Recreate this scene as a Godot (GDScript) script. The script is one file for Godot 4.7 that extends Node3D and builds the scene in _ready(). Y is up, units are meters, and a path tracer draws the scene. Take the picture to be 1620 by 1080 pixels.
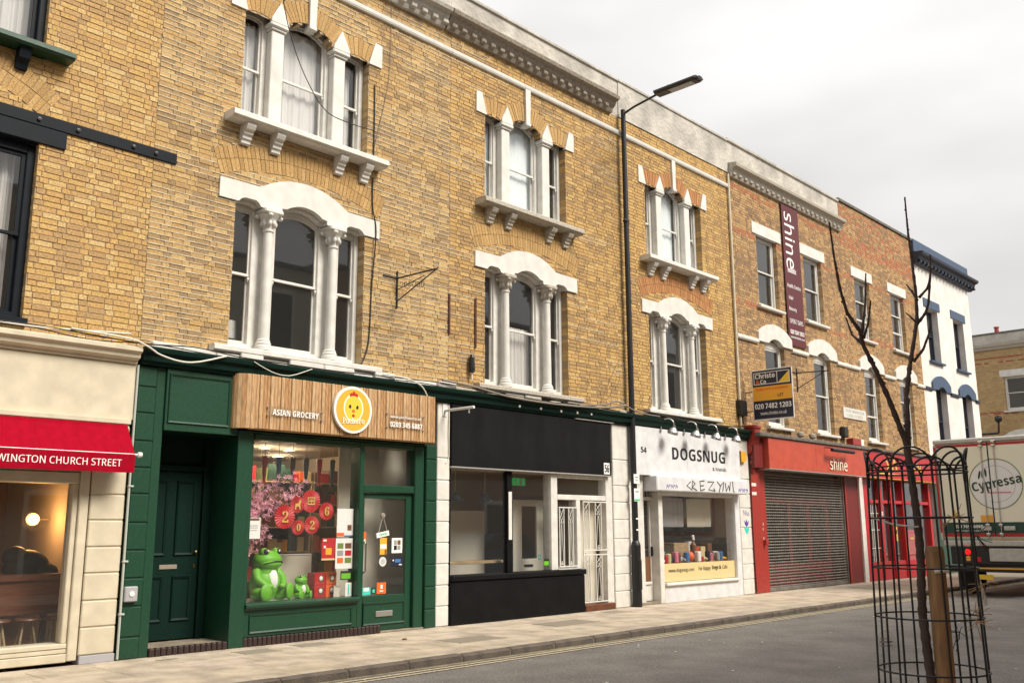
extends Node3D

# ---------------------------------------------------------------- mesh builder
class MB:
	var v := PackedVector3Array()
	var n := PackedVector3Array()
	var c := PackedColorArray()
	var ix := PackedInt32Array()
	var col := Color(1, 1, 1)
	func vert(p: Vector3, nn: Vector3) -> int:
		v.append(p); n.append(nn); c.append(col)
		return v.size() - 1
	# corners counter-clockwise seen from outside
	func quad(a: Vector3, b: Vector3, d: Vector3, e: Vector3) -> void:
		var nn := (d - a).cross(e - b).normalized()
		var i := vert(a, nn); vert(b, nn); vert(d, nn); vert(e, nn)
		ix.append_array([i, i + 2, i + 1, i, i + 3, i + 2])
	func tri(a: Vector3, b: Vector3, d: Vector3) -> void:
		var nn := (b - a).cross(d - a).normalized()
		var i := vert(a, nn); vert(b, nn); vert(d, nn)
		ix.append_array([i, i + 2, i + 1])
	func box(x0: float, x1: float, y0: float, y1: float, z0: float, z1: float, back := true) -> MB:
		var p := [Vector3(x0, y0, z1), Vector3(x1, y0, z1), Vector3(x1, y1, z1), Vector3(x0, y1, z1), Vector3(x0, y0, z0), Vector3(x1, y0, z0), Vector3(x1, y1, z0), Vector3(x0, y1, z0)]
		quad(p[0], p[1], p[2], p[3])
		quad(p[1], p[5], p[6], p[2])
		quad(p[4], p[0], p[3], p[7])
		quad(p[3], p[2], p[6], p[7])
		quad(p[4], p[5], p[1], p[0])
		if back: quad(p[5], p[4], p[7], p[6])
		return self
	# chamfered box
	func cbox(x0: float, x1: float, y0: float, y1: float, z0: float, z1: float, h: float) -> MB:
		h = minf(h, minf(x1 - x0, minf(y1 - y0, z1 - z0)) * 0.45)
		var lo := Vector3(x0, y0, z0)
		var hi := Vector3(x1, y1, z1)
		var mid := (lo + hi) / 2
		var half := (hi - lo) / 2
		var pt := func(s: Vector3, ax: int) -> Vector3:
			var q := half - Vector3(h, h, h)
			q[ax] = half[ax]
			return mid + q * s
		for ax in 3:
			var b := (ax + 1) % 3
			var d := (ax + 2) % 3
			for s in [-1.0, 1.0]:
				var k := []
				for w in [[-1, -1], [1, -1], [1, 1], [-1, 1]]:
					var sg := Vector3()
					sg[ax] = s; sg[b] = w[0]; sg[d] = w[1]
					k.append(pt.call(sg, ax))
				if s > 0: quad(k[0], k[1], k[2], k[3])
				else: quad(k[3], k[2], k[1], k[0])
			for s in [-1.0, 1.0]:
				for t in [-1.0, 1.0]:
					var s0 := Vector3(); s0[ax] = -1; s0[b] = s; s0[d] = t
					var s1 := s0; s1[ax] = 1
					var q0: Vector3 = pt.call(s0, b)
					var q1: Vector3 = pt.call(s1, b)
					var q2: Vector3 = pt.call(s1, d)
					var q3: Vector3 = pt.call(s0, d)
					if s * t > 0: quad(q0, q1, q2, q3)
					else: quad(q3, q2, q1, q0)
		for sx in [-1.0, 1.0]:
			for sy in [-1.0, 1.0]:
				for sz in [-1.0, 1.0]:
					var sg := Vector3(sx, sy, sz)
					var a: Vector3 = pt.call(sg, 0)
					var b: Vector3 = pt.call(sg, 1)
					var d: Vector3 = pt.call(sg, 2)
					if sx * sy * sz > 0: tri(a, b, d)
					else: tri(a, d, b)
		return self
	# polygon (any direction) in x, y pushed from z0 to z1
	func prism(poly: PackedVector2Array, z0: float, z1: float) -> MB:
		var p := poly.duplicate()
		if Geometry2D.is_polygon_clockwise(p): p.reverse()
		var area := 0.0
		for i in p.size(): area += p[i].cross(p[(i + 1) % p.size()])
		if area < 0: p.reverse()
		var t := Geometry2D.triangulate_polygon(p)
		for k in range(0, t.size(), 3):
			var a := p[t[k]]; var b := p[t[k + 1]]; var d := p[t[k + 2]]
			if (b - a).cross(d - a) < 0:
				var s := b; b = d; d = s
			tri(Vector3(a.x, a.y, z1), Vector3(b.x, b.y, z1), Vector3(d.x, d.y, z1))
			tri(Vector3(a.x, a.y, z0), Vector3(d.x, d.y, z0), Vector3(b.x, b.y, z0))
		for i in p.size():
			var a := p[i]; var b := p[(i + 1) % p.size()]
			quad(Vector3(a.x, a.y, z0), Vector3(b.x, b.y, z0), Vector3(b.x, b.y, z1), Vector3(a.x, a.y, z1))
		return self
	# profile in (z, y) swept along x
	func run(prof: PackedVector2Array, x0: float, x1: float) -> MB:
		var m := MB.new(); m.col = col
		m.prism(prof, x0, x1)
		for i in range(0, m.ix.size(), 3):
			var q := []
			for k in 3:
				var s := m.v[m.ix[i + k]]
				q.append(Vector3(s.z, s.y, s.x))
			tri(q[0], q[1], q[2])
		return self
	func tube(pts: Array, rad, sides := 8, caps := true) -> MB:
		var up := Vector3(0.123, 0.95, 0.3).normalized()
		var rings := []
		for i in pts.size():
			var d: Vector3 = (pts[mini(i + 1, pts.size() - 1)] - pts[maxi(i - 1, 0)]).normalized()
			if absf(d.dot(up)) > 0.98: up = Vector3(0.9, 0.1, 0.42).normalized()
			var s := d.cross(up).normalized()
			up = s.cross(d).normalized()
			var r: float = rad[i] if rad is Array else rad
			var ring := []
			for k in sides:
				var a := TAU * k / sides
				var nn := s * cos(a) + up * sin(a)
				ring.append(vert(pts[i] + nn * r, nn))
			rings.append(ring)
		for i in pts.size() - 1:
			for k in sides:
				var k2 := (k + 1) % sides
				ix.append_array([rings[i][k], rings[i + 1][k2], rings[i + 1][k], rings[i][k], rings[i][k2], rings[i + 1][k2]])
		if caps:
			for e in [0, pts.size() - 1]:
				var d: Vector3 = (pts[1] - pts[0]) if e == 0 else (pts[e] - pts[e - 1])
				for k in range(1, sides - 1):
					var a: Vector3 = v[rings[e][0]]; var b: Vector3 = v[rings[e][k]]; var q: Vector3 = v[rings[e][k + 1]]
					var nn := (b - a).cross(q - a)
					var outw := -d if e == 0 else d
					if nn.dot(outw) > 0: tri(a, b, q)
					else: tri(a, q, b)
		return self
	# profile of (radius, height) turned about an axis
	func lathe(prof: Array, at: Vector3, segs := 16, basis := Basis.IDENTITY) -> MB:
		for i in prof.size() - 1:
			var p: Vector2 = prof[i]; var q: Vector2 = prof[i + 1]
			var e := (q - p)
			if e.length() < 1e-6: continue
			var nn2 := Vector2(e.y, -e.x).normalized()
			var base := v.size()
			for k in segs + 1:
				var a := TAU * k / segs
				var dir := Vector3(cos(a), 0, -sin(a))
				var nn := basis * (dir * nn2.x + Vector3(0, nn2.y, 0))
				vert(at + basis * (dir * p.x + Vector3(0, p.y, 0)), nn)
				vert(at + basis * (dir * q.x + Vector3(0, q.y, 0)), nn)
			for k in segs:
				var o := base + 2 * k
				ix.append_array([o, o + 1, o + 3, o, o + 3, o + 2])
		return self
	func ball(at: Vector3, r: Vector3, segs := 14, rings := 9, basis := Basis.IDENTITY) -> MB:
		var base := v.size()
		for j in rings + 1:
			var t := PI * j / rings
			for k in segs + 1:
				var a := TAU * k / segs
				var u := Vector3(sin(t) * cos(a), cos(t), -sin(t) * sin(a))
				vert(at + basis * (u * r), (basis * (u / r)).normalized())
		for j in rings:
			for k in segs:
				var a := base + j * (segs + 1) + k
				var b := a + segs + 1
				if j > 0: ix.append_array([a, a + 1, b + 1])
				if j < rings - 1: ix.append_array([a, b + 1, b])
		return self
	func mesh() -> ArrayMesh:
		var a := []
		a.resize(Mesh.ARRAY_MAX)
		a[Mesh.ARRAY_VERTEX] = v; a[Mesh.ARRAY_NORMAL] = n; a[Mesh.ARRAY_COLOR] = c; a[Mesh.ARRAY_INDEX] = ix
		var m := ArrayMesh.new()
		m.add_surface_from_arrays(Mesh.PRIMITIVE_TRIANGLES, a)
		return m

# ---------------------------------------------------------------- scene helpers
var M := {}
var names := {}
var off := {}
var rng := RandomNumberGenerator.new()
var cam: Camera3D

func numbered(nm: String) -> String:
	names[nm] = names.get(nm, 0) + 1
	return nm if names[nm] == 1 else "%s_%03d" % [nm, names[nm] - 1]

# a thing: a Node3D at its base; meshes of its parts are given in world coordinates
func thing(nm: String, label: String, category: String, at := Vector3.ZERO, group := "") -> Node3D:
	var o := Node3D.new()
	o.name = numbered(nm); o.position = at
	add_child(o)
	off[o] = at
	tag(o, label, category, group)
	return o

func tag(o: Node, label: String, category: String, group := "") -> void:
	o.set_meta("label", label); o.set_meta("category", category)
	if group: o.set_meta("group", group)

func put(nm: String, mesh: Mesh, mat: Material, parent: Node = null) -> MeshInstance3D:
	var o := MeshInstance3D.new()
	o.mesh = mesh; o.material_override = mat
	if parent == null:
		o.name = numbered(nm); add_child(o)
		off[o] = Vector3.ZERO
	else:
		o.name = nm
		o.position = -off[parent]
		parent.add_child(o, true)
		off[o] = Vector3.ZERO
	return o

func mk(nm: String, mb: MB, mat: Material, parent: Node = null) -> MeshInstance3D:
	return put(nm, mb.mesh(), mat, parent)

# a thing that is one mesh
func one(nm: String, mb: MB, mat: Material, label: String, category: String, group := "") -> MeshInstance3D:
	var o := mk(nm, mb, mat)
	tag(o, label, category, group)
	return o

func bx(nm: String, parent: Node, mat: Material, x0: float, x1: float, y0: float, y1: float, z0: float, z1: float, h := 0.006) -> MeshInstance3D:
	var m := MB.new()
	if h > 0: m.cbox(x0, x1, y0, y1, z0, z1, h)
	else: m.box(x0, x1, y0, y1, z0, z1)
	return mk(nm, m, mat, parent)

func structure(nm: String, mb: MB, mat: Material) -> MeshInstance3D:
	var o := mk(nm, mb, mat)
	o.set_meta("kind", "structure")
	return o

# a Node3D that groups the sub-parts of one part
func joint(nm: String, parent: Node) -> Node3D:
	var o := Node3D.new()
	o.name = nm
	o.position = -off[parent]
	parent.add_child(o, true)
	off[o] = Vector3.ZERO
	return o

func P2(a: Array) -> PackedVector2Array:
	var p := PackedVector2Array()
	for i in range(0, a.size(), 2): p.append(Vector2(a[i], a[i + 1]))
	return p

func arc2(cx: float, cy: float, rx: float, ry: float, a0: float, a1: float, k: int) -> PackedVector2Array:
	var p := PackedVector2Array()
	for i in k + 1:
		var a := deg_to_rad(lerpf(a0, a1, float(i) / k))
		p.append(Vector2(cx + rx * cos(a), cy + ry * sin(a)))
	return p

# raised ring of moulding round a rectangle
func ring(nm: String, parent: Node, mat: Material, x0: float, x1: float, y0: float, y1: float, w: float, z0: float, z1: float) -> MeshInstance3D:
	var m := MB.new()
	var o := [Vector2(x0, y0), Vector2(x1, y0), Vector2(x1, y1), Vector2(x0, y1)]
	var i := [Vector2(x0 + w, y0 + w), Vector2(x1 - w, y0 + w), Vector2(x1 - w, y1 - w), Vector2(x0 + w, y1 - w)]
	var e := w * 0.3
	var c := [Vector2(x0 + e, y0 + e), Vector2(x1 - e, y0 + e), Vector2(x1 - e, y1 - e), Vector2(x0 + e, y1 - e)]
	for k in 4:
		var j := (k + 1) % 4
		var f := func(p: Vector2, z: float) -> Vector3: return Vector3(p.x, p.y, z)
		m.quad(f.call(o[k], z0), f.call(o[j], z0), f.call(c[j], z1), f.call(c[k], z1))
		m.quad(f.call(c[k], z1), f.call(c[j], z1), f.call(i[j], (z0 + z1) / 2), f.call(i[k], (z0 + z1) / 2))
		m.quad(f.call(i[k], (z0 + z1) / 2), f.call(i[j], (z0 + z1) / 2), f.call(i[j], z0), f.call(i[k], z0))
	return mk(nm, m, mat, parent)

# flat lettering fitted into a rectangle; rot turns it about the vertical
var fonts := {}
func letters(txt: String, parent: Node, mat: Material, at: Vector3, w: float, h: float, rot := 0.0, font := "Droid Sans", weight := 400, roll := 0.0, nm := "lettering") -> MeshInstance3D:
	var key := font + str(weight)
	if not fonts.has(key):
		var f := SystemFont.new()
		f.font_names = PackedStringArray([font])
		f.font_weight = weight
		fonts[key] = f
	var t := TextMesh.new()
	t.text = txt; t.font = fonts[key]; t.font_size = 48; t.pixel_size = 0.01; t.depth = 0.02; t.curve_step = 2.0
	var bb := t.get_aabb()
	var o := MeshInstance3D.new()
	o.mesh = t; o.material_override = mat; o.name = nm
	var sx := w / bb.size.x
	var sy := h / bb.size.y if h > 0 else sx
	var bas := Basis(Vector3.UP, rot) * Basis(Vector3(0, 0, 1), roll) * Basis.from_scale(Vector3(sx, sy, 0.25))
	o.transform = Transform3D(bas, at - off[parent] - bas * bb.get_center())
	parent.add_child(o, true)
	off[o] = Vector3.ZERO
	return o

# ---------------------------------------------------------------- materials
func grey_tex(seed_: int, freq: float, lo: float, hi: float, size := 256, octaves := 4, kind := FastNoiseLite.TYPE_SIMPLEX_SMOOTH, power := 1.0) -> ImageTexture:
	var f := FastNoiseLite.new()
	f.seed = seed_; f.frequency = freq; f.fractal_octaves = octaves; f.noise_type = kind
	var im := f.get_seamless_image(size, size)
	im.convert(Image.FORMAT_L8)
	var d := im.get_data()
	for i in d.size():
		d[i] = int(255.0 * lerpf(lo, hi, pow(d[i] / 255.0, power)))
	var out := Image.create_from_data(size, size, false, Image.FORMAT_L8, d)
	out.convert(Image.FORMAT_RGB8)
	return ImageTexture.create_from_image(out)

func height_tex(seed_: int, freq: float, strength: float, size := 256, octaves := 4) -> ImageTexture:
	var f := FastNoiseLite.new()
	f.seed = seed_; f.frequency = freq; f.fractal_octaves = octaves
	var im := f.get_seamless_image(size, size)
	im.convert(Image.FORMAT_RGBA8)
	im.bump_map_to_normal_map(strength)
	return ImageTexture.create_from_image(im)

# stone chips of many greys over slow patches of wear
func asphalt_tex() -> ImageTexture:
	var n := 1024
	var f := FastNoiseLite.new()
	f.seed = 15; f.frequency = 0.006; f.fractal_octaves = 4
	var im := f.get_seamless_image(n, n)
	im.convert(Image.FORMAT_L8)
	var d := im.get_data()
	var r := RandomNumberGenerator.new(); r.seed = 77
	for i in d.size():
		var k := r.randf()
		d[i] = int(255.0 * (0.70 + 0.16 * d[i] / 255.0) * (0.80 + 0.34 * k * k))
	var out := Image.create_from_data(n, n, false, Image.FORMAT_L8, d)
	out.convert(Image.FORMAT_RGB8)
	return ImageTexture.create_from_image(out)

var T := {}
# colour given as linear base colour
func mat(nm: String, r: float, g: float, b: float, rough := 0.7, tex := "", sc := Vector3.ONE, nor := "", nsc := 0.5) -> StandardMaterial3D:
	var m := StandardMaterial3D.new()
	m.resource_name = nm
	m.albedo_color = Color(r, g, b).linear_to_srgb()
	m.roughness = rough
	if tex or nor:
		m.uv1_triplanar = true; m.uv1_world_triplanar = true
		m.uv1_scale = sc
	if tex: m.albedo_texture = T[tex]
	if nor:
		m.normal_enabled = true; m.normal_texture = T[nor]; m.normal_scale = nsc
	M[nm] = m
	return m

func make_materials() -> void:
	T.fine = grey_tex(1, 0.06, 0.80, 1.0, 256, 5)
	T.blotch = grey_tex(2, 0.012, 0.76, 1.0, 256, 5)
	T.soft = grey_tex(3, 0.012, 0.90, 1.0, 256, 5)
	T.mottle = grey_tex(7, 0.03, 0.66, 1.0, 512, 5)
	T.scuff = grey_tex(8, 0.025, 0.76, 1.0, 512, 6, FastNoiseLite.TYPE_SIMPLEX_SMOOTH, 0.5)
	T.wood = grey_tex(4, 0.02, 0.66, 1.0, 256, 5)
	T.asphalt = asphalt_tex()
	T.peel = grey_tex(6, 0.02, 0.60, 1.0, 512, 6, FastNoiseLite.TYPE_SIMPLEX_SMOOTH, 0.45)
	T.nfine = height_tex(11, 0.08, 3.0)
	T.nsoft = height_tex(12, 0.02, 2.0)
	T.nasph = height_tex(13, 0.2, 6.0, 512, 2)
	# masonry
	var bm := mat("brick", 1, 1, 1, 0.9, "mottle", Vector3(1.7, 2.6, 1.7), "nfine", 0.5)
	bm.vertex_color_use_as_albedo = true
	mat("mortar_dark", 0.40, 0.28, 0.16, 0.95, "fine", Vector3(3, 3, 3))
	mat("mortar_light", 0.56, 0.44, 0.28, 0.95, "fine", Vector3(3, 3, 3))
	mat("ribbon", 0.70, 0.60, 0.42, 0.9, "blotch", Vector3(2, 2, 2))
	mat("stone_white", 0.70, 0.68, 0.63, 0.6, "soft", Vector3(0.8, 0.8, 0.8), "nsoft", 0.15)
	mat("frame_white", 0.71, 0.69, 0.64, 0.45, "soft", Vector3(1.2, 1.2, 1.2))
	mat("stone_dirty", 0.55, 0.50, 0.42, 0.9, "peel", Vector3(1.6, 1.6, 1.6), "nfine", 0.8)
	mat("cornice_worn", 0.36, 0.31, 0.25, 0.95, "peel", Vector3(1.1, 1.1, 1.1), "nfine", 1.0)
	mat("parapet", 0.56, 0.525, 0.465, 0.9, "blotch", Vector3(0.35, 0.35, 0.35), "nfine", 0.4)
	mat("coping", 0.16, 0.15, 0.13, 0.95, "blotch", Vector3(1, 1, 1))
	mat("render_white", 0.74, 0.71, 0.67, 0.8, "soft", Vector3(0.3, 0.3, 0.3), "nsoft", 0.2)
	mat("blue_paint", 0.05, 0.085, 0.15, 0.5, "soft", Vector3(1, 1, 1))
	mat("blue_dark", 0.018, 0.025, 0.045, 0.5)
	# paint
	mat("green", 0.010, 0.058, 0.030, 0.38, "scuff", Vector3(1.3, 1.3, 1.3), "nsoft", 0.12)
	mat("green_dark", 0.0045, 0.021, 0.015, 0.5, "scuff", Vector3(1.3, 1.3, 1.3))
	mat("cream", 0.62, 0.55, 0.41, 0.6, "soft", Vector3(0.8, 0.8, 0.8), "nsoft", 0.12)
	mat("black_paint", 0.007, 0.007, 0.0075, 0.7, "blotch", Vector3(0.7, 0.7, 0.7), "nsoft", 0.15)
	mat("black_board", 0.011, 0.011, 0.0115, 0.8, "blotch", Vector3(0.6, 0.25, 0.6))
	mat("black_iron", 0.008, 0.008, 0.009, 0.45)
	mat("slate_paint", 0.010, 0.013, 0.018, 0.5, "soft", Vector3(1, 1, 1))
	mat("shop_white", 0.71, 0.685, 0.63, 0.6, "soft", Vector3(0.9, 0.9, 0.9), "nsoft", 0.15)
	mat("shop_grey", 0.70, 0.70, 0.71, 0.55, "soft", Vector3(0.8, 0.8, 0.8))
	mat("red_fascia", 0.50, 0.075, 0.040, 0.45, "soft", Vector3(0.8, 0.8, 0.8))
	mat("red_col", 0.36, 0.035, 0.025, 0.45, "scuff", Vector3(1, 1, 1))
	mat("maroon", 0.18, 0.018, 0.016, 0.5, "scuff", Vector3(1, 1, 1))
	mat("red_bright", 0.52, 0.012, 0.018, 0.4, "scuff", Vector3(1, 1, 1))
	var aw := mat("awning", 0.33, 0.004, 0.018, 0.95, "soft", Vector3(2, 2, 2), "nfine", 0.25)
	aw.metallic_specular = 0.15
	aw.cull_mode = BaseMaterial3D.CULL_DISABLED
	for k in ["black_paint", "black_board", "slate_paint", "green_dark"]: (M[k] as StandardMaterial3D).metallic_specular = 0.25
	# metal and plastic
	var st := mat("steel", 0.55, 0.54, 0.52, 0.35); st.metallic = 0.9
	var ch := mat("chrome", 0.70, 0.69, 0.66, 0.15); ch.metallic = 1.0
	var al := mat("aluminium", 0.55, 0.535, 0.50, 0.45, "soft", Vector3(2, 2, 2)); al.metallic = 0.6
	var sh := mat("shutter", 0.26, 0.235, 0.21, 0.45, "blotch", Vector3(1.5, 1.5, 1.5)); sh.metallic = 0.35
	var br := mat("brass", 0.60, 0.42, 0.15, 0.3); br.metallic = 1.0
	mat("plastic_white", 0.72, 0.71, 0.68, 0.4)
	mat("plastic_grey", 0.36, 0.36, 0.38, 0.45)
	mat("plastic_black", 0.012, 0.012, 0.012, 0.4)
	mat("rubber", 0.014, 0.014, 0.014, 0.85)
	mat("cable_black", 0.012, 0.012, 0.012, 0.7)
	mat("cable_white", 0.66, 0.63, 0.56, 0.6)
	mat("cable_grey", 0.20, 0.17, 0.14, 0.7)
	mat("conduit", 0.42, 0.45, 0.40, 0.5)
	# ground
	mat("paving", 0.58, 0.485, 0.37, 0.9, "blotch", Vector3(0.55, 0.55, 0.55), "nfine", 0.35)
	var pv: StandardMaterial3D = M.paving
	pv.vertex_color_use_as_albedo = true
	mat("paving_joint", 0.30, 0.25, 0.19, 0.95, "fine", Vector3(2, 2, 2))
	mat("kerb", 0.17, 0.14, 0.115, 0.9, "blotch", Vector3(1.1, 1.1, 1.1), "nfine", 0.6)
	mat("asphalt", 0.39, 0.36, 0.325, 0.9, "asphalt", Vector3(0.15, 0.15, 0.15), "nasph", 0.35)
	mat("gutter", 0.30, 0.265, 0.17, 0.95, "blotch", Vector3(1.6, 1.6, 1.6))
	mat("road_paint", 0.74, 0.62, 0.42, 0.8, "peel", Vector3(1.6, 1.6, 1.6))
	mat("dark_brick", 0.045, 0.025, 0.022, 0.45, "fine", Vector3(6, 6, 6), "nfine", 0.4)
	mat("concrete", 0.30, 0.25, 0.18, 0.9, "blotch", Vector3(1.4, 1.4, 1.4))
	mat("iron_cover", 0.33, 0.28, 0.215, 0.7, "fine", Vector3(4, 4, 4), "nfine", 0.8)
	# timber
	for k in 4:
		mat("plank%d" % k, [0.66, 0.72, 0.58, 0.69][k], [0.395, 0.475, 0.315, 0.43][k], [0.185, 0.25, 0.13, 0.215][k], 0.6, "wood", Vector3(9, 0.7 + 0.12 * k, 9))
		(M["plank%d" % k] as StandardMaterial3D).uv1_offset = Vector3(0.3 * k, 0.37 * k, 0)
	mat("wood_dark", 0.17, 0.055, 0.022, 0.45, "wood", Vector3(0.6, 7, 0.6))
	mat("wood_wall", 0.10, 0.030, 0.012, 0.5, "wood", Vector3(6, 0.5, 6))
	mat("wood_pale", 0.50, 0.36, 0.19, 0.5, "wood", Vector3(0.6, 9, 9))
	mat("stake", 0.38, 0.205, 0.09, 0.8, "wood", Vector3(8, 0.9, 8), "nsoft", 0.4)
	mat("bark", 0.085, 0.055, 0.045, 0.9, "blotch", Vector3(6, 2.5, 6), "nfine", 1.0)
	mat("straw", 0.36, 0.22, 0.11, 0.9)
	# rooms
	mat("room_dark", 0.28, 0.26, 0.23, 0.9)
	mat("room_warm", 0.30, 0.24, 0.18, 0.9)
	mat("room_pale", 0.60, 0.56, 0.46, 0.9)
	mat("room_mid", 0.34, 0.30, 0.25, 0.9)
	mat("floor_dark", 0.17, 0.11, 0.07, 0.6)
	var cu := mat("curtain", 0.62, 0.61, 0.59, 0.9); cu.backlight = Color(0.3, 0.3, 0.3); cu.backlight_enabled = true
	mat("blind", 0.70, 0.76, 0.78, 0.8)
	var gl := mat("glass", 0.25, 0.27, 0.27, 0.02)
	gl.transparency = BaseMaterial3D.TRANSPARENCY_ALPHA
	gl.albedo_color.a = 0.03
	gl.metallic_specular = 0.85
	var lf := mat("leafy", 1, 1, 1, 0.7); lf.vertex_color_use_as_albedo = true; lf.cull_mode = BaseMaterial3D.CULL_DISABLED
	var vp := mat("painted", 1, 1, 1, 0.5); vp.vertex_color_use_as_albedo = true
	var lamp := mat("lamp_glow", 1, 0.85, 0.6, 0.4)
	lamp.emission_enabled = true; lamp.emission = Color(1.0, 0.72, 0.38); lamp.emission_energy_multiplier = 1.6
	var dl := mat("downlight_glow", 1, 0.95, 0.85, 0.4)
	dl.emission_enabled = true; dl.emission = Color(1.0, 0.93, 0.8); dl.emission_energy_multiplier = 3.0
	var ex := mat("exit_glow", 0.02, 0.35, 0.16, 0.4)
	ex.emission_enabled = true; ex.emission = Color(0.02, 0.40, 0.17); ex.emission_energy_multiplier = 0.35
	var bl := mat("brake_glow", 0.7, 0.01, 0.02, 0.3)
	bl.emission_enabled = true; bl.emission = Color(1.0, 0.03, 0.04); bl.emission_energy_multiplier = 0.9
	for q in [["white", .8, .79, .76], ["ink", .012, .012, .014], ["navy", .010, .014, .035], ["amber", .80, .38, .03], ["orange", .75, .13, .02], ["yellow", .80, .52, .04], ["scarlet", .50, .008, .014],
			["teal", .05, .55, .45], ["sky_blue", .05, .16, .36], ["lime", .14, .46, .02], ["moss", .05, .20, .015], ["pink", .62, .17, .24], ["purple", .10, .05, .30], ["gold", .62, .42, .10], ["plum", .095, .014, .018],
			["buff", .62, .50, .25], ["grey", .30, .29, .28], ["brown", .16, .07, .03], ["cream_paint", .82, .79, .63], ["olive", .16, .22, .05], ["bottle", .012, .05, .035], ["exit", .05, .5, .2], ["leaf_ink", .02, .05, .03]]:
		mat(q[0], q[1], q[2], q[3], 0.5)

# ---------------------------------------------------------------- masonry
const CH := 0.075
func spans(polys: Array, y: float) -> Array:
	var raw := []
	for p in polys:
		var xs := []
		for i in p.size():
			var a: Vector2 = p[i]; var b: Vector2 = p[(i + 1) % p.size()]
			if (a.y <= y) != (b.y <= y): xs.append(a.x + (b.x - a.x) * (y - a.y) / (b.y - a.y))
		xs.sort()
		for k in range(0, xs.size() - 1, 2): raw.append([xs[k], xs[k + 1]])
	raw.sort_custom(func(a, b): return a[0] < b[0])
	var out := []
	for r in raw:
		if out.size() and r[0] <= out[-1][1] + 0.002: out[-1][1] = maxf(out[-1][1], r[1])
		else: out.append([r[0], r[1]])
	return out

func cut(x0: float, x1: float, holes: Array) -> Array:
	var out := []
	var x := x0
	for h in holes:
		if h[1] <= x or h[0] >= x1: continue
		if h[0] > x: out.append([x, h[0]])
		x = maxf(x, h[1])
	if x < x1: out.append([x, x1])
	return out

func seen_at(p: Vector3) -> bool:
	var q := cam.global_transform.affine_inverse() * p
	if q.z > -0.5: return false
	var t := tan(deg_to_rad(cam.fov / 2))
	return absf(q.y / -q.z) < t and absf(q.x / -q.z) < t * 1.5

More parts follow.
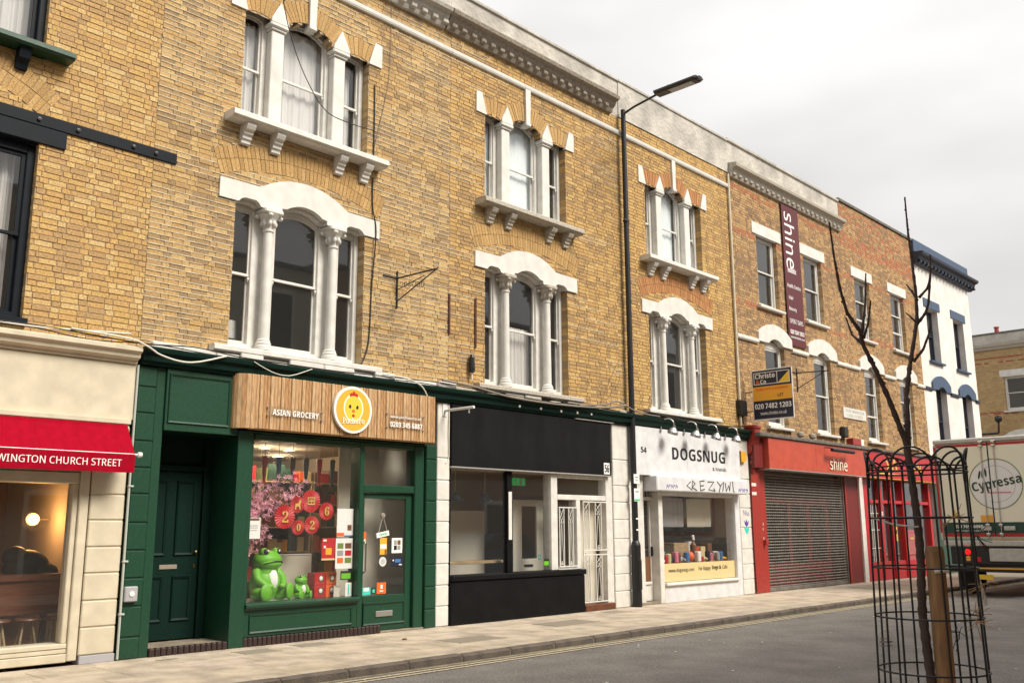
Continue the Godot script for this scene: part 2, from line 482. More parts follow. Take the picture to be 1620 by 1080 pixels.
# openings: holes right through; skips: places that other pieces fill. Each brick is real; the largest in view are parts of their own.
func brick_wall(b: Node, x0: float, x1: float, y0: float, y1: float, openings: Array, skips: Array, tones: Array, mortar: Material, opt := {}) -> void:
	var patch := FastNoiseLite.new(); patch.seed = opt.get("seed", 5); patch.frequency = 0.45; patch.fractal_octaves = 3
	var all := openings + skips
	var back := MB.new()
	var rest := MB.new()
	var rib := MB.new()
	var whole := []
	var j := 0
	var y := y0
	var joint_w := 0.010
	var deep: float = opt.get("reveal", 0.22)
	while y < y1 - 0.02:
		var yt := minf(y + CH, y1)
		var ym := (y + yt) / 2
		var ho := spans(openings, ym)
		var ha := spans(all, ym)
		for s in cut(x0, x1, ho):
			back.quad(Vector3(s[0], y, -0.009), Vector3(s[1], y, -0.009), Vector3(s[1], yt, -0.009), Vector3(s[0], yt, -0.009))
		for h in ho:
			if h[0] > x0 + 0.02: back.box(h[0] - 0.07, h[0] - 0.002, y, yt, -deep, -0.010, false)
			if h[1] < x1 - 0.02: back.box(h[1] + 0.002, h[1] + 0.07, y, yt, -deep, -0.010, false)
		if opt.get("ribbon", false) and j > 0:
			for s in cut(x0, x1, spans(all, y)):
				var xx: float = s[0]
				while xx < s[1] - 0.02:
					var xe := minf(xx + rng.randf_range(0.5, 1.6), s[1])
					if rng.randf() < opt.get("ribbon_share", 0.9) and patch.get_noise_2d(xx + 40, y * 1.3) > opt.get("ribbon_cut", -0.3):
						rib.box(xx, xe, y - 0.006, y + 0.006, -0.008, 0.0055 + rng.randf() * 0.002, false)
					xx = xe
		var x := x0 - (0.0 if j % 2 == 0 else 0.17) + rng.randf_range(-0.02, 0.02)
		var k := j
		while x < x1:
			var header := k % 2 == 1
			var len := 0.1025 if header else 0.215
			len += rng.randf_range(-0.006, 0.006)
			for s in cut(maxf(x, x0), minf(x + len, x1), ha):
				if s[1] - s[0] < 0.022: continue
				var full: bool = s[1] - s[0] > len - 0.001
				var at := Vector3((s[0] + s[1]) / 2, ym - joint_w / 2 + 0.005, 0)
				var m := patch.get_noise_2d(at.x, at.y * 1.4)
				var pick: Array = tones
				if opt.has("bands"):
					for bd in opt.bands:
						if ym > bd[0] and ym < bd[1] and at.x > bd[2] and at.x < bd[3] and rng.randf() < bd[4]: pick = opt.band_tones
				var ti := rng.randi() % pick.size()
				if pick == tones and m > 0.12 and rng.randf() < opt.get("patchy", 0.5): ti = pick.size() - 1 - rng.randi() % 2
				var at_edge := false
				for h in ho:
					if absf(s[0] - h[1]) < 0.004 or absf(s[1] - h[0]) < 0.004: at_edge = true
				var rough_z := rng.randf_range(-0.004, 0.004)
				if full and not at_edge and opt.get("single", false): whole.append([at, header, ti, pick, rough_z])
				else:
					rest.col = pick[ti] * rng.randf_range(0.92, 1.07)
					rest.box(s[0] + 0.001, s[1] - 0.001, y + 0.004 + rng.randf() * 0.002, yt - 0.005 - rng.randf() * 0.002, -deep if at_edge else -0.02, rough_z, false)
			x += len + joint_w
			k += 1
		y += CH
		j += 1
	var keep := {}
	if whole.size():
		var order := []
		for i in whole.size():
			var p: Vector3 = whole[i][0]
			if not seen_at(p): continue
			var d := p.distance_to(cam.position)
			order.append([1.0 / (d * d * d) * (0.55 if whole[i][1] else 1.0), i])
		order.sort_custom(func(a, c): return a[0] > c[0])
		var shapes := {}
		for o in order.slice(0, 300):
			var w: Array = whole[o[1]]
			keep[o[1]] = true
			var key := "%s%d%d" % [w[1], w[2], w[3].size()]
			if not shapes.has(key):
				var hl := (0.1025 if w[1] else 0.215) / 2 - 0.001
				var sm := MB.new()
				sm.col = w[3][w[2]]
				sm.cbox(-hl, hl, -0.0325, 0.0325, -0.05, 0.0, 0.003)
				shapes[key] = sm.mesh()
			var mi := put("brick", shapes[key], M.brick, b)
			mi.position += w[0] + Vector3(0, 0, w[4])
	for i in whole.size():
		if keep.has(i): continue
		var w: Array = whole[i]
		var hl := (0.1025 if w[1] else 0.215) / 2 - 0.001
		rest.col = w[3][w[2]] * rng.randf_range(0.92, 1.07)
		var p: Vector3 = w[0]
		rest.box(p.x - hl, p.x + hl, p.y - 0.0325, p.y + 0.0325, -0.02, w[4], false)
	mk("mortar_bed", back, mortar, b)
	mk("brickwork", rest, M.brick, b).set_meta("kind", "stuff")
	if rib.v.size(): mk("ribbon_pointing", rib, M.ribbon, b).set_meta("kind", "stuff")

# bricks set on edge round an arch; returns the polygon that they fill
func voussoirs(b: Node, cx: float, cy: float, r0: float, r1: float, half: float, count: int, rows: int, tones: Array) -> PackedVector2Array:
	for q in rows:
		var ra := lerpf(r0, r1, float(q) / rows) + 0.004
		var rb := lerpf(r0, r1, float(q + 1) / rows) - 0.004
		for i in count:
			var a0 := deg_to_rad(90 + half - 2 * half * i / count) - 0.004 / r0
			var a1 := deg_to_rad(90 + half - 2 * half * (i + 1) / count) + 0.004 / r0
			var m := MB.new()
			m.col = tones[rng.randi() % tones.size()] * rng.randf_range(0.85, 1.1)
			var z := 0.002 + rng.randf_range(-0.003, 0.003)
			m.prism(PackedVector2Array([Vector2(cx + ra * cos(a1), cy + ra * sin(a1)), Vector2(cx + rb * cos(a1), cy + rb * sin(a1)), Vector2(cx + rb * cos(a0), cy + rb * sin(a0)), Vector2(cx + ra * cos(a0), cy + ra * sin(a0))]), -0.02, z)
			mk("arch_brick", m, M.brick, b)
	var p := arc2(cx, cy, r1, r1, 90 - half, 90 + half, 16)
	p.append_array(arc2(cx, cy, r0, r0, 90 + half, 90 - half, 16))
	return p

func rect(x0: float, x1: float, y0: float, y1: float) -> PackedVector2Array:
	return PackedVector2Array([Vector2(x0, y0), Vector2(x1, y0), Vector2(x1, y1), Vector2(x0, y1)])

# back, sides and roof of a building (its front is the brick wall and the shopfront)
func shell(b: Node, x0: float, x1: float, top: float, wall: Material) -> void:
	var m := MB.new()
	m.box(x0 + 0.01, x0 + 0.11, 0, top, -8.0, -0.26)
	m.box(x1 - 0.11, x1 - 0.01, 0, top, -8.0, -0.26)
	m.box(x0 + 0.11, x1 - 0.11, 0, top, -8.0, -7.8)
	mk("party_wall", m, wall, b)
	mk("roof", MB.new().box(x0 + 0.11, x1 - 0.11, top - 0.2, top, -7.8, -0.03), M.coping, b)

# a room behind windows: floor, ceiling and three walls
func room(b: Node, x0: float, x1: float, y0: float, y1: float, z0: float, z1: float, wall: Material, floor_: Material = null) -> void:
	var g := joint("room", b)
	mk("room_wall", MB.new().box(x0, x1, y0, y1, z0 - 0.05, z0).box(x0 - 0.05, x0, y0, y1, z0, z1).box(x1, x1 + 0.05, y0, y1, z0, z1), wall, g)
	mk("room_ceiling", MB.new().box(x0, x1, y1, y1 + 0.05, z0, z1), wall, g)
	mk("room_floor", MB.new().box(x0, x1, y0 - 0.05, y0, z0, z1), floor_ if floor_ else wall, g)

func pane(g: Node, poly: PackedVector2Array, z: float) -> void:
	mk("pane", MB.new().prism(poly, z - 0.004, z), M.glass, g)

# one sliding sash light with two panes: frame strips round each
func sash_light(g: Node, x0: float, x1: float, y0: float, ym: float, y1: float, rise: float, z: float, fm: Material, stile := 0.04) -> void:
	var top := P2([x0, ym, x1, ym])
	var inn := P2([x0 + stile, ym, x1 - stile, ym])
	var xc := (x0 + x1) / 2
	var hw := (x1 - x0) / 2
	if rise > 0.005:
		var R := (hw * hw + rise * rise) / (2 * rise)
		var an := rad_to_deg(asin(hw / R))
		top.append_array(arc2(xc, y1 + rise - R, R, R, 90 - an, 90 + an, 10))
		var hi := hw - stile
		var r2 := R - stile
		var an2 := rad_to_deg(asin(hi / r2))
		inn.append_array(arc2(xc, y1 + rise - R, r2, r2, 90 - an2, 90 + an2, 10))
	else:
		top.append_array(P2([x1, y1, x0, y1])); inn.append_array(P2([x1 - stile, y1 - stile, x0 + stile, y1 - stile]))
	# upper sash: stiles and head between outline and glass
	var m := MB.new()
	var k := top.size()
	for i in range(1, k):
		var j := (i + 1) % k
		m.quad(Vector3(top[i].x, top[i].y, z), Vector3(top[j].x, top[j].y, z), Vector3(inn[j].x, inn[j].y, z), Vector3(inn[i].x, inn[i].y, z))
		m.quad(Vector3(inn[i].x, inn[i].y, z), Vector3(inn[j].x, inn[j].y, z), Vector3(inn[j].x, inn[j].y, z - 0.03), Vector3(inn[i].x, inn[i].y, z - 0.03))
	m.cbox(x0 + 0.001, x1 - 0.001, ym - 0.022, ym + 0.022, z - 0.03, z + 0.012, 0.006)
	mk("sash", m, fm, g)
	pane(g, inn, z - 0.018)
	var l := MB.new()
	var zl := z - 0.035
	l.box(x0, x0 + stile, y0, ym - 0.022, zl - 0.03, zl).box(x1 - stile, x1, y0, ym - 0.022, zl - 0.03, zl).box(x0 + stile, x1 - stile, y0, y0 + 0.055, zl - 0.03, zl)
	mk("sash", l, fm, g)
	pane(g, rect(x0 + stile, x1 - stile, y0 + 0.055, ym - 0.022), zl - 0.015)

# small horn under the upper sash stiles
func horns(g: Node, x0: float, x1: float, ym: float, z: float, fm: Material) -> void:
	for x in [x0 + 0.018, x1 - 0.018]:
		mk("sash_horn", MB.new().lathe([Vector2(0.016, 0), Vector2(0.02, -0.03), Vector2(0.008, -0.06), Vector2(0.0, -0.075)], Vector3(x, ym - 0.02, z - 0.012), 8), fm, g)

# first-floor window of three lights under a white hood, with two columns
func triple_first(b: Node, cx: float, tones: Array, old: bool) -> Dictionary:
	var g := joint("window", b)
	var fm: Material = M.frame_white
	var z := -0.19
	var fr := MB.new()
	fr.cbox(cx - 1.2, cx - 1.12, 4.2, 6.5, -0.3, z + 0.03, 0.008).cbox(cx + 1.12, cx + 1.2, 4.2, 6.5, -0.3, z + 0.03, 0.008)
	fr.cbox(cx - 0.80, cx - 0.41, 4.2, 6.5, -0.3, z + 0.02, 0.008).cbox(cx + 0.41, cx + 0.80, 4.2, 6.5, -0.3, z + 0.02, 0.008)
	fr.box(cx - 1.12, cx - 0.8, 4.2, 4.30, -0.3, z + 0.04).box(cx + 0.8, cx + 1.12, 4.2, 4.30, -0.3, z + 0.04).box(cx - 0.41, cx + 0.41, 4.2, 4.30, -0.3, z + 0.04)
	for s in [-0.96, 0.96]: fr.box(cx + s - 0.16, cx + s + 0.16, 6.36, 6.6, -0.29, z + 0.01)
	var hd := arc2(cx, 6.31 - 0.55, 0.72, 0.72, 57, 123, 12)
	hd.append_array(P2([cx - 0.41, 6.62, cx + 0.41, 6.62]))
	fr.prism(hd, -0.29, z + 0.012)
	mk("frame", fr, fm, g)
	sash_light(g, cx - 1.12, cx - 0.80, 4.30, 5.36, 6.36, 0, z - 0.02, fm, 0.03)
	sash_light(g, cx + 0.80, cx + 1.12, 4.30, 5.36, 6.36, 0, z - 0.02, fm, 0.03)
	sash_light(g, cx - 0.41, cx + 0.41, 4.30, 5.38, 6.36, 0.115, z - 0.02, fm)
	horns(g, cx - 0.41, cx + 0.41, 5.37, z, fm)
	horns(g, cx + 0.80, cx + 1.12, 5.35, z, fm)
	horns(g, cx - 1.12, cx - 0.80, 5.35, z, fm)
	# hood
	var outer := P2([cx - 1.485, 6.40, cx - 1.485, 6.70, cx - 0.83, 6.71])
	var up := arc2(cx, 6.71 - 1.155, 1.41, 1.41, 90 + 33.5, 90 - 33.5, 16)
	outer.append_array(up)
	outer.append_array(P2([cx + 0.83, 6.71, cx + 1.485, 6.70, cx + 1.485, 6.40]))
	var low := func(lift: float) -> PackedVector2Array:
		var p := P2([cx + 1.17, 6.40, cx + 1.12, 6.455 + lift, cx + 1.06, 6.48 + lift, cx + 0.88, 6.48 + lift, cx + 0.83, 6.455 + lift, cx + 0.79, 6.40, cx + 0.42, 6.40, cx + 0.42, 6.46 + lift])
		p.append_array(arc2(cx, 6.02 + lift, 0.56, 0.56, 54, 126, 12))
		p.append_array(P2([cx - 0.42, 6.46 + lift, cx - 0.42, 6.40, cx - 0.79, 6.40, cx - 0.83, 6.455 + lift, cx - 0.88, 6.48 + lift, cx - 1.06, 6.48 + lift, cx - 1.12, 6.455 + lift, cx - 1.17, 6.40]))
		return p
	var full := outer.duplicate()
	full.append_array(low.call(0.0))
	mk("hood", MB.new().prism(full, -0.06, 0.035), M.stone_white, g)
	var inner := P2([cx - 1.199, 6.42, cx - 1.199, 6.66, cx + 1.199, 6.66, cx + 1.199, 6.42])
	var li: PackedVector2Array = low.call(-0.045)
	for i in li.size(): li[i].y = maxf(li[i].y, 6.405)
	inner.append_array(li)
	mk("hood_moulding", MB.new().prism(inner, -0.17, -0.062), M.stone_white, g)
	# columns
	for s in [-0.6, 0.6]:
		var at := Vector3(cx + s, 0, -0.045)
		mk("column", MB.new().lathe([Vector2(0.13, 4.21), Vector2(0.13, 4.27), Vector2(0.112, 4.29), Vector2(0.118, 4.32), Vector2(0.1, 4.345), Vector2(0.104, 4.365), Vector2(0.080, 4.39), Vector2(0.076, 5.0), Vector2(0.069, 6.04), Vector2(0.085, 6.055), Vector2(0.085, 6.08), Vector2(0.072, 6.09)], at, 20), M.stone_white, g)
		var cp := MB.new().lathe([Vector2(0.072, 6.085), Vector2(0.085, 6.16), Vector2(0.125, 6.25), Vector2(0.17, 6.31), Vector2(0.0, 6.312)], at, 16)
		for k in 8:
			var a := TAU * (k + 0.5) / 8
			var d := Vector3(cos(a), 0, sin(a))
			cp.ball(at + d * 0.10 + Vector3(0, 6.18, 0), Vector3(0.036, 0.052, 0.036), 8, 6)
			if k % 2 == 0: cp.ball(at + d * 0.175 + Vector3(0, 6.285, 0), Vector3(0.042, 0.034, 0.042), 8, 6)
		cp.cbox(cx + s - 0.165, cx + s + 0.165, 6.315, 6.398, -0.19, 0.12, 0.02)
		mk("capital", cp, M.stone_dirty if old else M.stone_white, g)
	mk("sill", MB.new().run(P2([-0.28, 4.09, 0.15, 4.09, 0.17, 4.11, 0.17, 4.17, 0.14, 4.19, -0.28, 4.205]), cx - 1.5, cx + 1.5), M.stone_dirty if old else M.stone_white, g)
	var fan := voussoirs(b, cx, 7.0 - 4.16, 4.19, 4.60, 20.6, 42, 2, tones)
	return {"open": [rect(cx - 1.2, cx + 1.2, 4.15, 6.62)], "skip": [outer, fan, rect(cx - 1.48, cx + 1.48, 6.42, 6.69)]}

# second-floor window of three lights on a bracketed sill, with piers and pointed blocks
func triple_second(b: Node, cx: float, tones: Array, old: bool) -> Dictionary:
	var g := joint("window", b)
	var fm: Material = M.frame_white
	var z := -0.19
	var fr := MB.new()
	fr.cbox(cx - 1.2, cx - 1.12, 7.73, 9.62, -0.3, z + 0.03, 0.008).cbox(cx + 1.12, cx + 1.2, 7.73, 9.62, -0.3, z + 0.03, 0.008)
	fr.cbox(cx - 0.80, cx - 0.41, 7.73, 9.66, -0.3, z + 0.02, 0.008).cbox(cx + 0.41, cx + 0.80, 7.73, 9.66, -0.3, z + 0.02, 0.008)
	fr.box(cx - 1.12, cx - 0.8, 7.73, 7.90, -0.3, z + 0.04).box(cx + 0.8, cx + 1.12, 7.73, 7.90, -0.3, z + 0.04).box(cx - 0.41, cx + 0.41, 7.73, 7.90, -0.3, z + 0.04)
	for s in [-0.96, 0.96]:
		var h2 := arc2(cx + s, 9.56 - 0.40, 0.40, 0.40, 66, 114, 8)
		h2.append_array(P2([cx + s - 0.16, 9.66, cx + s + 0.16, 9.66]))
		fr.prism(h2, -0.29, z + 0.012)
	var hd := arc2(cx, 9.73 - 0.66, 0.66, 0.66, 51.6, 128.4, 12)
	hd.append_array(P2([cx - 0.41, 9.80, cx + 0.41, 9.80]))
	fr.prism(hd, -0.29, z + 0.012)
	mk("frame", fr, fm, g)
	sash_light(g, cx - 1.12, cx - 0.80, 7.90, 8.66, 9.52, 0.035, z - 0.02, fm, 0.03)
	sash_light(g, cx + 0.80, cx + 1.12, 7.90, 8.66, 9.52, 0.035, z - 0.02, fm, 0.03)
	sash_light(g, cx - 0.41, cx + 0.41, 7.90, 8.70, 9.58, 0.15, z - 0.02, fm)
	horns(g, cx - 0.41, cx + 0.41, 8.69, z, fm)
	horns(g, cx + 0.80, cx + 1.12, 8.65, z, fm)
	for s in [-0.6, 0.6]:
		var x: float = cx + s
		var pm := MB.new().cbox(x - 0.115, x + 0.115, 7.86, 9.38, -0.17, -0.02, 0.012)
		pm.cbox(x - 0.14, x + 0.14, 7.73, 7.86, -0.17, 0.0, 0.015)
		mk("pier", pm, M.stone_white, g)
		mk("pier_cap", MB.new().cbox(x - 0.14, x + 0.14, 9.382, 9.42, -0.17, 0.01, 0.01).cbox(x - 0.175, x + 0.175, 9.422, 9.50, -0.17, 0.045, 0.02), M.stone_white, g)
		mk("finial", MB.new().prism(P2([x - 0.16, 9.502, x + 0.16, 9.502, x + 0.155, 9.56, x, 9.87, x - 0.155, 9.56]), -0.03, 0.035), M.stone_white, g)
	for s in [-1.0, 1.0]:
		mk("corner_block", MB.new().prism(P2([cx + s * 1.18, 9.50, cx + s * 1.46, 9.50, cx + s * 1.46, 9.91, cx + s * 1.31, 9.93]), -0.05, 0.03), M.stone_white, g)
	mk("keystone", MB.new().prism(P2([cx - 0.06, 9.66, cx + 0.06, 9.66, cx + 0.075, 10.43, cx - 0.075, 10.43]), -0.1, 0.05), M.stone_white, g)
	mk("keystone_foot", MB.new().cbox(cx - 0.075, cx + 0.075, 9.62, 9.70, -0.12, 0.07, 0.015), M.stone_white, g)
	var sm: Material = M.stone_dirty if old else M.stone_white
	mk("sill", MB.new().run(P2([-0.28, 7.60, 0.24, 7.60, 0.25, 7.62, 0.29, 7.63, 0.29, 7.70, 0.27, 7.72, -0.28, 7.735]), cx - 1.46, cx + 1.46), sm, g)
	for s in [-1.12, -0.6, 0.6, 1.12]:
		var x: float = cx + s
		mk("bracket", MB.new().run(P2([-0.02, 7.30, 0.035, 7.29, 0.06, 7.31, 0.065, 7.36, 0.095, 7.375, 0.10, 7.42, 0.135, 7.44, 0.14, 7.48, 0.19, 7.50, 0.22, 7.55, 0.22, 7.598, -0.02, 7.598]), x - 0.075, x + 0.075), sm, g)
	var fan := voussoirs(b, cx, 9.73 - 0.70, 0.70, 1.06, 37, 16, 1, tones)
	var f1 := voussoirs(b, cx - 0.96, 9.56 - 0.52, 0.52, 0.86, 23, 6, 1, tones)
	var f2 := voussoirs(b, cx + 0.96, 9.56 - 0.52, 0.52, 0.86, 23, 6, 1, tones)
	var ctop := arc2(cx, 9.73 - 0.70, 0.70, 0.70, 54, 126, 10)
	ctop.append_array(P2([cx - 0.41, 9.4, cx + 0.41, 9.4]))
	return {"open": [rect(cx - 1.2, cx + 1.2, 7.62, 9.54), ctop], "skip": [fan, f1, f2]}

# single sash window of the plainer houses
func plain_window(b: Node, xc: float, w: float, y0: float, y1: float, rise: float, trim: Material, fm: Material, hooded: int, z := -0.12, mid := -1.0) -> Dictionary:
	var g := joint("window", b)
	var x0 := xc - w / 2
	var x1 := xc + w / 2
	if mid < 0: mid = (y0 + y1) / 2 + 0.02
	mk("frame", MB.new().cbox(x0, x0 + 0.07, y0, y1 + rise, z - 0.1, z, 0.006).cbox(x1 - 0.07, x1, y0, y1 + rise, z - 0.1, z, 0.006).box(x0 + 0.07, x1 - 0.07, y0, y0 + 0.07, z - 0.1, z).box(x0 + 0.07, x1 - 0.07, y1 - 0.05, y1 + rise, z - 0.1, z - 0.004), fm, g)
	sash_light(g, x0 + 0.07, x1 - 0.07, y0 + 0.07, mid, y1 - 0.05, 0, z - 0.02, fm, 0.05)
	mk("sill", MB.new().run(P2([-0.2, y0 - 0.10, 0.10, y0 - 0.10, 0.11, y0 - 0.08, 0.11, y0 - 0.03, -0.2, y0]), x0 - 0.12, x1 + 0.12), trim, g)
	var skip := []
	if hooded == 0:
		mk("lintel", MB.new().cbox(xc - 0.81, xc + 0.81, y1, y1 + 0.33, -0.1, 0.03, 0.008), trim, g)
		skip.append(rect(xc - 0.81, xc + 0.81, y1, y1 + 0.33))
	elif hooded == 1:
		var p := P2([xc - 0.93, y1 + 0.05, xc - 0.93, y1 + 0.30])
		p.append_array(arc2(xc, y1 - 0.99, 1.59, 1.59, 125.5, 54.5, 14))
		p.append_array(P2([xc + 0.93, y1 + 0.30, xc + 0.93, y1 + 0.05, x1 + 0.02, y1 + 0.05]))
		p.append_array(arc2(xc, y1 - 0.42, 0.62 * w / 1.1, 0.62, 50, 130, 10))
		p.append_array(P2([x0 - 0.02, y1 + 0.05]))
		mk("hood", MB.new().prism(p, -0.1, 0.06), trim, g)
		skip.append(rect(xc - 0.9, xc + 0.9, y1 + 0.02, y1 + 0.30))
	return {"open": [rect(x0, x1, y0 - 0.05, y1 + (rise if hooded == 1 else 0.0))], "skip": skip}

func curtain(x0: float, x1: float, y0: float, y1: float, z: float, amp: float, folds: float, m: Material, label: String, nm := "curtain") -> void:
	var b := MB.new()
	var k := int((x1 - x0) / 0.02) + 2
	var f := func(i: int, back: float) -> Vector2:
		var t := float(i) / k
		return Vector2(lerpf(x0, x1, t), z - back + amp * sin(t * folds * TAU) + amp * 0.4 * sin(t * folds * 2.7 * TAU + 1.0))
	for i in k:
		var a: Vector2 = f.call(i, 0.0); var c: Vector2 = f.call(i + 1, 0.0)
		var a2: Vector2 = f.call(i, 0.004); var c2: Vector2 = f.call(i + 1, 0.004)
		b.quad(Vector3(a.x, y0, a.y), Vector3(c.x, y0, c.y), Vector3(c.x, y1, c.y), Vector3(a.x, y1, a.y))
		b.quad(Vector3(c2.x, y0, c2.y), Vector3(a2.x, y0, a2.y), Vector3(a2.x, y1, a2.y), Vector3(c2.x, y1, c2.y))
	one(nm, b, m, label, "curtain" if nm == "curtain" else "blind", "curtains behind the upper windows")

# stacked blocks with open joints
func quoins(b: Node, m: Material, x0: float, x1: float, ys: Array, z0: float, z1: float) -> void:
	mk("pilaster_core", MB.new().box(x0 + 0.006, x1 - 0.006, ys[0], ys[-1], z0, z1 - 0.018), m, b)
	for i in ys.size() - 1:
		mk("quoin_block", MB.new().cbox(x0, x1, ys[i] + 0.007, ys[i + 1] - 0.007, z0 + 0.002, z1, 0.012), m, b)

func merge(a: Array) -> Dictionary:
	var d := {"open": [], "skip": []}
	for e in a:
		d.open.append_array(e.open); d.skip.append_array(e.skip)
	return d

# ---------------------------------------------------------------- scene
func _ready() -> void:
	rng.seed = 20260
	cam = Camera3D.new()
	cam.name = "camera"
	cam.position = Vector3(0, 1.6, 12.15)
	cam.rotation_degrees = Vector3(11.207, -46.650, -0.278)
	cam.fov = 39.74
	cam.far = 400.0
	add_child(cam)
	var sky_mat := PanoramaSkyMaterial.new()
	sky_mat.panorama = sky_picture()
	sky_mat.energy_multiplier = 1.0
	var sky := Sky.new()
	sky.sky_material = sky_mat
	var env := Environment.new()
	env.background_mode = Environment.BG_SKY
	env.sky = sky
	env.tonemap_mode = Environment.TONE_MAPPER_LINEAR
	env.tonemap_exposure = 3.35
	env.sdfgi_enabled = true; env.ssao_enabled = true; env.ssil_enabled = true
	var we := WorldEnvironment.new()
	we.name = "surroundings"; we.environment = env
	add_child(we)
	var sun := DirectionalLight3D.new()
	sun.name = "sun_through_cloud"
	sun.light_color = Color(1.0, 0.97, 0.92)
	sun.light_energy = 0.5
	sun.light_angular_distance = 24.0
	sun.shadow_enabled = true
	add_child(sun)
	sun.look_at_from_position(Vector3.ZERO, -Vector3(0.20, 0.78, 0.74), Vector3.UP)

	make_materials()
	ground()
	house_cream()
	house_green()
	house_black()
	house_dog()
	houses_plain()
	house_far()
	opposite_side()
	shop_cream()
	shop_green()
	shop_black()
	shop_dog()
	shop_shutter()
	shop_red()
	street_lamp()
	young_tree()
	lorry()
	parked_car()
	small_things()

# overcast: bright cloud with soft darker drifts, a little brighter overhead
func sky_picture() -> ImageTexture:
	var w := 1024
	var h := 512
	var f := FastNoiseLite.new(); f.seed = 10; f.frequency = 1.5; f.fractal_octaves = 5; f.fractal_gain = 0.5
	var im := Image.create(w, h, false, Image.FORMAT_RGBF)
	for j in h:
		var el := PI / 2 - PI * (j + 0.5) / h
		for i in w:
			var az := TAU * (i + 0.5) / w
			var d := Vector3(cos(el) * sin(az), sin(el), cos(el) * cos(az))
			var s := maxf(d.y, 0.0)
			var c := f.get_noise_3d(d.x * 1.1, d.y * 3.4, d.z * 1.1)
			var l := 0.236 * (1.0 + 1.3 * s) / 1.35 * (1.0 + 0.27 * c) * 1.03
			if d.y < 0: l = 0.13
			var warm := clampf(0.5 - c, 0, 1)
			im.set_pixel(i, j, Color(l * (1.0 + 0.008 * warm), l * 0.993, l * (0.985 - 0.012 * warm)))
	return ImageTexture.create_from_image(im)

func tone(a: Array) -> Array:
	var o := []
	var mean := Color(0, 0, 0)
	for q in a: mean += Color(q[0], q[1], q[2]) / a.size()
	for q in a: o.append(mean.lerp(Color(q[0], q[1], q[2]), 0.70) * Color(1.33, 1.30, 1.22))
	return o

# ---------------------------------------------------------------- street
func ground() -> void:
	structure("ground", MB.new().box(-150, 250, -0.6, -0.16, -150, 150), M.asphalt)
	structure("road", MB.new().box(-30, 120, -0.2, -0.1, 2.85, 10.0), M.asphalt)
	# far pavement of slabs
	var pv := structure("pavement", MB.new().box(-6, 40.2, -0.155, -0.012, -0.3, 2.70), M.paving_joint)
	var z := 2.70
	var row := 0
	var shapes := {}
	for depth in [0.60, 0.62, 0.60, 0.60, 0.29]:
		var x := -1.0 - 0.37 * (row % 3)
		while x < 36.0:
			var ln: float = [0.75, 0.90, 0.60, 0.90][rng.randi() % 4]
			var key := "%.2f%.2f%d" % [depth, ln, rng.randi() % 6]
			if not shapes.has(key):
				var m := MB.new()
				m.col = Color(1, 1, 1) * rng.randf_range(0.94, 1.03) * Color(1, rng.randf_range(0.98, 1.01), rng.randf_range(0.95, 1.03))
				m.cbox(0.004, ln - 0.004, -0.05, 0, 0.004, depth - 0.004, 0.005)
				shapes[key] = m.mesh()
			if x + ln > 2.5 and x < 31:
				var s := put("paving_slab", shapes[key], M.paving, pv)
				s.position = Vector3(x, rng.randf_range(-0.002, 0.002), z - depth)
				s.rotation.z = rng.randf_range(-0.002, 0.002)
			x += ln
		z -= depth
		row += 1
	var kb := structure("kerb", MB.new().box(-30, 60, -0.19, -0.03, 2.705, 2.83), M.paving_joint)
	var x := -3.0
	var kshape := [MB.new().cbox(0.003, 0.912, -0.15, 0, 0, 0.145, 0.018).mesh(), MB.new().cbox(0.003, 0.912, -0.15, 0, 0, 0.143, 0.024).mesh()]
	while x < 38:
		var k := put("kerb_stone", kshape[rng.randi() % 2], M.kerb, kb)
		k.position = Vector3(x, rng.randf_range(-0.006, 0.004), 2.703 + rng.randf_range(-0.004, 0.004))
		x += 0.915
	var gm := MB.new()
	x = -10.0
	while x < 50:
		var w0 := 0.11 + 0.05 * sin(x * 1.9) * sin(x * 0.7)
		var w1 := 0.11 + 0.05 * sin((x + 0.4) * 1.9) * sin((x + 0.4) * 0.7)
		gm.quad(Vector3(x, -0.096, 2.85 + w0), Vector3(x + 0.4, -0.096, 2.85 + w1), Vector3(x + 0.4, -0.096, 2.84), Vector3(x, -0.096, 2.84))
		x += 0.4
	structure("road_gutter", gm, M.gutter)
	for zz in [3.02, 3.15]:
		var lm := MB.new()
		x = -10.0
		while x < 50:
			var e: float = zz + 0.012 * sin(x * 0.9)
			var e2: float = zz + 0.012 * sin((x + 0.5) * 0.9)
			lm.quad(Vector3(x, -0.092, e + 0.055), Vector3(x + 0.5, -0.092, e2 + 0.055), Vector3(x + 0.5, -0.092, e2), Vector3(x, -0.092, e))
			x += 0.5
		structure("road_marking", lm, M.road_paint)
	# pavement on this side
	structure("near_pavement", MB.new().box(-30, 60, -0.15, 0.0, 10.14, 13.2), M.paving)
	structure("near_kerb", MB.new().cbox(-30, 60, -0.18, 0.0, 10.0, 10.135, 0.02), M.kerb)

func cover(label: String, cat: String, x0: float, x1: float, z0: float, z1: float, nm := "drain_cover") -> void:
	var t := thing(nm, label, cat, Vector3((x0 + x1) / 2, 0, (z0 + z1) / 2))
	bx("plate", t, M.iron_cover, x0, x1, -0.01, 0.006, z0, z1, 0.003)
	ring_flat(t, x0, x1, z0, z1)

func ring_flat(t: Node, x0: float, x1: float, z0: float, z1: float) -> void:
	for z in [z0 - 0.03, z1 + 0.003]: bx("frame_edge", t, M.iron_cover, x0 - 0.03, x1 + 0.03, -0.01, 0.008, z, z + 0.027, 0.002)

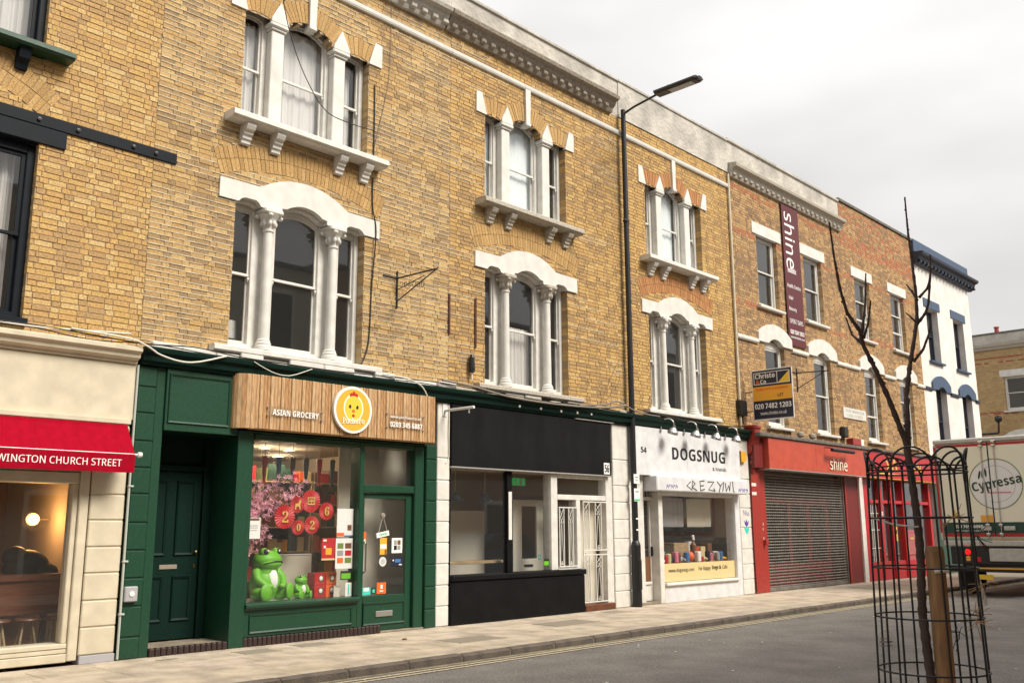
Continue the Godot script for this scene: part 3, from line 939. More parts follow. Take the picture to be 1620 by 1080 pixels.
# ---------------------------------------------------------------- upper storeys
var yellow := []
var orange_b := []
func house_cream() -> void:
	yellow = tone([[.60, .40, .155], [.56, .36, .13], [.62, .435, .19], [.54, .33, .125], [.63, .47, .235], [.52, .32, .13], [.46, .29, .135], [.40, .255, .125]])
	orange_b = tone([[.50, .315, .125], [.53, .345, .15], [.47, .285, .115]])
	var b := thing("terraced_house", "yellow brick house over the cream shopfront with the red awning", "house", Vector3(1.5, 0, 0))
	# window on the first floor, black frame
	var g := joint("window", b)
	mk("frame", MB.new().cbox(4.0, 4.12, 4.16, 6.44, -0.3, -0.1, 0.01).cbox(1.7, 1.82, 4.16, 6.44, -0.3, -0.1, 0.01).box(1.82, 4.0, 6.32, 6.44, -0.3, -0.1).box(1.82, 4.0, 4.16, 4.24, -0.3, -0.08).cbox(2.83, 2.99, 4.24, 6.32, -0.3, -0.1, 0.01), M.slate_paint, g)
	sash_light(g, 2.99, 4.0, 4.24, 5.24, 6.32, 0, -0.13, M.slate_paint, 0.05)
	sash_light(g, 1.82, 2.83, 4.24, 5.24, 6.32, 0, -0.13, M.slate_paint, 0.05)
	bx("window_head", g, M.slate_paint, 1.4, 4.42, 6.445, 6.672, -0.1, 0.03)
	bx("sill", g, M.slate_paint, 1.6, 4.14, 4.06, 4.155, -0.3, 0.08)
	# window on the second floor, green sill
	var g2 := joint("window", b)
	mk("frame", MB.new().cbox(3.97, 4.07, 7.74, 9.9, -0.3, -0.1, 0.01).cbox(1.7, 1.8, 7.74, 9.9, -0.3, -0.1, 0.01).box(1.8, 3.97, 9.8, 9.9, -0.3, -0.1).box(1.8, 3.97, 7.74, 7.84, -0.3, -0.08).cbox(2.8, 2.96, 7.84, 9.8, -0.3, -0.1, 0.01), M.slate_paint, g2)
	sash_light(g2, 2.96, 3.97, 7.84, 8.8, 9.8, 0, -0.13, M.slate_paint, 0.05)
	sash_light(g2, 1.8, 2.8, 7.84, 8.8, 9.8, 0, -0.13, M.slate_paint, 0.05)
	mk("sill", MB.new().run(P2([-0.3, 7.60, 0.22, 7.60, 0.25, 7.63, 0.25, 7.69, -0.3, 7.735]), 1.4, 4.36), M.green, g2)
	for x in [2.0, 3.78]:
		mk("bracket", MB.new().run(P2([-0.02, 7.34, 0.05, 7.34, 0.08, 7.42, 0.14, 7.46, 0.18, 7.598, -0.02, 7.598]), x - 0.07, x + 0.07), M.slate_paint, g2)
	var fan := voussoirs(b, 2.8, 4.9, 2.3, 2.72, 34, 38, 2, orange_b)
	bx("iron_tie_plate", b, M.slate_paint, 0.5, 5.93, 6.68, 6.835, -0.02, 0.03, 0.004)
	for x in [4.06, 4.55, 5.30, 5.62]:
		mk("bolt", MB.new().lathe([Vector2(0.028, 0), Vector2(0.028, 0.02), Vector2(0.0, 0.024)], Vector3(x, 6.757, 0.031), 8, Basis(Vector3.RIGHT, PI / 2)), M.black_iron, b)
	brick_wall(b, -0.5, 5.60, 3.99, 11.8, [rect(1.7, 4.1, 4.06, 6.44), rect(1.7, 4.06, 7.6, 9.9)], [fan, rect(0.5, 4.42, 6.44, 6.69)], yellow, M.mortar_dark, {"single": true, "seed": 8, "patchy": 0.25})
	shell(b, -0.5, 5.60, 11.8, M.room_mid)
	room(b, 0.0, 5.4, 4.06, 6.7, -3.2, -0.31, M.room_dark)
	room(b, 0.0, 5.4, 7.4, 10.2, -3.2, -0.31, M.room_mid)
	curtain(3.05, 3.95, 4.3, 6.35, -0.36, 0.025, 7, M.curtain, "pale net curtain behind the black sash window over the red awning")
	curtain(2.9, 3.93, 7.8, 9.8, -0.36, 0.02, 6, M.curtain, "pale curtain behind the window on the green sill")

func upper(b: Node, x0: float, x1: float, cx: float, old: bool, tones: Array, mortar: Material, opt: Dictionary) -> void:
	var d := merge([triple_first(b, cx, opt.arch, old), triple_second(b, cx, opt.arch, old)])
	brick_wall(b, x0, x1, 3.97, 10.86, d.open, d.skip, tones, mortar, opt)
	shell(b, x0, x1, 11.5, M.room_mid)
	room(b, x0 + 0.3, x1 - 0.3, 4.0, 6.75, -3.6, -0.31, M.room_dark)
	room(b, x0 + 0.3, x1 - 0.3, 7.5, 10.0, -3.4, -0.31, M.room_mid)
	mk("string_course", MB.new().run(P2([-0.02, 10.41, 0.045, 10.42, 0.06, 10.45, 0.065, 10.50, 0.03, 10.535, -0.02, 10.54]), x0 + 0.002, x1 - 0.002), M.stone_white, b)

func cornice(b: Node, nm: String, x0: float, x1: float, m: Material, pitch: float, y := 0.0, out := 0.0) -> void:
	var c := mk(nm, MB.new().run(P2([-0.02, 10.85 + y, 0.07, 10.85 + y, 0.09, 10.89 + y, 0.10, 10.94 + y, 0.17 + out, 11.0 + y, 0.20 + out, 11.07 + y, 0.29 + out, 11.10 + y, 0.31 + out, 11.17 + y, 0.28 + out, 11.20 + y, -0.02, 11.24 + y]), x0, x1), m, b)
	var x := x0 + 0.08
	while x < x1 - 0.1:
		mk("dentil", MB.new().cbox(x, x + pitch * 0.5, 10.90 + y, 10.985 + y, 0.05, 0.165 + out, 0.012), m, c)
		x += pitch

func house_green() -> void:
	var b := thing("terraced_house", "mottled brick house with white triple windows over the green grocery", "house", Vector3(5.6, 0, 0))
	var t := tone([[.56, .38, .165], [.52, .34, .14], [.60, .425, .20], [.48, .31, .14], [.53, .34, .145], [.42, .275, .13], [.33, .225, .12], [.28, .19, .11]])
	upper(b, 5.605, 11.215, 8.10, false, t, M.mortar_light, {"single": true, "seed": 21, "patchy": 0.3, "ribbon": true, "ribbon_cut": -0.16, "arch": orange_b})
	cornice(b, "cornice", 5.61, 11.0, M.parapet, 0.26)
	mk("parapet", MB.new().run(P2([-0.25, 10.86, 0.005, 10.86, 0.01, 11.74, 0.05, 11.75, 0.05, 11.80, -0.25, 11.82]), 5.605, 11.215), M.parapet, b)
	curtain(7.0, 7.33, 7.95, 9.5, -0.34, 0.02, 3, M.curtain, "net curtain in the narrow side light over the grocery")
	curtain(7.62, 8.56, 7.95, 9.7, -0.36, 0.012, 5, M.curtain, "grey net standing in for mirrored sky in the arched top light over the grocery")  # net tone carries the grey of the sky mirrored in the panes
	curtain(8.9, 9.15, 7.95, 9.5, -0.36, 0.015, 3, M.curtain, "net standing in for mirrored sky in the light beside the vertical cables")  # pale net doubles for the sky reflection on this light
	# lampshade seen behind the lower corner of the first-floor window
	var l := thing("table_lamp", "white drum shade of a table lamp behind the first-floor window", "lamp", Vector3(7.2, 4.3, -0.55))
	mk("lamp_shade", MB.new().lathe([Vector2(0.13, 4.42), Vector2(0.11, 4.70), Vector2(0.0, 4.70)], Vector3(7.2, 0, -0.55), 16), M.curtain, l)
	mk("stem", MB.new().lathe([Vector2(0.07, 4.0), Vector2(0.02, 4.05), Vector2(0.02, 4.45)], Vector3(7.2, 0, -0.55), 10), M.ink, l)

func house_black() -> void:
	var b := thing("terraced_house", "yellow brick house with weathered sills over the empty black shop", "house", Vector3(11.2, 0, 0))
	upper(b, 11.22, 16.445, 13.34, true, tone([[.58, .385, .15], [.54, .345, .13], [.61, .42, .18], [.51, .315, .125], [.55, .34, .125], [.44, .28, .125], [.37, .24, .12], [.31, .205, .11]]), M.mortar_dark, {"single": true, "seed": 33, "patchy": 0.35, "ribbon": true, "ribbon_share": 0.5, "ribbon_cut": 0.1, "arch": orange_b})
	cornice(b, "cornice", 11.04, 16.15, M.cornice_worn, 0.26)
	mk("parapet", MB.new().run(P2([-0.25, 10.86, 0.005, 10.86, 0.01, 11.74, 0.05, 11.75, 0.05, 11.80, -0.25, 11.82]), 11.22, 16.445), M.parapet, b)
	curtain(12.2, 12.55, 7.9, 9.55, -0.33, 0.004, 2, M.blind, "pale blind in the side light above the black fascia", "blind")
	curtain(12.9, 13.78, 7.9, 9.75, -0.33, 0.004, 3, M.blind, "pale blue blind behind the arched light above the black fascia", "blind")
	curtain(12.93, 13.78, 4.3, 5.5, -0.40, 0.015, 8, M.curtain, "grey pleated net across the lower sash above the black fascia")

func house_dog() -> void:
	var b := thing("terraced_house", "yellow brick house with white triple windows over the dog shop", "house", Vector3(16.45, 0, 0))
	upper(b, 16.45, 21.25, 18.62, false, tone([[.60, .40, .15], [.56, .36, .13], [.63, .435, .18], [.53, .33, .125], [.57, .35, .13], [.47, .30, .125], [.40, .255, .12], [.35, .22, .11]]), M.mortar_dark, {"single": true, "seed": 44, "patchy": 0.3, "arch": tone([[.47, .22, .09], [.50, .25, .10], [.43, .20, .08]])})
	mk("parapet", MB.new().run(P2([-0.25, 10.87, 0.025, 10.87, 0.03, 11.74, 0.06, 11.75, 0.06, 11.80, -0.25, 11.82]), 16.45, 21.25), M.parapet, b)
	mk("downpipe", MB.new().tube([Vector3(21.2, 10.8, 0.05), Vector3(21.2, 8.0, 0.05), Vector3(21.2, 4.1, 0.05)], 0.032, 10), M.cream, b)
	curtain(18.25, 18.98, 7.9, 9.7, -0.33, 0.006, 3, M.blind, "pale blind behind the arched light over the dog shop", "blind")

func houses_plain() -> void:
	var t := tone([[.51, .335, .16], [.475, .295, .137], [.55, .38, .187], [.44, .265, .127], [.495, .298, .137], [.37, .232, .122], [.28, .178, .105], [.23, .15, .095]])
	var red := tone([[.44, .17, .085], [.47, .20, .10], [.41, .155, .08], [.46, .22, .11]])
	var bands := [[10.45, 10.62, 21, 28.05, 0.7], [9.25, 9.42, 21, 28.05, 0.65], [7.33, 7.5, 21, 28.05, 0.65], [10.3, 10.75, 28.05, 34.2, 0.7], [9.35, 9.5, 28.05, 34.2, 0.6], [7.48, 7.66, 28.05, 34.2, 0.6], [10.75, 11.9, 28.05, 34.2, 0.3]]
	# shop with the shutter
	var b := thing("terraced_house", "brown brick house with red brick bands and the tall maroon banner", "house", Vector3(21.3, 0, 0))
	var d := merge([plain_window(b, 23.18, 1.16, 7.5, 9.47, 0, M.stone_white, M.frame_white, 0), plain_window(b, 25.94, 1.16, 7.5, 9.47, 0, M.stone_white, M.frame_white, 0), plain_window(b, 23.30, 1.1, 4.25, 6.42, 0.16, M.stone_white, M.frame_white, 1), plain_window(b, 26.16, 1.1, 4.25, 6.42, 0.16, M.stone_white, M.frame_white, 1)])
	brick_wall(b, 21.26, 28.05, 3.95, 10.86, d.open, d.skip, t, M.mortar_light, {"seed": 51, "patchy": 0.5, "bands": bands, "band_tones": red, "reveal": 0.14})
	shell(b, 21.26, 28.05, 11.5, M.room_mid)
	room(b, 21.5, 27.8, 4.0, 6.7, -3.2, -0.25, M.room_mid)
	room(b, 21.5, 27.8, 7.3, 9.9, -3.2, -0.25, M.room_mid)
	mk("string_course", MB.new().run(P2([-0.02, 6.38, 0.05, 6.39, 0.07, 6.42, 0.07, 6.49, 0.02, 6.52, -0.02, 6.52]), 21.27, 22.36).run(P2([-0.02, 6.38, 0.05, 6.39, 0.07, 6.42, 0.07, 6.49, 0.02, 6.52, -0.02, 6.52]), 24.24, 25.22).run(P2([-0.02, 6.38, 0.05, 6.39, 0.07, 6.42, 0.07, 6.49, 0.02, 6.52, -0.02, 6.52]), 27.10, 28.04), M.stone_white, b)
	cornice(b, "cornice", 21.28, 28.0, M.stone_dirty, 0.30, -0.08, -0.03)
	mk("parapet", MB.new().run(P2([-0.25, 10.87, 0.0, 10.87, 0.0, 11.78, 0.05, 11.79, 0.05, 11.85, -0.25, 11.87]), 21.26, 28.04), M.parapet, b)
	curtain(22.85, 23.15, 7.6, 9.4, -0.3, 0.02, 3, M.curtain, "white curtain drawn aside in the window beside the banner top")
	curtain(25.75, 26.05, 4.3, 6.4, -0.3, 0.02, 3, M.curtain, "pale curtain in the arched window beside the iron bracket")
	curtain(25.6, 25.85, 7.6, 9.4, -0.3, 0.02, 3, M.curtain, "white curtain in the window past the banner top")
	# red shop
	var c := thing("terraced_house", "brown brick house with red brick top over the red shop", "house", Vector3(28.05, 0, 0))
	d = merge([plain_window(c, 29.44, 1.16, 7.5, 9.47, 0, M.stone_white, M.frame_white, 0, -0.12, 8.75), plain_window(c, 32.32, 1.16, 7.5, 9.47, 0, M.stone_white, M.frame_white, 0, -0.12, 8.75), plain_window(c, 29.66, 1.1, 4.25, 6.42, 0.16, M.stone_white, M.frame_white, 1, -0.12, 5.75), plain_window(c, 32.50, 1.1, 4.25, 6.42, 0.16, M.stone_white, M.frame_white, 1, -0.12, 5.75)])
	for g in c.get_children():
		if not g is MeshInstance3D:
			var low: bool = g.get_index() >= 2
			var xx: float = [29.44, 32.32, 29.66, 32.50][g.get_index()]
			mk("transom", MB.new().box(xx - 0.5, xx + 0.5, 5.02 if low else 8.12, 5.07 if low else 8.17, -0.19, -0.135), M.frame_white, g)
	brick_wall(c, 28.06, 34.14, 3.95, 11.84, d.open, d.skip, t, M.mortar_light, {"seed": 57, "patchy": 0.5, "bands": bands, "band_tones": red, "reveal": 0.14})
	shell(c, 28.06, 34.14, 11.5, M.room_mid)
	room(c, 28.3, 33.9, 4.0, 6.7, -3.2, -0.25, M.room_dark)
	room(c, 28.3, 33.9, 7.3, 9.9, -3.2, -0.25, M.room_dark)
	mk("coping", MB.new().box(28.05, 34.15, 11.845, 11.93, -0.25, 0.05), M.coping, c)
	var sc := MB.new()
	for s in [[28.06, 28.73], [30.60, 31.56], [33.44, 34.13]]: sc.run(P2([-0.02, 6.38, 0.05, 6.39, 0.07, 6.42, 0.07, 6.49, 0.02, 6.52, -0.02, 6.52]), s[0], s[1])
	mk("string_course", sc, M.stone_white, c)
	# white rendered house with blue trim
	var e := thing("rendered_house", "white rendered house with dark blue cornice and window hoods", "house", Vector3(34.15, 0, 0))
	d = merge([plain_window(e, 35.62, 1.16, 7.55, 9.52, 0, M.blue_paint, M.blue_dark, 0, -0.22), plain_window(e, 38.42, 1.16, 7.55, 9.52, 0, M.blue_paint, M.blue_dark, 0, -0.22), plain_window(e, 35.85, 1.1, 4.3, 6.42, 0.16, M.blue_paint, M.blue_dark, 1, -0.22), plain_window(e, 38.62, 1.1, 4.3, 6.42, 0.16, M.blue_paint, M.blue_dark, 1, -0.22)])
	var wm := MB.new()
	var y := 0.0
	while y < 11.0:
		for s in cut(34.15, 39.95, spans(d.open, y + 0.05)):
			var at_edge := 0.0
			wm.box(s[0], s[1], y, y + 0.1, -0.3, at_edge, false)
		y += 0.1
	mk("wall", wm, M.render_white, e)
	mk("side_wall", MB.new().box(39.7, 39.951, 0, 11.0, -8, -0.301).box(34.15, 39.7, 0, 11, -8, -7.8), M.render_white, e)
	mk("roof", MB.new().box(34.2, 39.9, 11.0, 11.1, -8, -0.3), M.coping, e)
	room(e, 34.4, 39.6, 4.0, 6.7, -3.2, -0.32, M.room_dark)
	room(e, 34.4, 39.6, 7.3, 9.9, -3.2, -0.32, M.room_dark)
	mk("cornice", MB.new().run(P2([-0.02, 11.0, 0.10, 11.0, 0.14, 11.10, 0.22, 11.16, 0.25, 11.26, 0.38, 11.31, 0.40, 11.40, 0.34, 11.42, -0.02, 11.44]), 34.16, 40.2), M.blue_dark, e)
	var x := 34.3
	while x < 40.1:
		bx("dentil", e, M.blue_dark, x, x + 0.16, 11.04, 11.14, 0.05, 0.24, 0.012)
		x += 0.36
	bx("parapet", e, M.blue_paint, 34.16, 39.95, 11.441, 11.93, -0.3, 0.08, 0.01)
	var sc2 := MB.new()
	for s in [[34.16, 34.92], [36.79, 37.68], [39.56, 39.95]]: sc2.run(P2([-0.02, 6.38, 0.05, 6.39, 0.07, 6.42, 0.07, 6.49, 0.02, 6.52, -0.02, 6.52]), s[0], s[1])
	mk("string_course", sc2, M.blue_dark, e)

func house_far() -> void:
	var b := thing("corner_house", "yellow brick corner house with white windows beyond the rendered house", "house", Vector3(50, 0, -4))
	b.position = Vector3(50, 0, -14); b.rotation.y = -PI / 2
	off[b] = Vector3.ZERO   # local x runs along the front (world z + 14), local z points out to the street
	var inner := b
	var d := merge([plain_window(inner, 12.85, 1.3, 7.15, 8.8, 0, M.stone_white, M.frame_white, 0, -0.12), plain_window(inner, 10.0, 1.3, 7.15, 8.8, 0, M.stone_white, M.frame_white, 0, -0.12), plain_window(inner, 12.85, 1.1, 3.6, 5.6, 0.16, M.stone_white, M.frame_white, 1), plain_window(inner, 10.0, 1.1, 3.6, 5.6, 0.16, M.stone_white, M.frame_white, 1)])
	brick_wall(inner, 4.0, 16.0, 0.0, 10.2, d.open, d.skip, tone([[.53, .38, .19], [.49, .33, .16], [.56, .41, .21], [.44, .29, .15]]), M.mortar_light, {"seed": 71, "patchy": 0.3, "bands": [[9.72, 9.85, 4, 16, 0.8], [9.5, 9.6, 4, 16, 0.8], [6.95, 7.1, 4, 16, 0.6]], "band_tones": tone([[.40, .11, .055], [.36, .09, .05]]), "reveal": 0.14})
	mk("cornice", MB.new().run(P2([-0.02, 10.2, 0.08, 10.2, 0.12, 10.3, 0.2, 10.36, 0.22, 10.46, -0.02, 10.5]), 3.9, 16.1), M.stone_dirty, inner)
	mk("parapet", MB.new().box(4.0, 16.0, 10.5, 10.98, -0.25, 0.02), M.parapet, inner)
	mk("coping", MB.new().box(3.95, 16.05, 10.981, 11.06, -0.28, 0.06), M.coping, inner)
	mk("chimney_pot", MB.new().lathe([Vector2(0.12, 11.06), Vector2(0.10, 11.4), Vector2(0.13, 11.42), Vector2(0.13, 11.48), Vector2(0.0, 11.48)], Vector3(11.9, 0, -0.8), 12), M.red_col, inner)
	room(inner, 4.4, 15.6, 7.0, 9.5, -3, -0.25, M.room_mid)
	room(inner, 4.4, 15.6, 3.4, 6.2, -3, -0.25, M.room_mid)
	mk("side_wall", MB.new().box(4.0, 4.2, 0, 10.98, -8, -0.26).box(15.8, 16.0, 0, 10.98, -8, -0.26).box(4.2, 15.8, 0, 10.98, -8, -7.8).box(4.2, 15.8, 10.3, 10.5, -7.8, -0.26), M.room_mid, inner)

# houses on this side of the street, mirrored in the shop windows
func opposite_side() -> void:
	var spec := [[-14.0, 9.6, [.36, .23, .11]], [-7.6, 10.2, [.30, .12, .07]], [-1.2, 9.8, [.42, .29, .14]], [5.2, 10.4, [.33, .21, .11]], [11.6, 10.0, [.62, .58, .50]], [18.0, 10.4, [.38, .25, .12]], [24.4, 9.7, [.32, .14, .08]], [30.8, 10.3, [.40, .27, .13]], [37.2, 9.9, [.5, .46, .4]]]
	for i in spec.size():
		var x: float = spec[i][0]
		var h: float = spec[i][1]
		var wm := mat("opposite_wall%d" % i, spec[i][2][0], spec[i][2][1], spec[i][2][2], 0.9, "fine", Vector3(3, 6, 3))
		var b := thing("opposite_house", "plain flat-fronted house across the road from the shops", "house", Vector3(x, 0, 13.2), "houses across the road")
		mk("wall", MB.new().box(x, x + 6.38, 0, h, 13.2, 20), wm, b)
		mk("coping", MB.new().box(x - 0.001, x + 6.39, h, h + 0.12, 13.1, 20), M.coping, b)
		for fl in 3:
			for k in 2:
				var wx := x + 1.1 + 2.9 * k
				var y0 := 0.6 + 3.3 * fl
				if y0 + 2.0 > h - 0.3: continue
				mk("window", MB.new().box(wx, wx + 1.3, y0, y0 + 1.9, 13.17, 13.21), M.ink, b)
				mk("window_surround", MB.new().box(wx - 0.12, wx - 0.001, y0 - 0.1, y0 + 2.0, 13.14, 13.22).box(wx + 1.301, wx + 1.42, y0 - 0.1, y0 + 2.0, 13.14, 13.22).box(wx, wx + 1.3, y0 + 1.901, y0 + 2.05, 13.14, 13.22), M.stone_white, b)

# ---------------------------------------------------------------- cream shop
func shop_cream() -> void:
	var b := thing("cream_shopfront", "cream panelled shopfront with wide window and block pilaster", "shopfront", Vector3(0, 0, 0))
	mk("cornice", MB.new().run(P2([-0.3, 3.76, 0.08, 3.76, 0.09, 3.80, 0.16, 3.83, 0.17, 3.88, 0.22, 3.91, 0.22, 3.96, 0.19, 3.98, -0.02, 3.985, -0.3, 3.985]), -0.5, 5.55), M.cream, b)
	bx("fascia", b, M.cream, -0.5, 5.56, 3.02, 3.758, -0.3, 0.05)
	bx("awning_box", b, M.cream, -0.5, 5.5, 2.95, 3.015, -0.2, 0.14)
	quoins(b, M.cream, 5.10, 5.54, [0.10, 0.43, 0.75, 1.08, 1.40, 1.73, 2.05, 2.40, 2.94], -0.3, 0.03)
	bx("plinth", b, M.plastic_grey, 5.11, 5.55, 0.0, 0.098, -0.3, 0.04)
	mk("window_frame", MB.new().cbox(4.97, 5.085, 0.05, 2.94, -0.3, 0.02, 0.01).cbox(4.90, 4.968, 0.26, 2.18, -0.2, -0.02, 0.01).cbox(-0.5, 4.968, 2.18, 2.32, -0.3, -0.01, 0.01).box(-0.5, 4.968, 2.322, 2.94, -0.3, -0.03).cbox(-0.5, 4.968, 0.20, 0.26, -0.3, 0.0, 0.01).cbox(-0.5, 4.968, 0.145, 0.195, -0.3, -0.006, 0.008).cbox(-0.5, 4.968, 0.04, 0.14, -0.3, 0.01, 0.008), M.cream, b)
	mk("pane", MB.new().box(-0.5, 4.90, 0.26, 2.18, -0.12, -0.113), M.glass, b)
	room(b, -0.5, 5.5, 0.05, 2.9, -4.0, -0.31, M.wood_wall, M.floor_dark)
	var a := thing("shop_awning", "red canvas awning with white street name on its valance", "awning", Vector3(2.5, 2.9, 0.1))
	var m := MB.new()
	var prof := [Vector2(0.13, 2.945), Vector2(0.145, 2.90), Vector2(0.40, 2.545), Vector2(0.405, 2.53), Vector2(0.405, 2.315)]
	for i in 4:
		var p: Vector2 = prof[i]; var q: Vector2 = prof[i + 1]
		m.quad(Vector3(-0.5, q.y, q.x), Vector3(5.46, q.y, q.x), Vector3(5.46, p.y, p.x), Vector3(-0.5, p.y, p.x))
		m.quad(Vector3(5.46, q.y, q.x - 0.006), Vector3(-0.5, q.y, q.x - 0.006), Vector3(-0.5, p.y, p.x - 0.006), Vector3(5.46, p.y, p.x - 0.006))
	m.quad(Vector3(-0.5, 2.315, 0.399), Vector3(5.46, 2.315, 0.399), Vector3(5.46, 2.315, 0.405), Vector3(-0.5, 2.315, 0.405))
	m.tri(Vector3(5.461, 2.55, 0.40), Vector3(5.461, 2.55, 0.14), Vector3(5.461, 2.91, 0.14))
	mk("canvas", m, M.awning, a)
	mk("front_bar", MB.new().tube([Vector3(-0.5, 2.545, 0.385), Vector3(5.50, 2.545, 0.385)], 0.014, 8), M.plastic_white, a)
	mk("end_cap", MB.new().tube([Vector3(5.50, 2.545, 0.385), Vector3(5.55, 2.545, 0.385)], 0.035, 12), M.plastic_white, a)
	letters("STOKE NEWINGTON CHURCH STREET", a, M.white, Vector3(4.30, 2.432, 0.407), 1.98, 0.085)
	# inside
	var t := thing("bar_table", "long brown wooden table behind the cream shop window", "table", Vector3(3, 0, -0.9))
	bx("tabletop", t, M.wood_dark, 1.5, 5.3, 0.98, 1.06, -1.5, -0.75)
	bx("front_board", t, M.wood_dark, 1.55, 5.25, 0.56, 0.975, -0.86, -0.80)
	for x in [1.7, 2.9, 4.0, 5.15]: bx("leg", t, M.wood_dark, x, x + 0.07, 0.05, 0.97, -1.4, -1.33)
	for i in 4:
		var x := 4.0 + 0.36 * i
		var s := thing("bar_stool", "wooden stool under the long brown table", "stool", Vector3(x, 0, -0.62), "stools under the long table")
		for k in 2:
			mk("leg", MB.new().tube([Vector3(x - 0.05 + 0.1 * k, 0.5, -0.62), Vector3(x - 0.12 + 0.24 * k, 0.05, -0.55)], 0.016, 6), M.wood_pale, s)
			mk("leg", MB.new().tube([Vector3(x - 0.05 + 0.1 * k, 0.5, -0.66), Vector3(x - 0.12 + 0.24 * k, 0.05, -0.75)], 0.016, 6), M.wood_pale, s)
		mk("seat", MB.new().lathe([Vector2(0.0, 0.5), Vector2(0.15, 0.5), Vector2(0.16, 0.515), Vector2(0.15, 0.535), Vector2(0, 0.535)], Vector3(x, 0, -0.64), 14), M.wood_dark, s)
	var co := MB.new().ball(Vector3(4.85, 1.12, -1.2), Vector3(0.30, 0.24, 0.2)).ball(Vector3(4.70, 1.27, -1.2), Vector3(0.16, 0.14, 0.14)).ball(Vector3(5.02, 1.07, -1.15), Vector3(0.22, 0.13, 0.16))
	one("coat", co, M.ink, "dark coat heaped on the brown table in the cream shop", "coat")
	var l := thing("globe_lamp", "glowing round wall lamp inside the cream shop", "lamp", Vector3(5.17, 1.76, -2.0))
	mk("globe", MB.new().ball(Vector3(5.17, 1.76, -2.0), Vector3(0.085, 0.085, 0.085), 20, 14), M.lamp_glow, l)
	mk("arm", MB.new().tube([Vector3(5.17, 1.76, -2.08), Vector3(5.3, 1.76, -2.2), Vector3(5.48, 1.76, -2.2)], 0.012, 8), M.brass, l)
	var ol := OmniLight3D.new()
	ol.name = "globe_light"; ol.position = Vector3(0, 0, 0.1); ol.light_energy = 0.35; ol.light_color = Color(1, 0.72, 0.42); ol.light_size = 0.17; ol.omni_range = 8; ol.omni_attenuation = 2; ol.shadow_enabled = true
	l.add_child(ol)
	var p := thing("downpipe", "thin grey conduit between cream and green pilasters", "pipe", Vector3(5.57, 0, 0.05))
	mk("tube", MB.new().tube([Vector3(5.57, 3.75, 0.07), Vector3(5.57, 2.0, 0.06), Vector3(5.575, 0.02, 0.06)], 0.016, 8), M.conduit, p)
	for y in [2.15, 1.2, 0.55]: mk("clip", MB.new().cbox(5.55, 5.62, y, y + 0.025, 0.04, 0.09, 0.005), M.conduit, p)
	var ib := thing("intercom_box", "grey keypad box on the green pilaster by the conduit", "intercom", Vector3(5.68, 0.7, 0.05))
	bx("case", ib, M.plastic_grey, 5.60, 5.77, 0.71, 0.90, 0.03, 0.10, 0.012)
	mk("button", MB.new().lathe([Vector2(0.035, 0), Vector2(0.035, 0.01), Vector2(0, 0.012)], Vector3(5.69, 0.81, 0.10), 12, Basis(Vector3.RIGHT, PI / 2)), M.plastic_white, ib)

# ---------------------------------------------------------------- green grocery
func cornice_green(b: Node, x0: float, x1: float) -> void:
	mk("cornice", MB.new().run(P2([-0.3, 3.77, 0.10, 3.77, 0.11, 3.80, 0.15, 3.82, 0.16, 3.90, 0.21, 3.93, 0.22, 3.98, 0.20, 4.0, -0.3, 4.0]), x0, x1), M.green_dark, b)

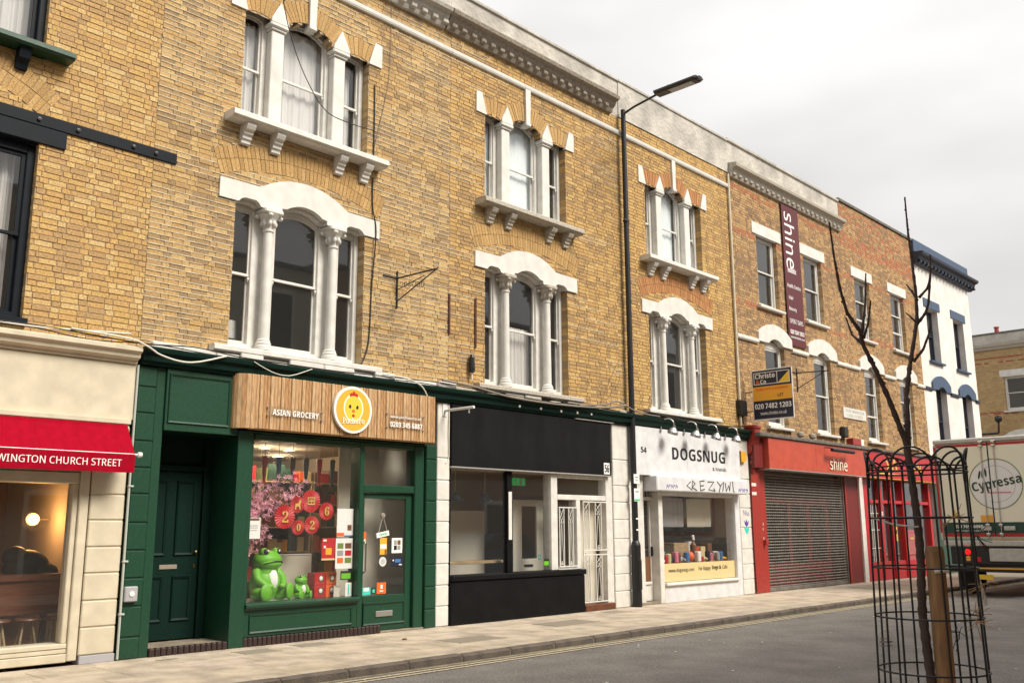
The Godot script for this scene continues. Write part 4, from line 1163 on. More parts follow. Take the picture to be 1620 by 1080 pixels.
func shop_green() -> void:
	var b := thing("green_shopfront", "dark green grocery shopfront with recessed house door", "shopfront", Vector3(5.6, 0, 0))
	cornice_green(b, 5.60, 11.22)
	var rub := MB.new()
	var x := 5.72
	while x < 10.9:
		var w := rng.randf_range(0.3, 0.7)
		rub.cbox(x, x + w - 0.003, 4.001, 4.06 + rng.randf_range(0.0, 0.05), -0.1, 0.13 + rng.randf_range(-0.04, 0.05), 0.015)
		x += w
	mk("ledge_flashing", rub, M.stone_white, b)
	quoins(b, M.green, 5.60, 5.86, [0.0, 0.27, 0.65, 1.0, 1.35, 1.70, 2.07, 2.41, 2.76, 3.13, 3.48, 3.765], -0.3, 0.04)
	bx("door_jamb", b, M.green, 5.862, 5.99, 0.0, 3.765, -0.7, 0.02)
	bx("head_panel", b, M.green, 5.992, 7.10, 2.92, 3.765, -0.7, 0.06)
	ring("panel_moulding", b, M.green, 6.02, 6.95, 3.02, 3.70, 0.03, 0.06, 0.085)
	bx("door_jamb", b, M.green, 7.12, 7.35, 0.0, 3.0, -0.7, 0.05)
	bx("fascia_backing", b, M.green_dark, 7.12, 10.7, 3.002, 3.765, -0.3, 0.0)
	# recess, step and house door
	bx("step", b, M.concrete, 5.992, 7.118, 0.0, 0.10, -0.7, -0.045)
	for k in 14:
		bx("step_brick", b, M.dark_brick, 5.995 + 0.08 * k, 5.995 + 0.08 * k + 0.073, 0.0, 0.104, -0.044, 0.06, 0.012)
	mk("recess_lining", MB.new().box(5.99, 7.12, 2.90, 2.918, -0.7, -0.02), M.green_dark, b)
	bx("door_frame", b, M.green_dark, 6.98, 7.119, 0.10, 2.9, -0.72, -0.60)
	bx("door_frame", b, M.green_dark, 5.992, 6.08, 0.10, 2.9, -0.72, -0.60)
	bx("door_frame", b, M.green_dark, 6.082, 6.978, 2.43, 2.51, -0.72, -0.60)
	bx("fanlight_panel", b, M.green_dark, 6.082, 6.978, 2.512, 2.9, -0.72, -0.66)
	var d := mk("door", MB.new().cbox(6.085, 6.975, 0.12, 2.425, -0.70, -0.645, 0.004), M.green_dark, b)
	for q in [[6.17, 6.47, 1.25, 2.30], [6.59, 6.89, 1.25, 2.30], [6.17, 6.47, 0.36, 0.98], [6.59, 6.89, 0.36, 0.98]]:
		ring("door_panel", d, M.green_dark, q[0], q[1], q[2], q[3], 0.04, -0.645, -0.62)
	bx("letter_slot", d, M.iron_cover, 6.40, 6.66, 1.07, 1.13, -0.645, -0.635, 0.003)
	mk("handle", MB.new().ball(Vector3(6.92, 1.30, -0.61), Vector3(0.025, 0.025, 0.025)).lathe([Vector2(0.012, 0), Vector2(0.012, 0.04)], Vector3(6.92, 1.30, -0.645), 8, Basis(Vector3.RIGHT, PI / 2)), M.brass, d)
	mk("lock", MB.new().cbox(6.905, 6.935, 1.08, 1.13, -0.645, -0.636, 0.003), M.brass, d)
	# shop window
	mk("window_frame", MB.new().cbox(7.352, 7.41, 0.58, 2.98, -0.25, 0.0, 0.012).cbox(9.33, 9.42, 0.0, 2.98, -0.25, 0.01, 0.012).cbox(7.412, 9.328, 2.885, 2.98, -0.25, 0.0, 0.012).box(7.352, 10.7, 2.982, 3.0, -0.25, 0.02), M.green, b)
	mk("pane", MB.new().box(7.41, 9.33, 0.58, 2.885, -0.106, -0.10), M.glass, b)
	mk("sill", MB.new().run(P2([-0.3, 0.49, 0.05, 0.49, 0.06, 0.515, 0.09, 0.525, 0.10, 0.56, 0.07, 0.578, -0.3, 0.58]), 7.352, 9.328), M.green, b)
	bx("stall_riser", b, M.green, 7.352, 9.328, 0.125, 0.488, -0.3, 0.015)
	ring("panel_moulding", b, M.green, 7.44, 9.24, 0.17, 0.44, 0.03, 0.015, 0.04)
	for k in 32:
		bx("plinth_brick", b, M.dark_brick, 7.355 + 0.076 * k, 7.355 + 0.076 * k + 0.070, 0.0, 0.122, -0.2, 0.055, 0.012)
	# shop door
	bx("door_frame", b, M.green, 10.49, 10.69, 0.0, 2.98, -0.25, 0.0, 0.012)
	bx("transom", b, M.green, 9.422, 10.488, 2.18, 2.30, -0.2, -0.01, 0.012)
	bx("transom", b, M.green, 9.422, 10.488, 2.905, 2.98, -0.2, -0.01, 0.012)
	mk("toplight", MB.new().box(9.422, 10.488, 2.30, 2.905, -0.106, -0.10), M.glass, b)
	bx("threshold", b, M.concrete, 9.42, 10.69, 0.0, 0.025, -0.3, 0.03)
	var sd := mk("door", MB.new().cbox(9.43, 9.50, 0.03, 2.172, -0.13, -0.07, 0.006).cbox(10.36, 10.485, 0.03, 2.172, -0.13, -0.07, 0.006).cbox(9.502, 10.358, 2.09, 2.172, -0.13, -0.07, 0.006).cbox(9.502, 10.358, 0.03, 0.57, -0.13, -0.07, 0.006), M.green, b)
	mk("pane", MB.new().box(9.50, 10.36, 0.57, 2.09, -0.103, -0.097), M.glass, sd)
	ring("door_panel", sd, M.green, 9.50, 10.36, 0.12, 0.47, 0.03, -0.07, -0.045)
	bx("letter_slot", sd, M.steel, 9.76, 10.10, 0.24, 0.33, -0.07, -0.05, 0.006)
	mk("handle", MB.new().tube([Vector3(9.46, 1.40, -0.07), Vector3(9.46, 1.40, 0.0), Vector3(9.475, 1.385, 0.015), Vector3(9.475, 0.95, 0.015), Vector3(9.46, 0.935, 0.0), Vector3(9.46, 0.935, -0.07)], 0.013, 10), M.chrome, sd)
	quoins(b, M.green, 10.70, 10.94, [0.0, 0.30, 0.66, 1.02, 1.37, 1.72, 2.06, 2.41, 2.76, 3.0], -0.3, 0.05)
	quoins(b, M.shop_white, 10.945, 11.235, [0.0, 0.33, 0.67, 1.02, 1.37, 1.72, 2.08, 2.42, 2.80, 3.765], -0.3, 0.045)
	room(b, 5.75, 11.0, 0.05, 2.98, -5.0, -0.75, M.room_warm, M.floor_dark)
	mk("room_partition", MB.new().box(7.2, 7.3, 0.05, 2.98, -5, -0.26), M.room_warm, b)
	bx("added_pale_panel", b, M.room_pale, 9.50, 10.98, 0.06, 2.95, -0.82, -0.78)  # added panel gives the door glass its beige reflected tone
	bx("display_floor", b, M.plastic_white, 7.36, 9.40, 0.44, 0.575, -1.0, -0.301)
	# downlights
	for q in [[8.77, -1.9], [9.35, -2.05], [8.6, -3.6], [10.0, -3.4]]:
		var dl := thing("downlight", "small round ceiling light glowing inside the grocery", "light", Vector3(q[0], 2.97, q[1]), "ceiling lights inside the grocery")
		mk("rim", MB.new().lathe([Vector2(0.09, 2.965), Vector2(0.10, 2.955), Vector2(0.07, 2.955)], Vector3(q[0], 0, q[1]), 14), M.plastic_white, dl)
		mk("lens", MB.new().lathe([Vector2(0.07, 2.957), Vector2(0.0, 2.956)], Vector3(q[0], 0, q[1]), 14), M.downlight_glow, dl)
		var sl := OmniLight3D.new()
		sl.name = "glow"; sl.position = Vector3(0, -0.07, 0); sl.light_energy = 0.2; sl.light_color = Color(1, 0.9, 0.74); sl.light_size = 0.12; sl.omni_range = 8; sl.omni_attenuation = 2; sl.shadow_enabled = true
		dl.add_child(sl)
	# timber sign
	var s := thing("shop_sign", "pale timber slat sign with round orange chick badge", "sign", Vector3(8.9, 3.0, 0.1))
	var px := 7.25
	var i := 0
	while px < 10.70:
		var w := 0.062 if i % 3 else 0.055
		bx("plank", s, M["plank%d" % ((i * 7 + i / 3) % 4)], px, minf(px + w, 10.72) - 0.004, 3.02, 3.80, 0.05, 0.25 + 0.006 * ((i * 5) % 3), 0.007)
		px += w; i += 1
	for k in 6:
		var a0 := deg_to_rad(90 + 15 * k)
		var a1 := deg_to_rad(90 + 15 * (k + 1) - 1.2)
		var m := MB.new()
		var r0 := 0.22
		var cxx := 7.245
		var poly := PackedVector2Array([Vector2(cxx + 1.25 * r0 * cos(a0), 0.05 + 0.2 * sin(a0)), Vector2(cxx + 1.25 * r0 * cos(a1), 0.05 + 0.2 * sin(a1)), Vector2(cxx + 0.2 * cos(a1), 0.05 + 0.16 * sin(a1)), Vector2(cxx + 0.2 * cos(a0), 0.05 + 0.16 * sin(a0))])
		m.prism(poly, 3.02, 3.80)
		var m2 := MB.new()
		for t in range(0, m.ix.size(), 3):
			var q := []
			for e in 3:
				var vv := m.v[m.ix[t + e]]
				q.append(Vector3(vv.x, vv.z, vv.y))
			m2.tri(q[0], q[1], q[2])
		mk("plank", m2, M["plank%d" % ((k * 3) % 4)], s)
	mk("plank_backing", MB.new().box(7.05, 10.715, 3.022, 3.798, 0.02, 0.049), M.wood_dark, s)
	letters("ASIAN GROCERY", s, M.white, Vector3(7.91, 3.275, 0.285), 0.80, 0.085, 0, "Droid Sans", 700)
	letters("www.pochoro.co.uk", s, M.white, Vector3(10.03, 3.385, 0.285), 0.66, 0.06)
	letters("0203 345 6887", s, M.white, Vector3(10.04, 3.265, 0.285), 0.68, 0.085, 0, "Droid Sans", 700)
	for q in [[7.42, 8.40, 3.20, 3.36], [9.62, 10.44, 3.19, 3.45]]:
		mk("acrylic_plate", MB.new().box(q[0], q[1], q[2], q[3], 0.272, 0.277), M.glass, s)
		for e in [[q[0] + 0.02, q[2] + 0.02], [q[0] + 0.02, q[3] - 0.02], [q[1] - 0.02, q[2] + 0.02], [q[1] - 0.02, q[3] - 0.02]]:
			mk("stud", MB.new().lathe([Vector2(0.012, 0), Vector2(0.012, 0.035), Vector2(0, 0.036)], Vector3(e[0], e[1], 0.25), 8, Basis(Vector3.RIGHT, PI / 2)), M.steel, s)
	var fz := Basis(Vector3.RIGHT, PI / 2)
	var oval := func(nm: String, cx: float, cy: float, rx: float, ry: float, z0: float, z1: float, m: Material) -> void:
		mk(nm, MB.new().prism(arc2(cx, cy, rx, ry, 0, 350, 35), z0, z1), m, s)
	oval.call("badge_rim", 8.93, 3.425, 0.365, 0.365, 0.27, 0.315, M.white)
	oval.call("badge", 8.93, 3.425, 0.325, 0.325, 0.31, 0.319, M.amber)
	oval.call("badge_print", 8.93, 3.45, 0.19, 0.215, 0.31, 0.3215, M.cream_paint)
	oval.call("badge_print", 8.93, 3.45, 0.165, 0.19, 0.31, 0.324, M.yellow)
	for q in [[8.86, 3.47, 0.022, 0.03], [9.0, 3.465, 0.022, 0.03]]: oval.call("badge_print", q[0], q[1], q[2], q[3], 0.31, 0.327, M.ink)
	for q in [[8.88, 3.645, 0.028, 0.04], [8.93, 3.665, 0.028, 0.05], [8.98, 3.645, 0.028, 0.04]]: oval.call("badge_print", q[0], q[1], q[2], q[3], 0.31, 0.3225, M.scarlet)
	oval.call("badge_print", 8.925, 3.405, 0.03, 0.022, 0.31, 0.327, M.orange)
	oval.call("badge_print", 8.925, 3.33, 0.025, 0.025, 0.31, 0.327, M.scarlet)
	letters("Pochoro", s, M.cream_paint, Vector3(8.93, 3.255, 0.326), 0.42, 0.1, 0, "Droid Serif", 700, 0.05)
	grocery_goods()

func grocery_goods() -> void:
	# shelves along the back
	var goods := [M.scarlet, M.orange, M.amber, M.brown, M.bottle, M.olive, M.plum, M.buff, M.maroon]
	var hue := ["red", "orange", "amber", "brown", "dark green", "olive", "plum", "buff", "maroon"]
	var tier := ["bottom", "second", "third", "fourth", "fifth", "top"]
	for k in 3:
		var x0 := 7.9 + 1.05 * k
		var u := thing("shelf_unit", "pale timber shelving stacked with packets inside the grocery", "shelving", Vector3(x0, 0, -2.4), "shelving inside the grocery")
		for xx in [x0, x0 + 1.0]: bx("side_panel", u, M.wood_pale, xx, xx + 0.03, 0.05, 2.45, -2.6, -2.2)
		for yy in [0.3, 0.75, 1.2, 1.62, 2.02, 2.40]:
			bx("shelf", u, M.wood_pale, x0 + 0.032, x0 + 0.998, yy, yy + 0.03, -2.6, -2.2)
			var xx := x0 + 0.05
			while xx < x0 + 0.9:
				var w := rng.randf_range(0.08, 0.2)
				var h := rng.randf_range(0.14, 0.30)
				var gi := rng.randi() % goods.size()
				var p := bx("food_packet", null, goods[gi], xx, xx + w - 0.008, yy + 0.031, yy + 0.031 + h, -2.5, -2.26, 0.006)
				tag(p, "%s food packet on the %s shelf inside the grocery" % [hue[gi], tier[[0.3, 0.75, 1.2, 1.62, 2.02, 2.40].find(yy)]], "packet", "packets on the grocery shelving")
				xx += w
		bx("back_panel", u, M.room_mid, x0 + 0.032, x0 + 0.998, 0.05, 2.45, -2.63, -2.602)
	var wb := thing("white_board", "plain pale board standing behind the frog figures", "board", Vector3(8.7, 0.58, -0.82))
	bx("panel", wb, M.room_pale, 8.22, 9.02, 0.60, 1.20, -0.84, -0.82)
	ring("frame", wb, M.plastic_white, 8.20, 9.04, 0.578, 1.225, 0.03, -0.845, -0.805)
	frog(Vector3(8.0, 0.578, -0.50), 1.0, "large green toy frog with white belly sitting in the grocery window")
	frog(Vector3(8.57, 0.578, -0.42), 0.46, "small green toy frog beside the larger frog")
	# boxes of toys
	for q in [[8.74, 0.578], [8.74, 0.765], [8.95, 0.578], [8.95, 0.765]]:
		var t := thing("toy_box", "orange and red carton with printed faces stacked beside the small frog", "carton", Vector3(q[0], q[1], -0.35), "orange cartons in the grocery window")
		bx("carton", t, M.scarlet if q[0] < 8.8 else M.orange, q[0], q[0] + 0.2, q[1], q[1] + 0.183, -0.48, -0.28)
		bx("printed_face", t, M.brown, q[0] + 0.07, q[0] + 0.16, q[1] + 0.04, q[1] + 0.15, -0.281, -0.278, 0)
		mk("printed_face", MB.new().ball(Vector3(q[0] + 0.115, q[1] + 0.1, -0.279), Vector3(0.035, 0.035, 0.006), 10, 6), M.white, t)
	# fans that spell the year
	var fans := [[8.10, 1.79, 0.175, "2"], [8.33, 1.975, 0.125, "+"], [8.585, 2.03, 0.17, "#"], [8.85, 1.88, 0.135, "6"], [8.355, 1.635, 0.11, "0"], [8.615, 1.67, 0.135, "2"]]
	var fl := ["red paper fan with gold 2 hung lowest on the blossom side", "red paper fan with gold horse emblem above the figure 0", "largest red paper fan with a square gold emblem", "red paper fan with gold figure 6", "small red paper fan with gold figure 0", "red paper fan with gold 2 below the figure 6"]
	for n in fans.size():
		var q: Array = fans[n]
		var zz := -0.20 - 0.02 * (n % 3)
		var t := thing("paper_fan", fl[n], "fan", Vector3(q[0], q[1], zz), "red paper fans in the grocery window")
		var m := MB.new()
		var cnt := 48
		for i in cnt:
			var a0 := TAU * i / cnt
			var a1 := TAU * (i + 1) / cnt
			var z0 := 0.014 if i % 2 else 0.0
			var z1 := 0.0 if i % 2 else 0.014
			var c := Vector3(q[0], q[1], zz)
			var e0: Vector3 = c + Vector3(cos(a0) * q[2], sin(a0) * q[2], z0)
			var e1: Vector3 = c + Vector3(cos(a1) * q[2], sin(a1) * q[2], z1)
			m.tri(c + Vector3(0, 0, 0.01), e0, e1)
			m.tri(c + Vector3(0, 0, 0.002), e1 - Vector3(0, 0, 0.008), e0 - Vector3(0, 0, 0.008))
		mk("pleats", m, M.scarlet, t)
		if q[3] in ["2", "6", "0"]:
			letters(q[3], t, M.gold, Vector3(q[0], q[1], zz + 0.022), q[2] * 0.62, q[2] * 0.95, 0, "Droid Serif", 700)
		elif q[3] == "#":
			ring("emblem", t, M.gold, q[0] - 0.07, q[0] + 0.07, q[1] - 0.06, q[1] + 0.06, 0.018, zz + 0.014, zz + 0.022)
			mk("emblem", MB.new().box(q[0] - 0.045, q[0] + 0.045, q[1] - 0.008, q[1] + 0.008, zz + 0.012, zz + 0.021).box(q[0] - 0.008, q[0] + 0.008, q[1] - 0.04, q[1] - 0.009, zz + 0.012, zz + 0.021).box(q[0] - 0.03, q[0] + 0.03, q[1] + 0.015, q[1] + 0.028, zz + 0.012, zz + 0.021), M.gold, t)
		else:
			mk("emblem", MB.new().prism(P2([q[0] - 0.05, q[1] - 0.07, q[0] - 0.03, q[1] - 0.075, q[0] - 0.025, q[1] - 0.03, q[0] + 0.02, q[1] - 0.03, q[0] + 0.03, q[1] - 0.075, q[0] + 0.05, q[1] - 0.07, q[0] + 0.04, q[1] + 0.0, q[0] + 0.055, q[1] + 0.06, q[0] + 0.03, q[1] + 0.075, q[0] + 0.015, q[1] + 0.02, q[0] - 0.045, q[1] + 0.01]), zz + 0.012, zz + 0.02), M.gold, t)
	# carp streamers
	var cols := [M.scarlet, M.sky_blue, M.plum, M.navy, M.scarlet, M.bottle]
	var cn := ["red", "blue", "plum", "navy", "bright red", "green"]
	for k in 6:
		var xx := 7.97 + 0.252 * k
		var t := thing("carp_streamer", "%s cloth carp streamer hanging %s" % [cn[k], ["above the blossom corner", "beside the red one over the blossom", "between blue and navy streamers", "between plum and bright red streamers", "beside the green one", "at the door end of the grocery window"][k]], "streamer", Vector3(xx, 2.3, -0.6), "carp streamers in the grocery window")
		mk("body", MB.new().lathe([Vector2(0.02, 2.34), Vector2(0.03, 2.45), Vector2(0.042, 2.60), Vector2(0.045, 2.69), Vector2(0.04, 2.71)], Vector3(xx, 0, -0.6), 10), cols[k], t)
		mk("tail", MB.new().prism(P2([xx - 0.02, 2.345, xx + 0.02, 2.345, xx + 0.05, 2.27, xx + 0.015, 2.29, xx, 2.30, xx - 0.015, 2.29, xx - 0.05, 2.27]), -0.605, -0.597), cols[k], t)
		mk("cord", MB.new().tube([Vector3(xx, 2.70, -0.6), Vector3(xx, 2.96, -0.6)], 0.004, 5), M.cable_white, t)
	# blossom branches
	var bt := thing("blossom_branch", "artificial pink cherry blossom branches in the corner of the grocery window", "blossom", Vector3(7.5, 0.58, -0.4))
	var wood := MB.new()
	var fl2 := MB.new()
	var stems := [[[7.46, 0.58], [7.5, 1.3], [7.52, 1.9], [7.66, 2.3]], [[7.5, 1.7], [7.75, 2.05], [8.15, 2.42]], [[7.5, 1.6], [7.9, 1.95], [8.28, 2.12], [8.42, 2.34]], [[7.5, 1.5], [7.62, 1.9], [7.72, 1.95], [7.95, 1.85]], [[7.5, 1.2], [7.7, 1.6], [7.8, 1.45]], [[7.5, 1.75], [7.6, 2.1], [7.95, 2.28]]]
	for st in stems:
		var pts := []
		for q in st: pts.append(Vector3(q[0], q[1], -0.27 + rng.randf_range(-0.05, 0.05)))
		wood.tube(pts, 0.009, 6)
		for i in pts.size() - 1:
			if pts[i].y < 1.2: continue
			for k in 32:
				var p: Vector3 = pts[i].lerp(pts[i + 1], rng.randf()) + Vector3(rng.randfn(0, 0.055), rng.randfn(0, 0.055), rng.randfn(0, 0.05))
				fl2.col = Color(0.72, 0.30, 0.38) * rng.randf_range(0.75, 1.15) + Color(0.12, 0.12, 0.12) * rng.randf()
				var tilt := Basis(Vector3(rng.randfn(), rng.randfn(), rng.randfn()).normalized(), rng.randf() * TAU)
				for e in 5:
					var a := TAU * e / 5
					var d0 := tilt * Vector3(cos(a), sin(a), 0.25)
					var d1 := tilt * Vector3(cos(a + 0.6), sin(a + 0.6), 0.25)
					var dm := tilt * Vector3(cos(a + 0.3), sin(a + 0.3), 0.45) * 1.3
					fl2.quad(p, p + d0 * 0.028, p + dm * 0.036, p + d1 * 0.028)
	mk("twigs", wood, M.bark, bt)
	mk("blossom", fl2, M.leafy, bt).set_meta("kind", "stuff")
	# papers on the glass
	paper("white notice with red drips taped beside the shop window's edge", 7.42, 7.64, 1.475, 1.775, -0.108, M.white, [[0.1, 0.9, 0.86, 0.97, M.brown], [0.2, 0.8, 0.6, 0.63, M.grey], [0.2, 0.8, 0.5, 0.53, M.grey], [0.25, 0.75, 0.38, 0.41, M.grey]])
	paper("tall white poster with curved orange corner in the shop window", 9.0, 9.31, 1.49, 1.92, -0.112, M.white, [[0.0, 0.45, 0.02, 0.14, M.orange], [0.45, 1.0, 0.0, 0.05, M.sky_blue], [0.65, 0.9, 0.22, 0.42, M.brown]])
	paper("small red festive poster beside the menu sheet", 8.725, 8.97, 1.14, 1.47, -0.108, M.scarlet, [[0.1, 0.35, 0.86, 0.94, M.white], [0.3, 0.75, 0.25, 0.55, M.amber], [0.0, 1.0, 0.0, 0.08, M.buff], [0.15, 0.3, 0.55, 0.66, M.white]])
	paper("white menu sheet with six food pictures", 8.985, 9.31, 1.005, 1.465, -0.108, M.white, [[0.1, 0.45, 0.66, 0.84, M.olive], [0.55, 0.92, 0.66, 0.84, M.brown], [0.1, 0.45, 0.42, 0.6, M.grey], [0.55, 0.92, 0.42, 0.6, M.scarlet], [0.1, 0.45, 0.18, 0.36, M.orange], [0.55, 0.92, 0.18, 0.36, M.olive]])
	paper("black framed bright green sticker under the menu sheet", 9.09, 9.30, 0.835, 0.97, -0.108, M.ink, [[0.08, 0.92, 0.12, 0.72, M.lime]])
	paper("small white leaflet with dark script at the sill corner", 9.19, 9.31, 0.585, 0.79, -0.108, M.white, [[0.4, 0.6, 0.1, 0.9, M.teal]])
	paper("pale card box on the sill behind the leaflet", 9.04, 9.18, 0.58, 0.75, -0.2, M.room_pale, [[0.1, 0.9, 0.85, 0.92, M.grey]])
	# things on the door glass
	paper("amber and white flyer on the shop door", 9.845, 9.985, 1.20, 1.465, -0.094, M.amber, [[0.05, 0.95, 0.35, 0.62, M.white], [0.7, 0.95, 0.02, 0.3, M.brown]])
	paper("white card with four square photographs on the shop door", 10.09, 10.31, 1.22, 1.46, -0.094, M.white, [[0.2, 0.48, 0.55, 0.85, M.grey], [0.54, 0.84, 0.55, 0.85, M.brown], [0.2, 0.48, 0.2, 0.5, M.ink], [0.54, 0.84, 0.2, 0.5, M.grey]])
	paper("navy payment card sticker on the shop door", 10.09, 10.33, 1.01, 1.16, -0.094, M.navy, [[0.1, 0.2, 0.55, 0.7, M.white], [0.65, 0.9, 0.1, 0.22, M.white], [0.3, 0.8, 0.4, 0.75, M.sky_blue]])
	paper("teal delivery sticker low on the shop door", 9.505, 9.67, 0.585, 0.70, -0.094, M.teal, [[0.2, 0.8, 0.5, 0.95, M.white]])
	paper("small dark sticker between teal and orange stickers", 9.69, 9.78, 0.59, 0.69, -0.094, M.bottle, [[0.25, 0.75, 0.25, 0.75, M.teal]])
	paper("orange delivery sticker low on the shop door", 9.80, 9.985, 0.59, 0.765, -0.094, M.orange, [[0.4, 0.62, 0.45, 0.8, M.white], [0.3, 0.7, 0.2, 0.3, M.white]])
	paper("slim red sticker above the door handle", 9.51, 9.56, 1.40, 1.56, -0.094, M.orange, [[0.2, 0.8, 0.1, 0.3, M.white]])
	var rs := thing("round_sticker", "round grey sticker on the shop door", "sticker", Vector3(9.91, 1.09, -0.09))
	mk("disc", MB.new().prism(arc2(9.91, 1.09, 0.075, 0.075, 0, 345, 23), -0.096, -0.094), M.shop_grey, rs)
	mk("print", MB.new().prism(arc2(9.91, 1.09, 0.045, 0.045, 0, 345, 23), -0.096, -0.0925), M.conduit, rs)
	var os := thing("open_sign", "small white sign reading open hung on strings", "sign", Vector3(9.89, 1.5, -0.09))
	var pl := bx("plate", os, M.white, -0.13, 0.13, -0.04, 0.04, -0.004, 0.004, 0.002)
	pl.transform = Transform3D(Basis(Vector3(0, 0, 1), 0.17), Vector3(0, 0.02, 0.006))
	letters("OPEN", os, M.exit, Vector3(9.89, 1.52, -0.079), 0.15, 0.035, 0, "Droid Sans", 700, 0.17)
	mk("string", MB.new().tube([Vector3(9.80, 1.54, -0.085), Vector3(9.885, 1.80, -0.085)], 0.003, 5).tube([Vector3(9.98, 1.57, -0.085), Vector3(9.895, 1.80, -0.085)], 0.003, 5), M.cable_white, os)
	mk("hook", MB.new().lathe([Vector2(0.045, 0), Vector2(0.04, 0.02), Vector2(0.0, 0.03)], Vector3(9.89, 1.82, -0.096), 12, Basis(Vector3.RIGHT, PI / 2)), M.iron_cover, os)

# a flat printed sheet: print is given as fractions of the sheet
func paper(label: String, x0: float, x1: float, y0: float, y1: float, z: float, m: Material, prints: Array) -> void:
	var t := thing("poster", label, "poster", Vector3((x0 + x1) / 2, y0, z))
	bx("sheet", t, m, x0, x1, y0, y1, z - 0.002, z, 0)
	for q in prints:
		bx("print", t, q[4], lerpf(x0, x1, q[0]), lerpf(x0, x1, q[1]), lerpf(y0, y1, q[2]), lerpf(y0, y1, q[3]), z - 0.001, z + 0.002, 0)

func frog(at: Vector3, k: float, label: String) -> void:
	var t := thing("toy_frog", label, "toy frog", at)
	# facing the street, turned a little along it
	var turn := Basis(Vector3.UP, 0.25)
	var g := Color(0.13, 0.42, 0.02)
	var body := MB.new()
	body.col = g
	var f := func(p: Vector3) -> Vector3: return at + turn * (p * k)
	body.ball(f.call(Vector3(0, 0.24, 0)), Vector3(0.25, 0.27, 0.21) * k, 22, 14, turn)
	body.ball(f.call(Vector3(0, 0.40, 0.01)), Vector3(0.20, 0.20, 0.17) * k, 20, 12, turn)
	body.ball(f.call(Vector3(0, 0.58, 0.03)), Vector3(0.24, 0.145, 0.19) * k, 22, 14, turn)
	body.ball(f.call(Vector3(0, 0.53, 0.09)), Vector3(0.21, 0.085, 0.15) * k, 20, 12, turn)
	for s in [-1.0, 1.0]:
		body.ball(f.call(Vector3(0.12 * s, 0.69, 0.08)), Vector3(0.075, 0.07, 0.07) * k, 14, 10, turn)
		body.tube([f.call(Vector3(0.21 * s, 0.42, 0.02)), f.call(Vector3(0.26 * s, 0.31, 0.10)), f.call(Vector3(0.19 * s, 0.22, 0.20)), f.call(Vector3(0.13 * s, 0.21, 0.23))], [0.075 * k, 0.065 * k, 0.05 * k, 0.04 * k], 10)
		body.ball(f.call(Vector3(0.12 * s, 0.205, 0.24)), Vector3(0.05, 0.04, 0.04) * k, 10, 8, turn)
		body.ball(f.call(Vector3(0.22 * s, 0.10, 0.10)), Vector3(0.11, 0.10, 0.19) * k, 14, 10, turn * Basis(Vector3.UP, 0.35 * s))
		body.ball(f.call(Vector3(0.25 * s, 0.125, 0.27)), Vector3(0.10, 0.125, 0.035) * k, 16, 10, turn * Basis(Vector3.UP, 0.2 * s))
	mk("body", body, M.painted, t)
	mk("belly", MB.new().ball(f.call(Vector3(0, 0.285, 0.085)), Vector3(0.125, 0.20, 0.14) * k, 18, 12, turn), M.white, t)
	for s in [-1.0, 1.0]:
		mk("eye", MB.new().ball(f.call(Vector3(0.13 * s, 0.70, 0.125)), Vector3(0.048, 0.05, 0.035) * k, 12, 8, turn), M.ink, t)
		mk("eye_glint", MB.new().ball(f.call(Vector3(0.12 * s, 0.715, 0.155)), Vector3(0.016, 0.018, 0.01) * k, 8, 6, turn), M.white, t)
	var mp := []
	for i in 11:
		var a := lerpf(-1.15, 1.15, i / 10.0)
		mp.append(f.call(Vector3(0.208 * sin(a), 0.545 + 0.02 * cos(a * 2.2), 0.09 + 0.152 * cos(a))))
	mk("mouth", MB.new().tube(mp, 0.009 * k, 6), M.ink, t)

# ---------------------------------------------------------------- empty black shop
func scroll(m: MB, x: float, y: float, z: float, r: float, s: float) -> void:
	var pts := []
	for i in 13:
		var a := i / 12.0 * TAU * 0.85
		var q := r * (1.0 - 0.5 * i / 12.0)
		pts.append(Vector3(x + s * q * sin(a), y + q * cos(a), z))
	m.tube(pts, 0.006, 5)

func grille(parent: Node, x0: float, x1: float, y0: float, y1: float, z: float, count: int) -> void:
	for y in [y0, y1]: bx("rail", parent, M.frame_white, x0, x1, y - 0.012, y + 0.012, z - 0.012, z + 0.012, 0.003)
	var w := (x1 - x0) / count
	for k in count:
		var a := x0 + w * k
		mk("bar", MB.new().box(a + 0.006, a + 0.022, y0 + 0.012, y1 - 0.012, z - 0.008, z + 0.008).box(a + w * 0.5, a + w * 0.5 + 0.016, y0 + 0.012, y1 - 0.012, z - 0.008, z + 0.008), M.frame_white, parent)
		var m := MB.new()
		var t := y1 - (y1 - y0) * 0.28
		m.tube([Vector3(a + w * 0.25, t, z), Vector3(a + 0.03, y0 + 0.02, z)], 0.006, 5).tube([Vector3(a + w * 0.29, t, z), Vector3(a + w * 0.5 - 0.01, y0 + 0.02, z)], 0.006, 5)
		scroll(m, a + w * 0.15, t + 0.05, z, 0.045, 1.0); scroll(m, a + w * 0.38, t + 0.05, z, 0.045, -1.0)
		scroll(m, a + w * 0.2, y0 + 0.06, z, 0.035, 1.0); scroll(m, a + w * 0.34, y0 + 0.06, z, 0.035, -1.0)
		m.tube([Vector3(a + w * 0.1, t + 0.1, z), Vector3(a + w * 0.5, y1 - 0.02, z)], 0.006, 5).tube([Vector3(a + w * 0.4, t + 0.1, z), Vector3(a + 0.02, y1 - 0.02, z)], 0.006, 5)
		mk("scrollwork", m, M.frame_white, parent)
	bx("rail", parent, M.frame_white, x1 - 0.016, x1, y0 + 0.013, y1 - 0.013, z - 0.01, z + 0.01, 0.003)

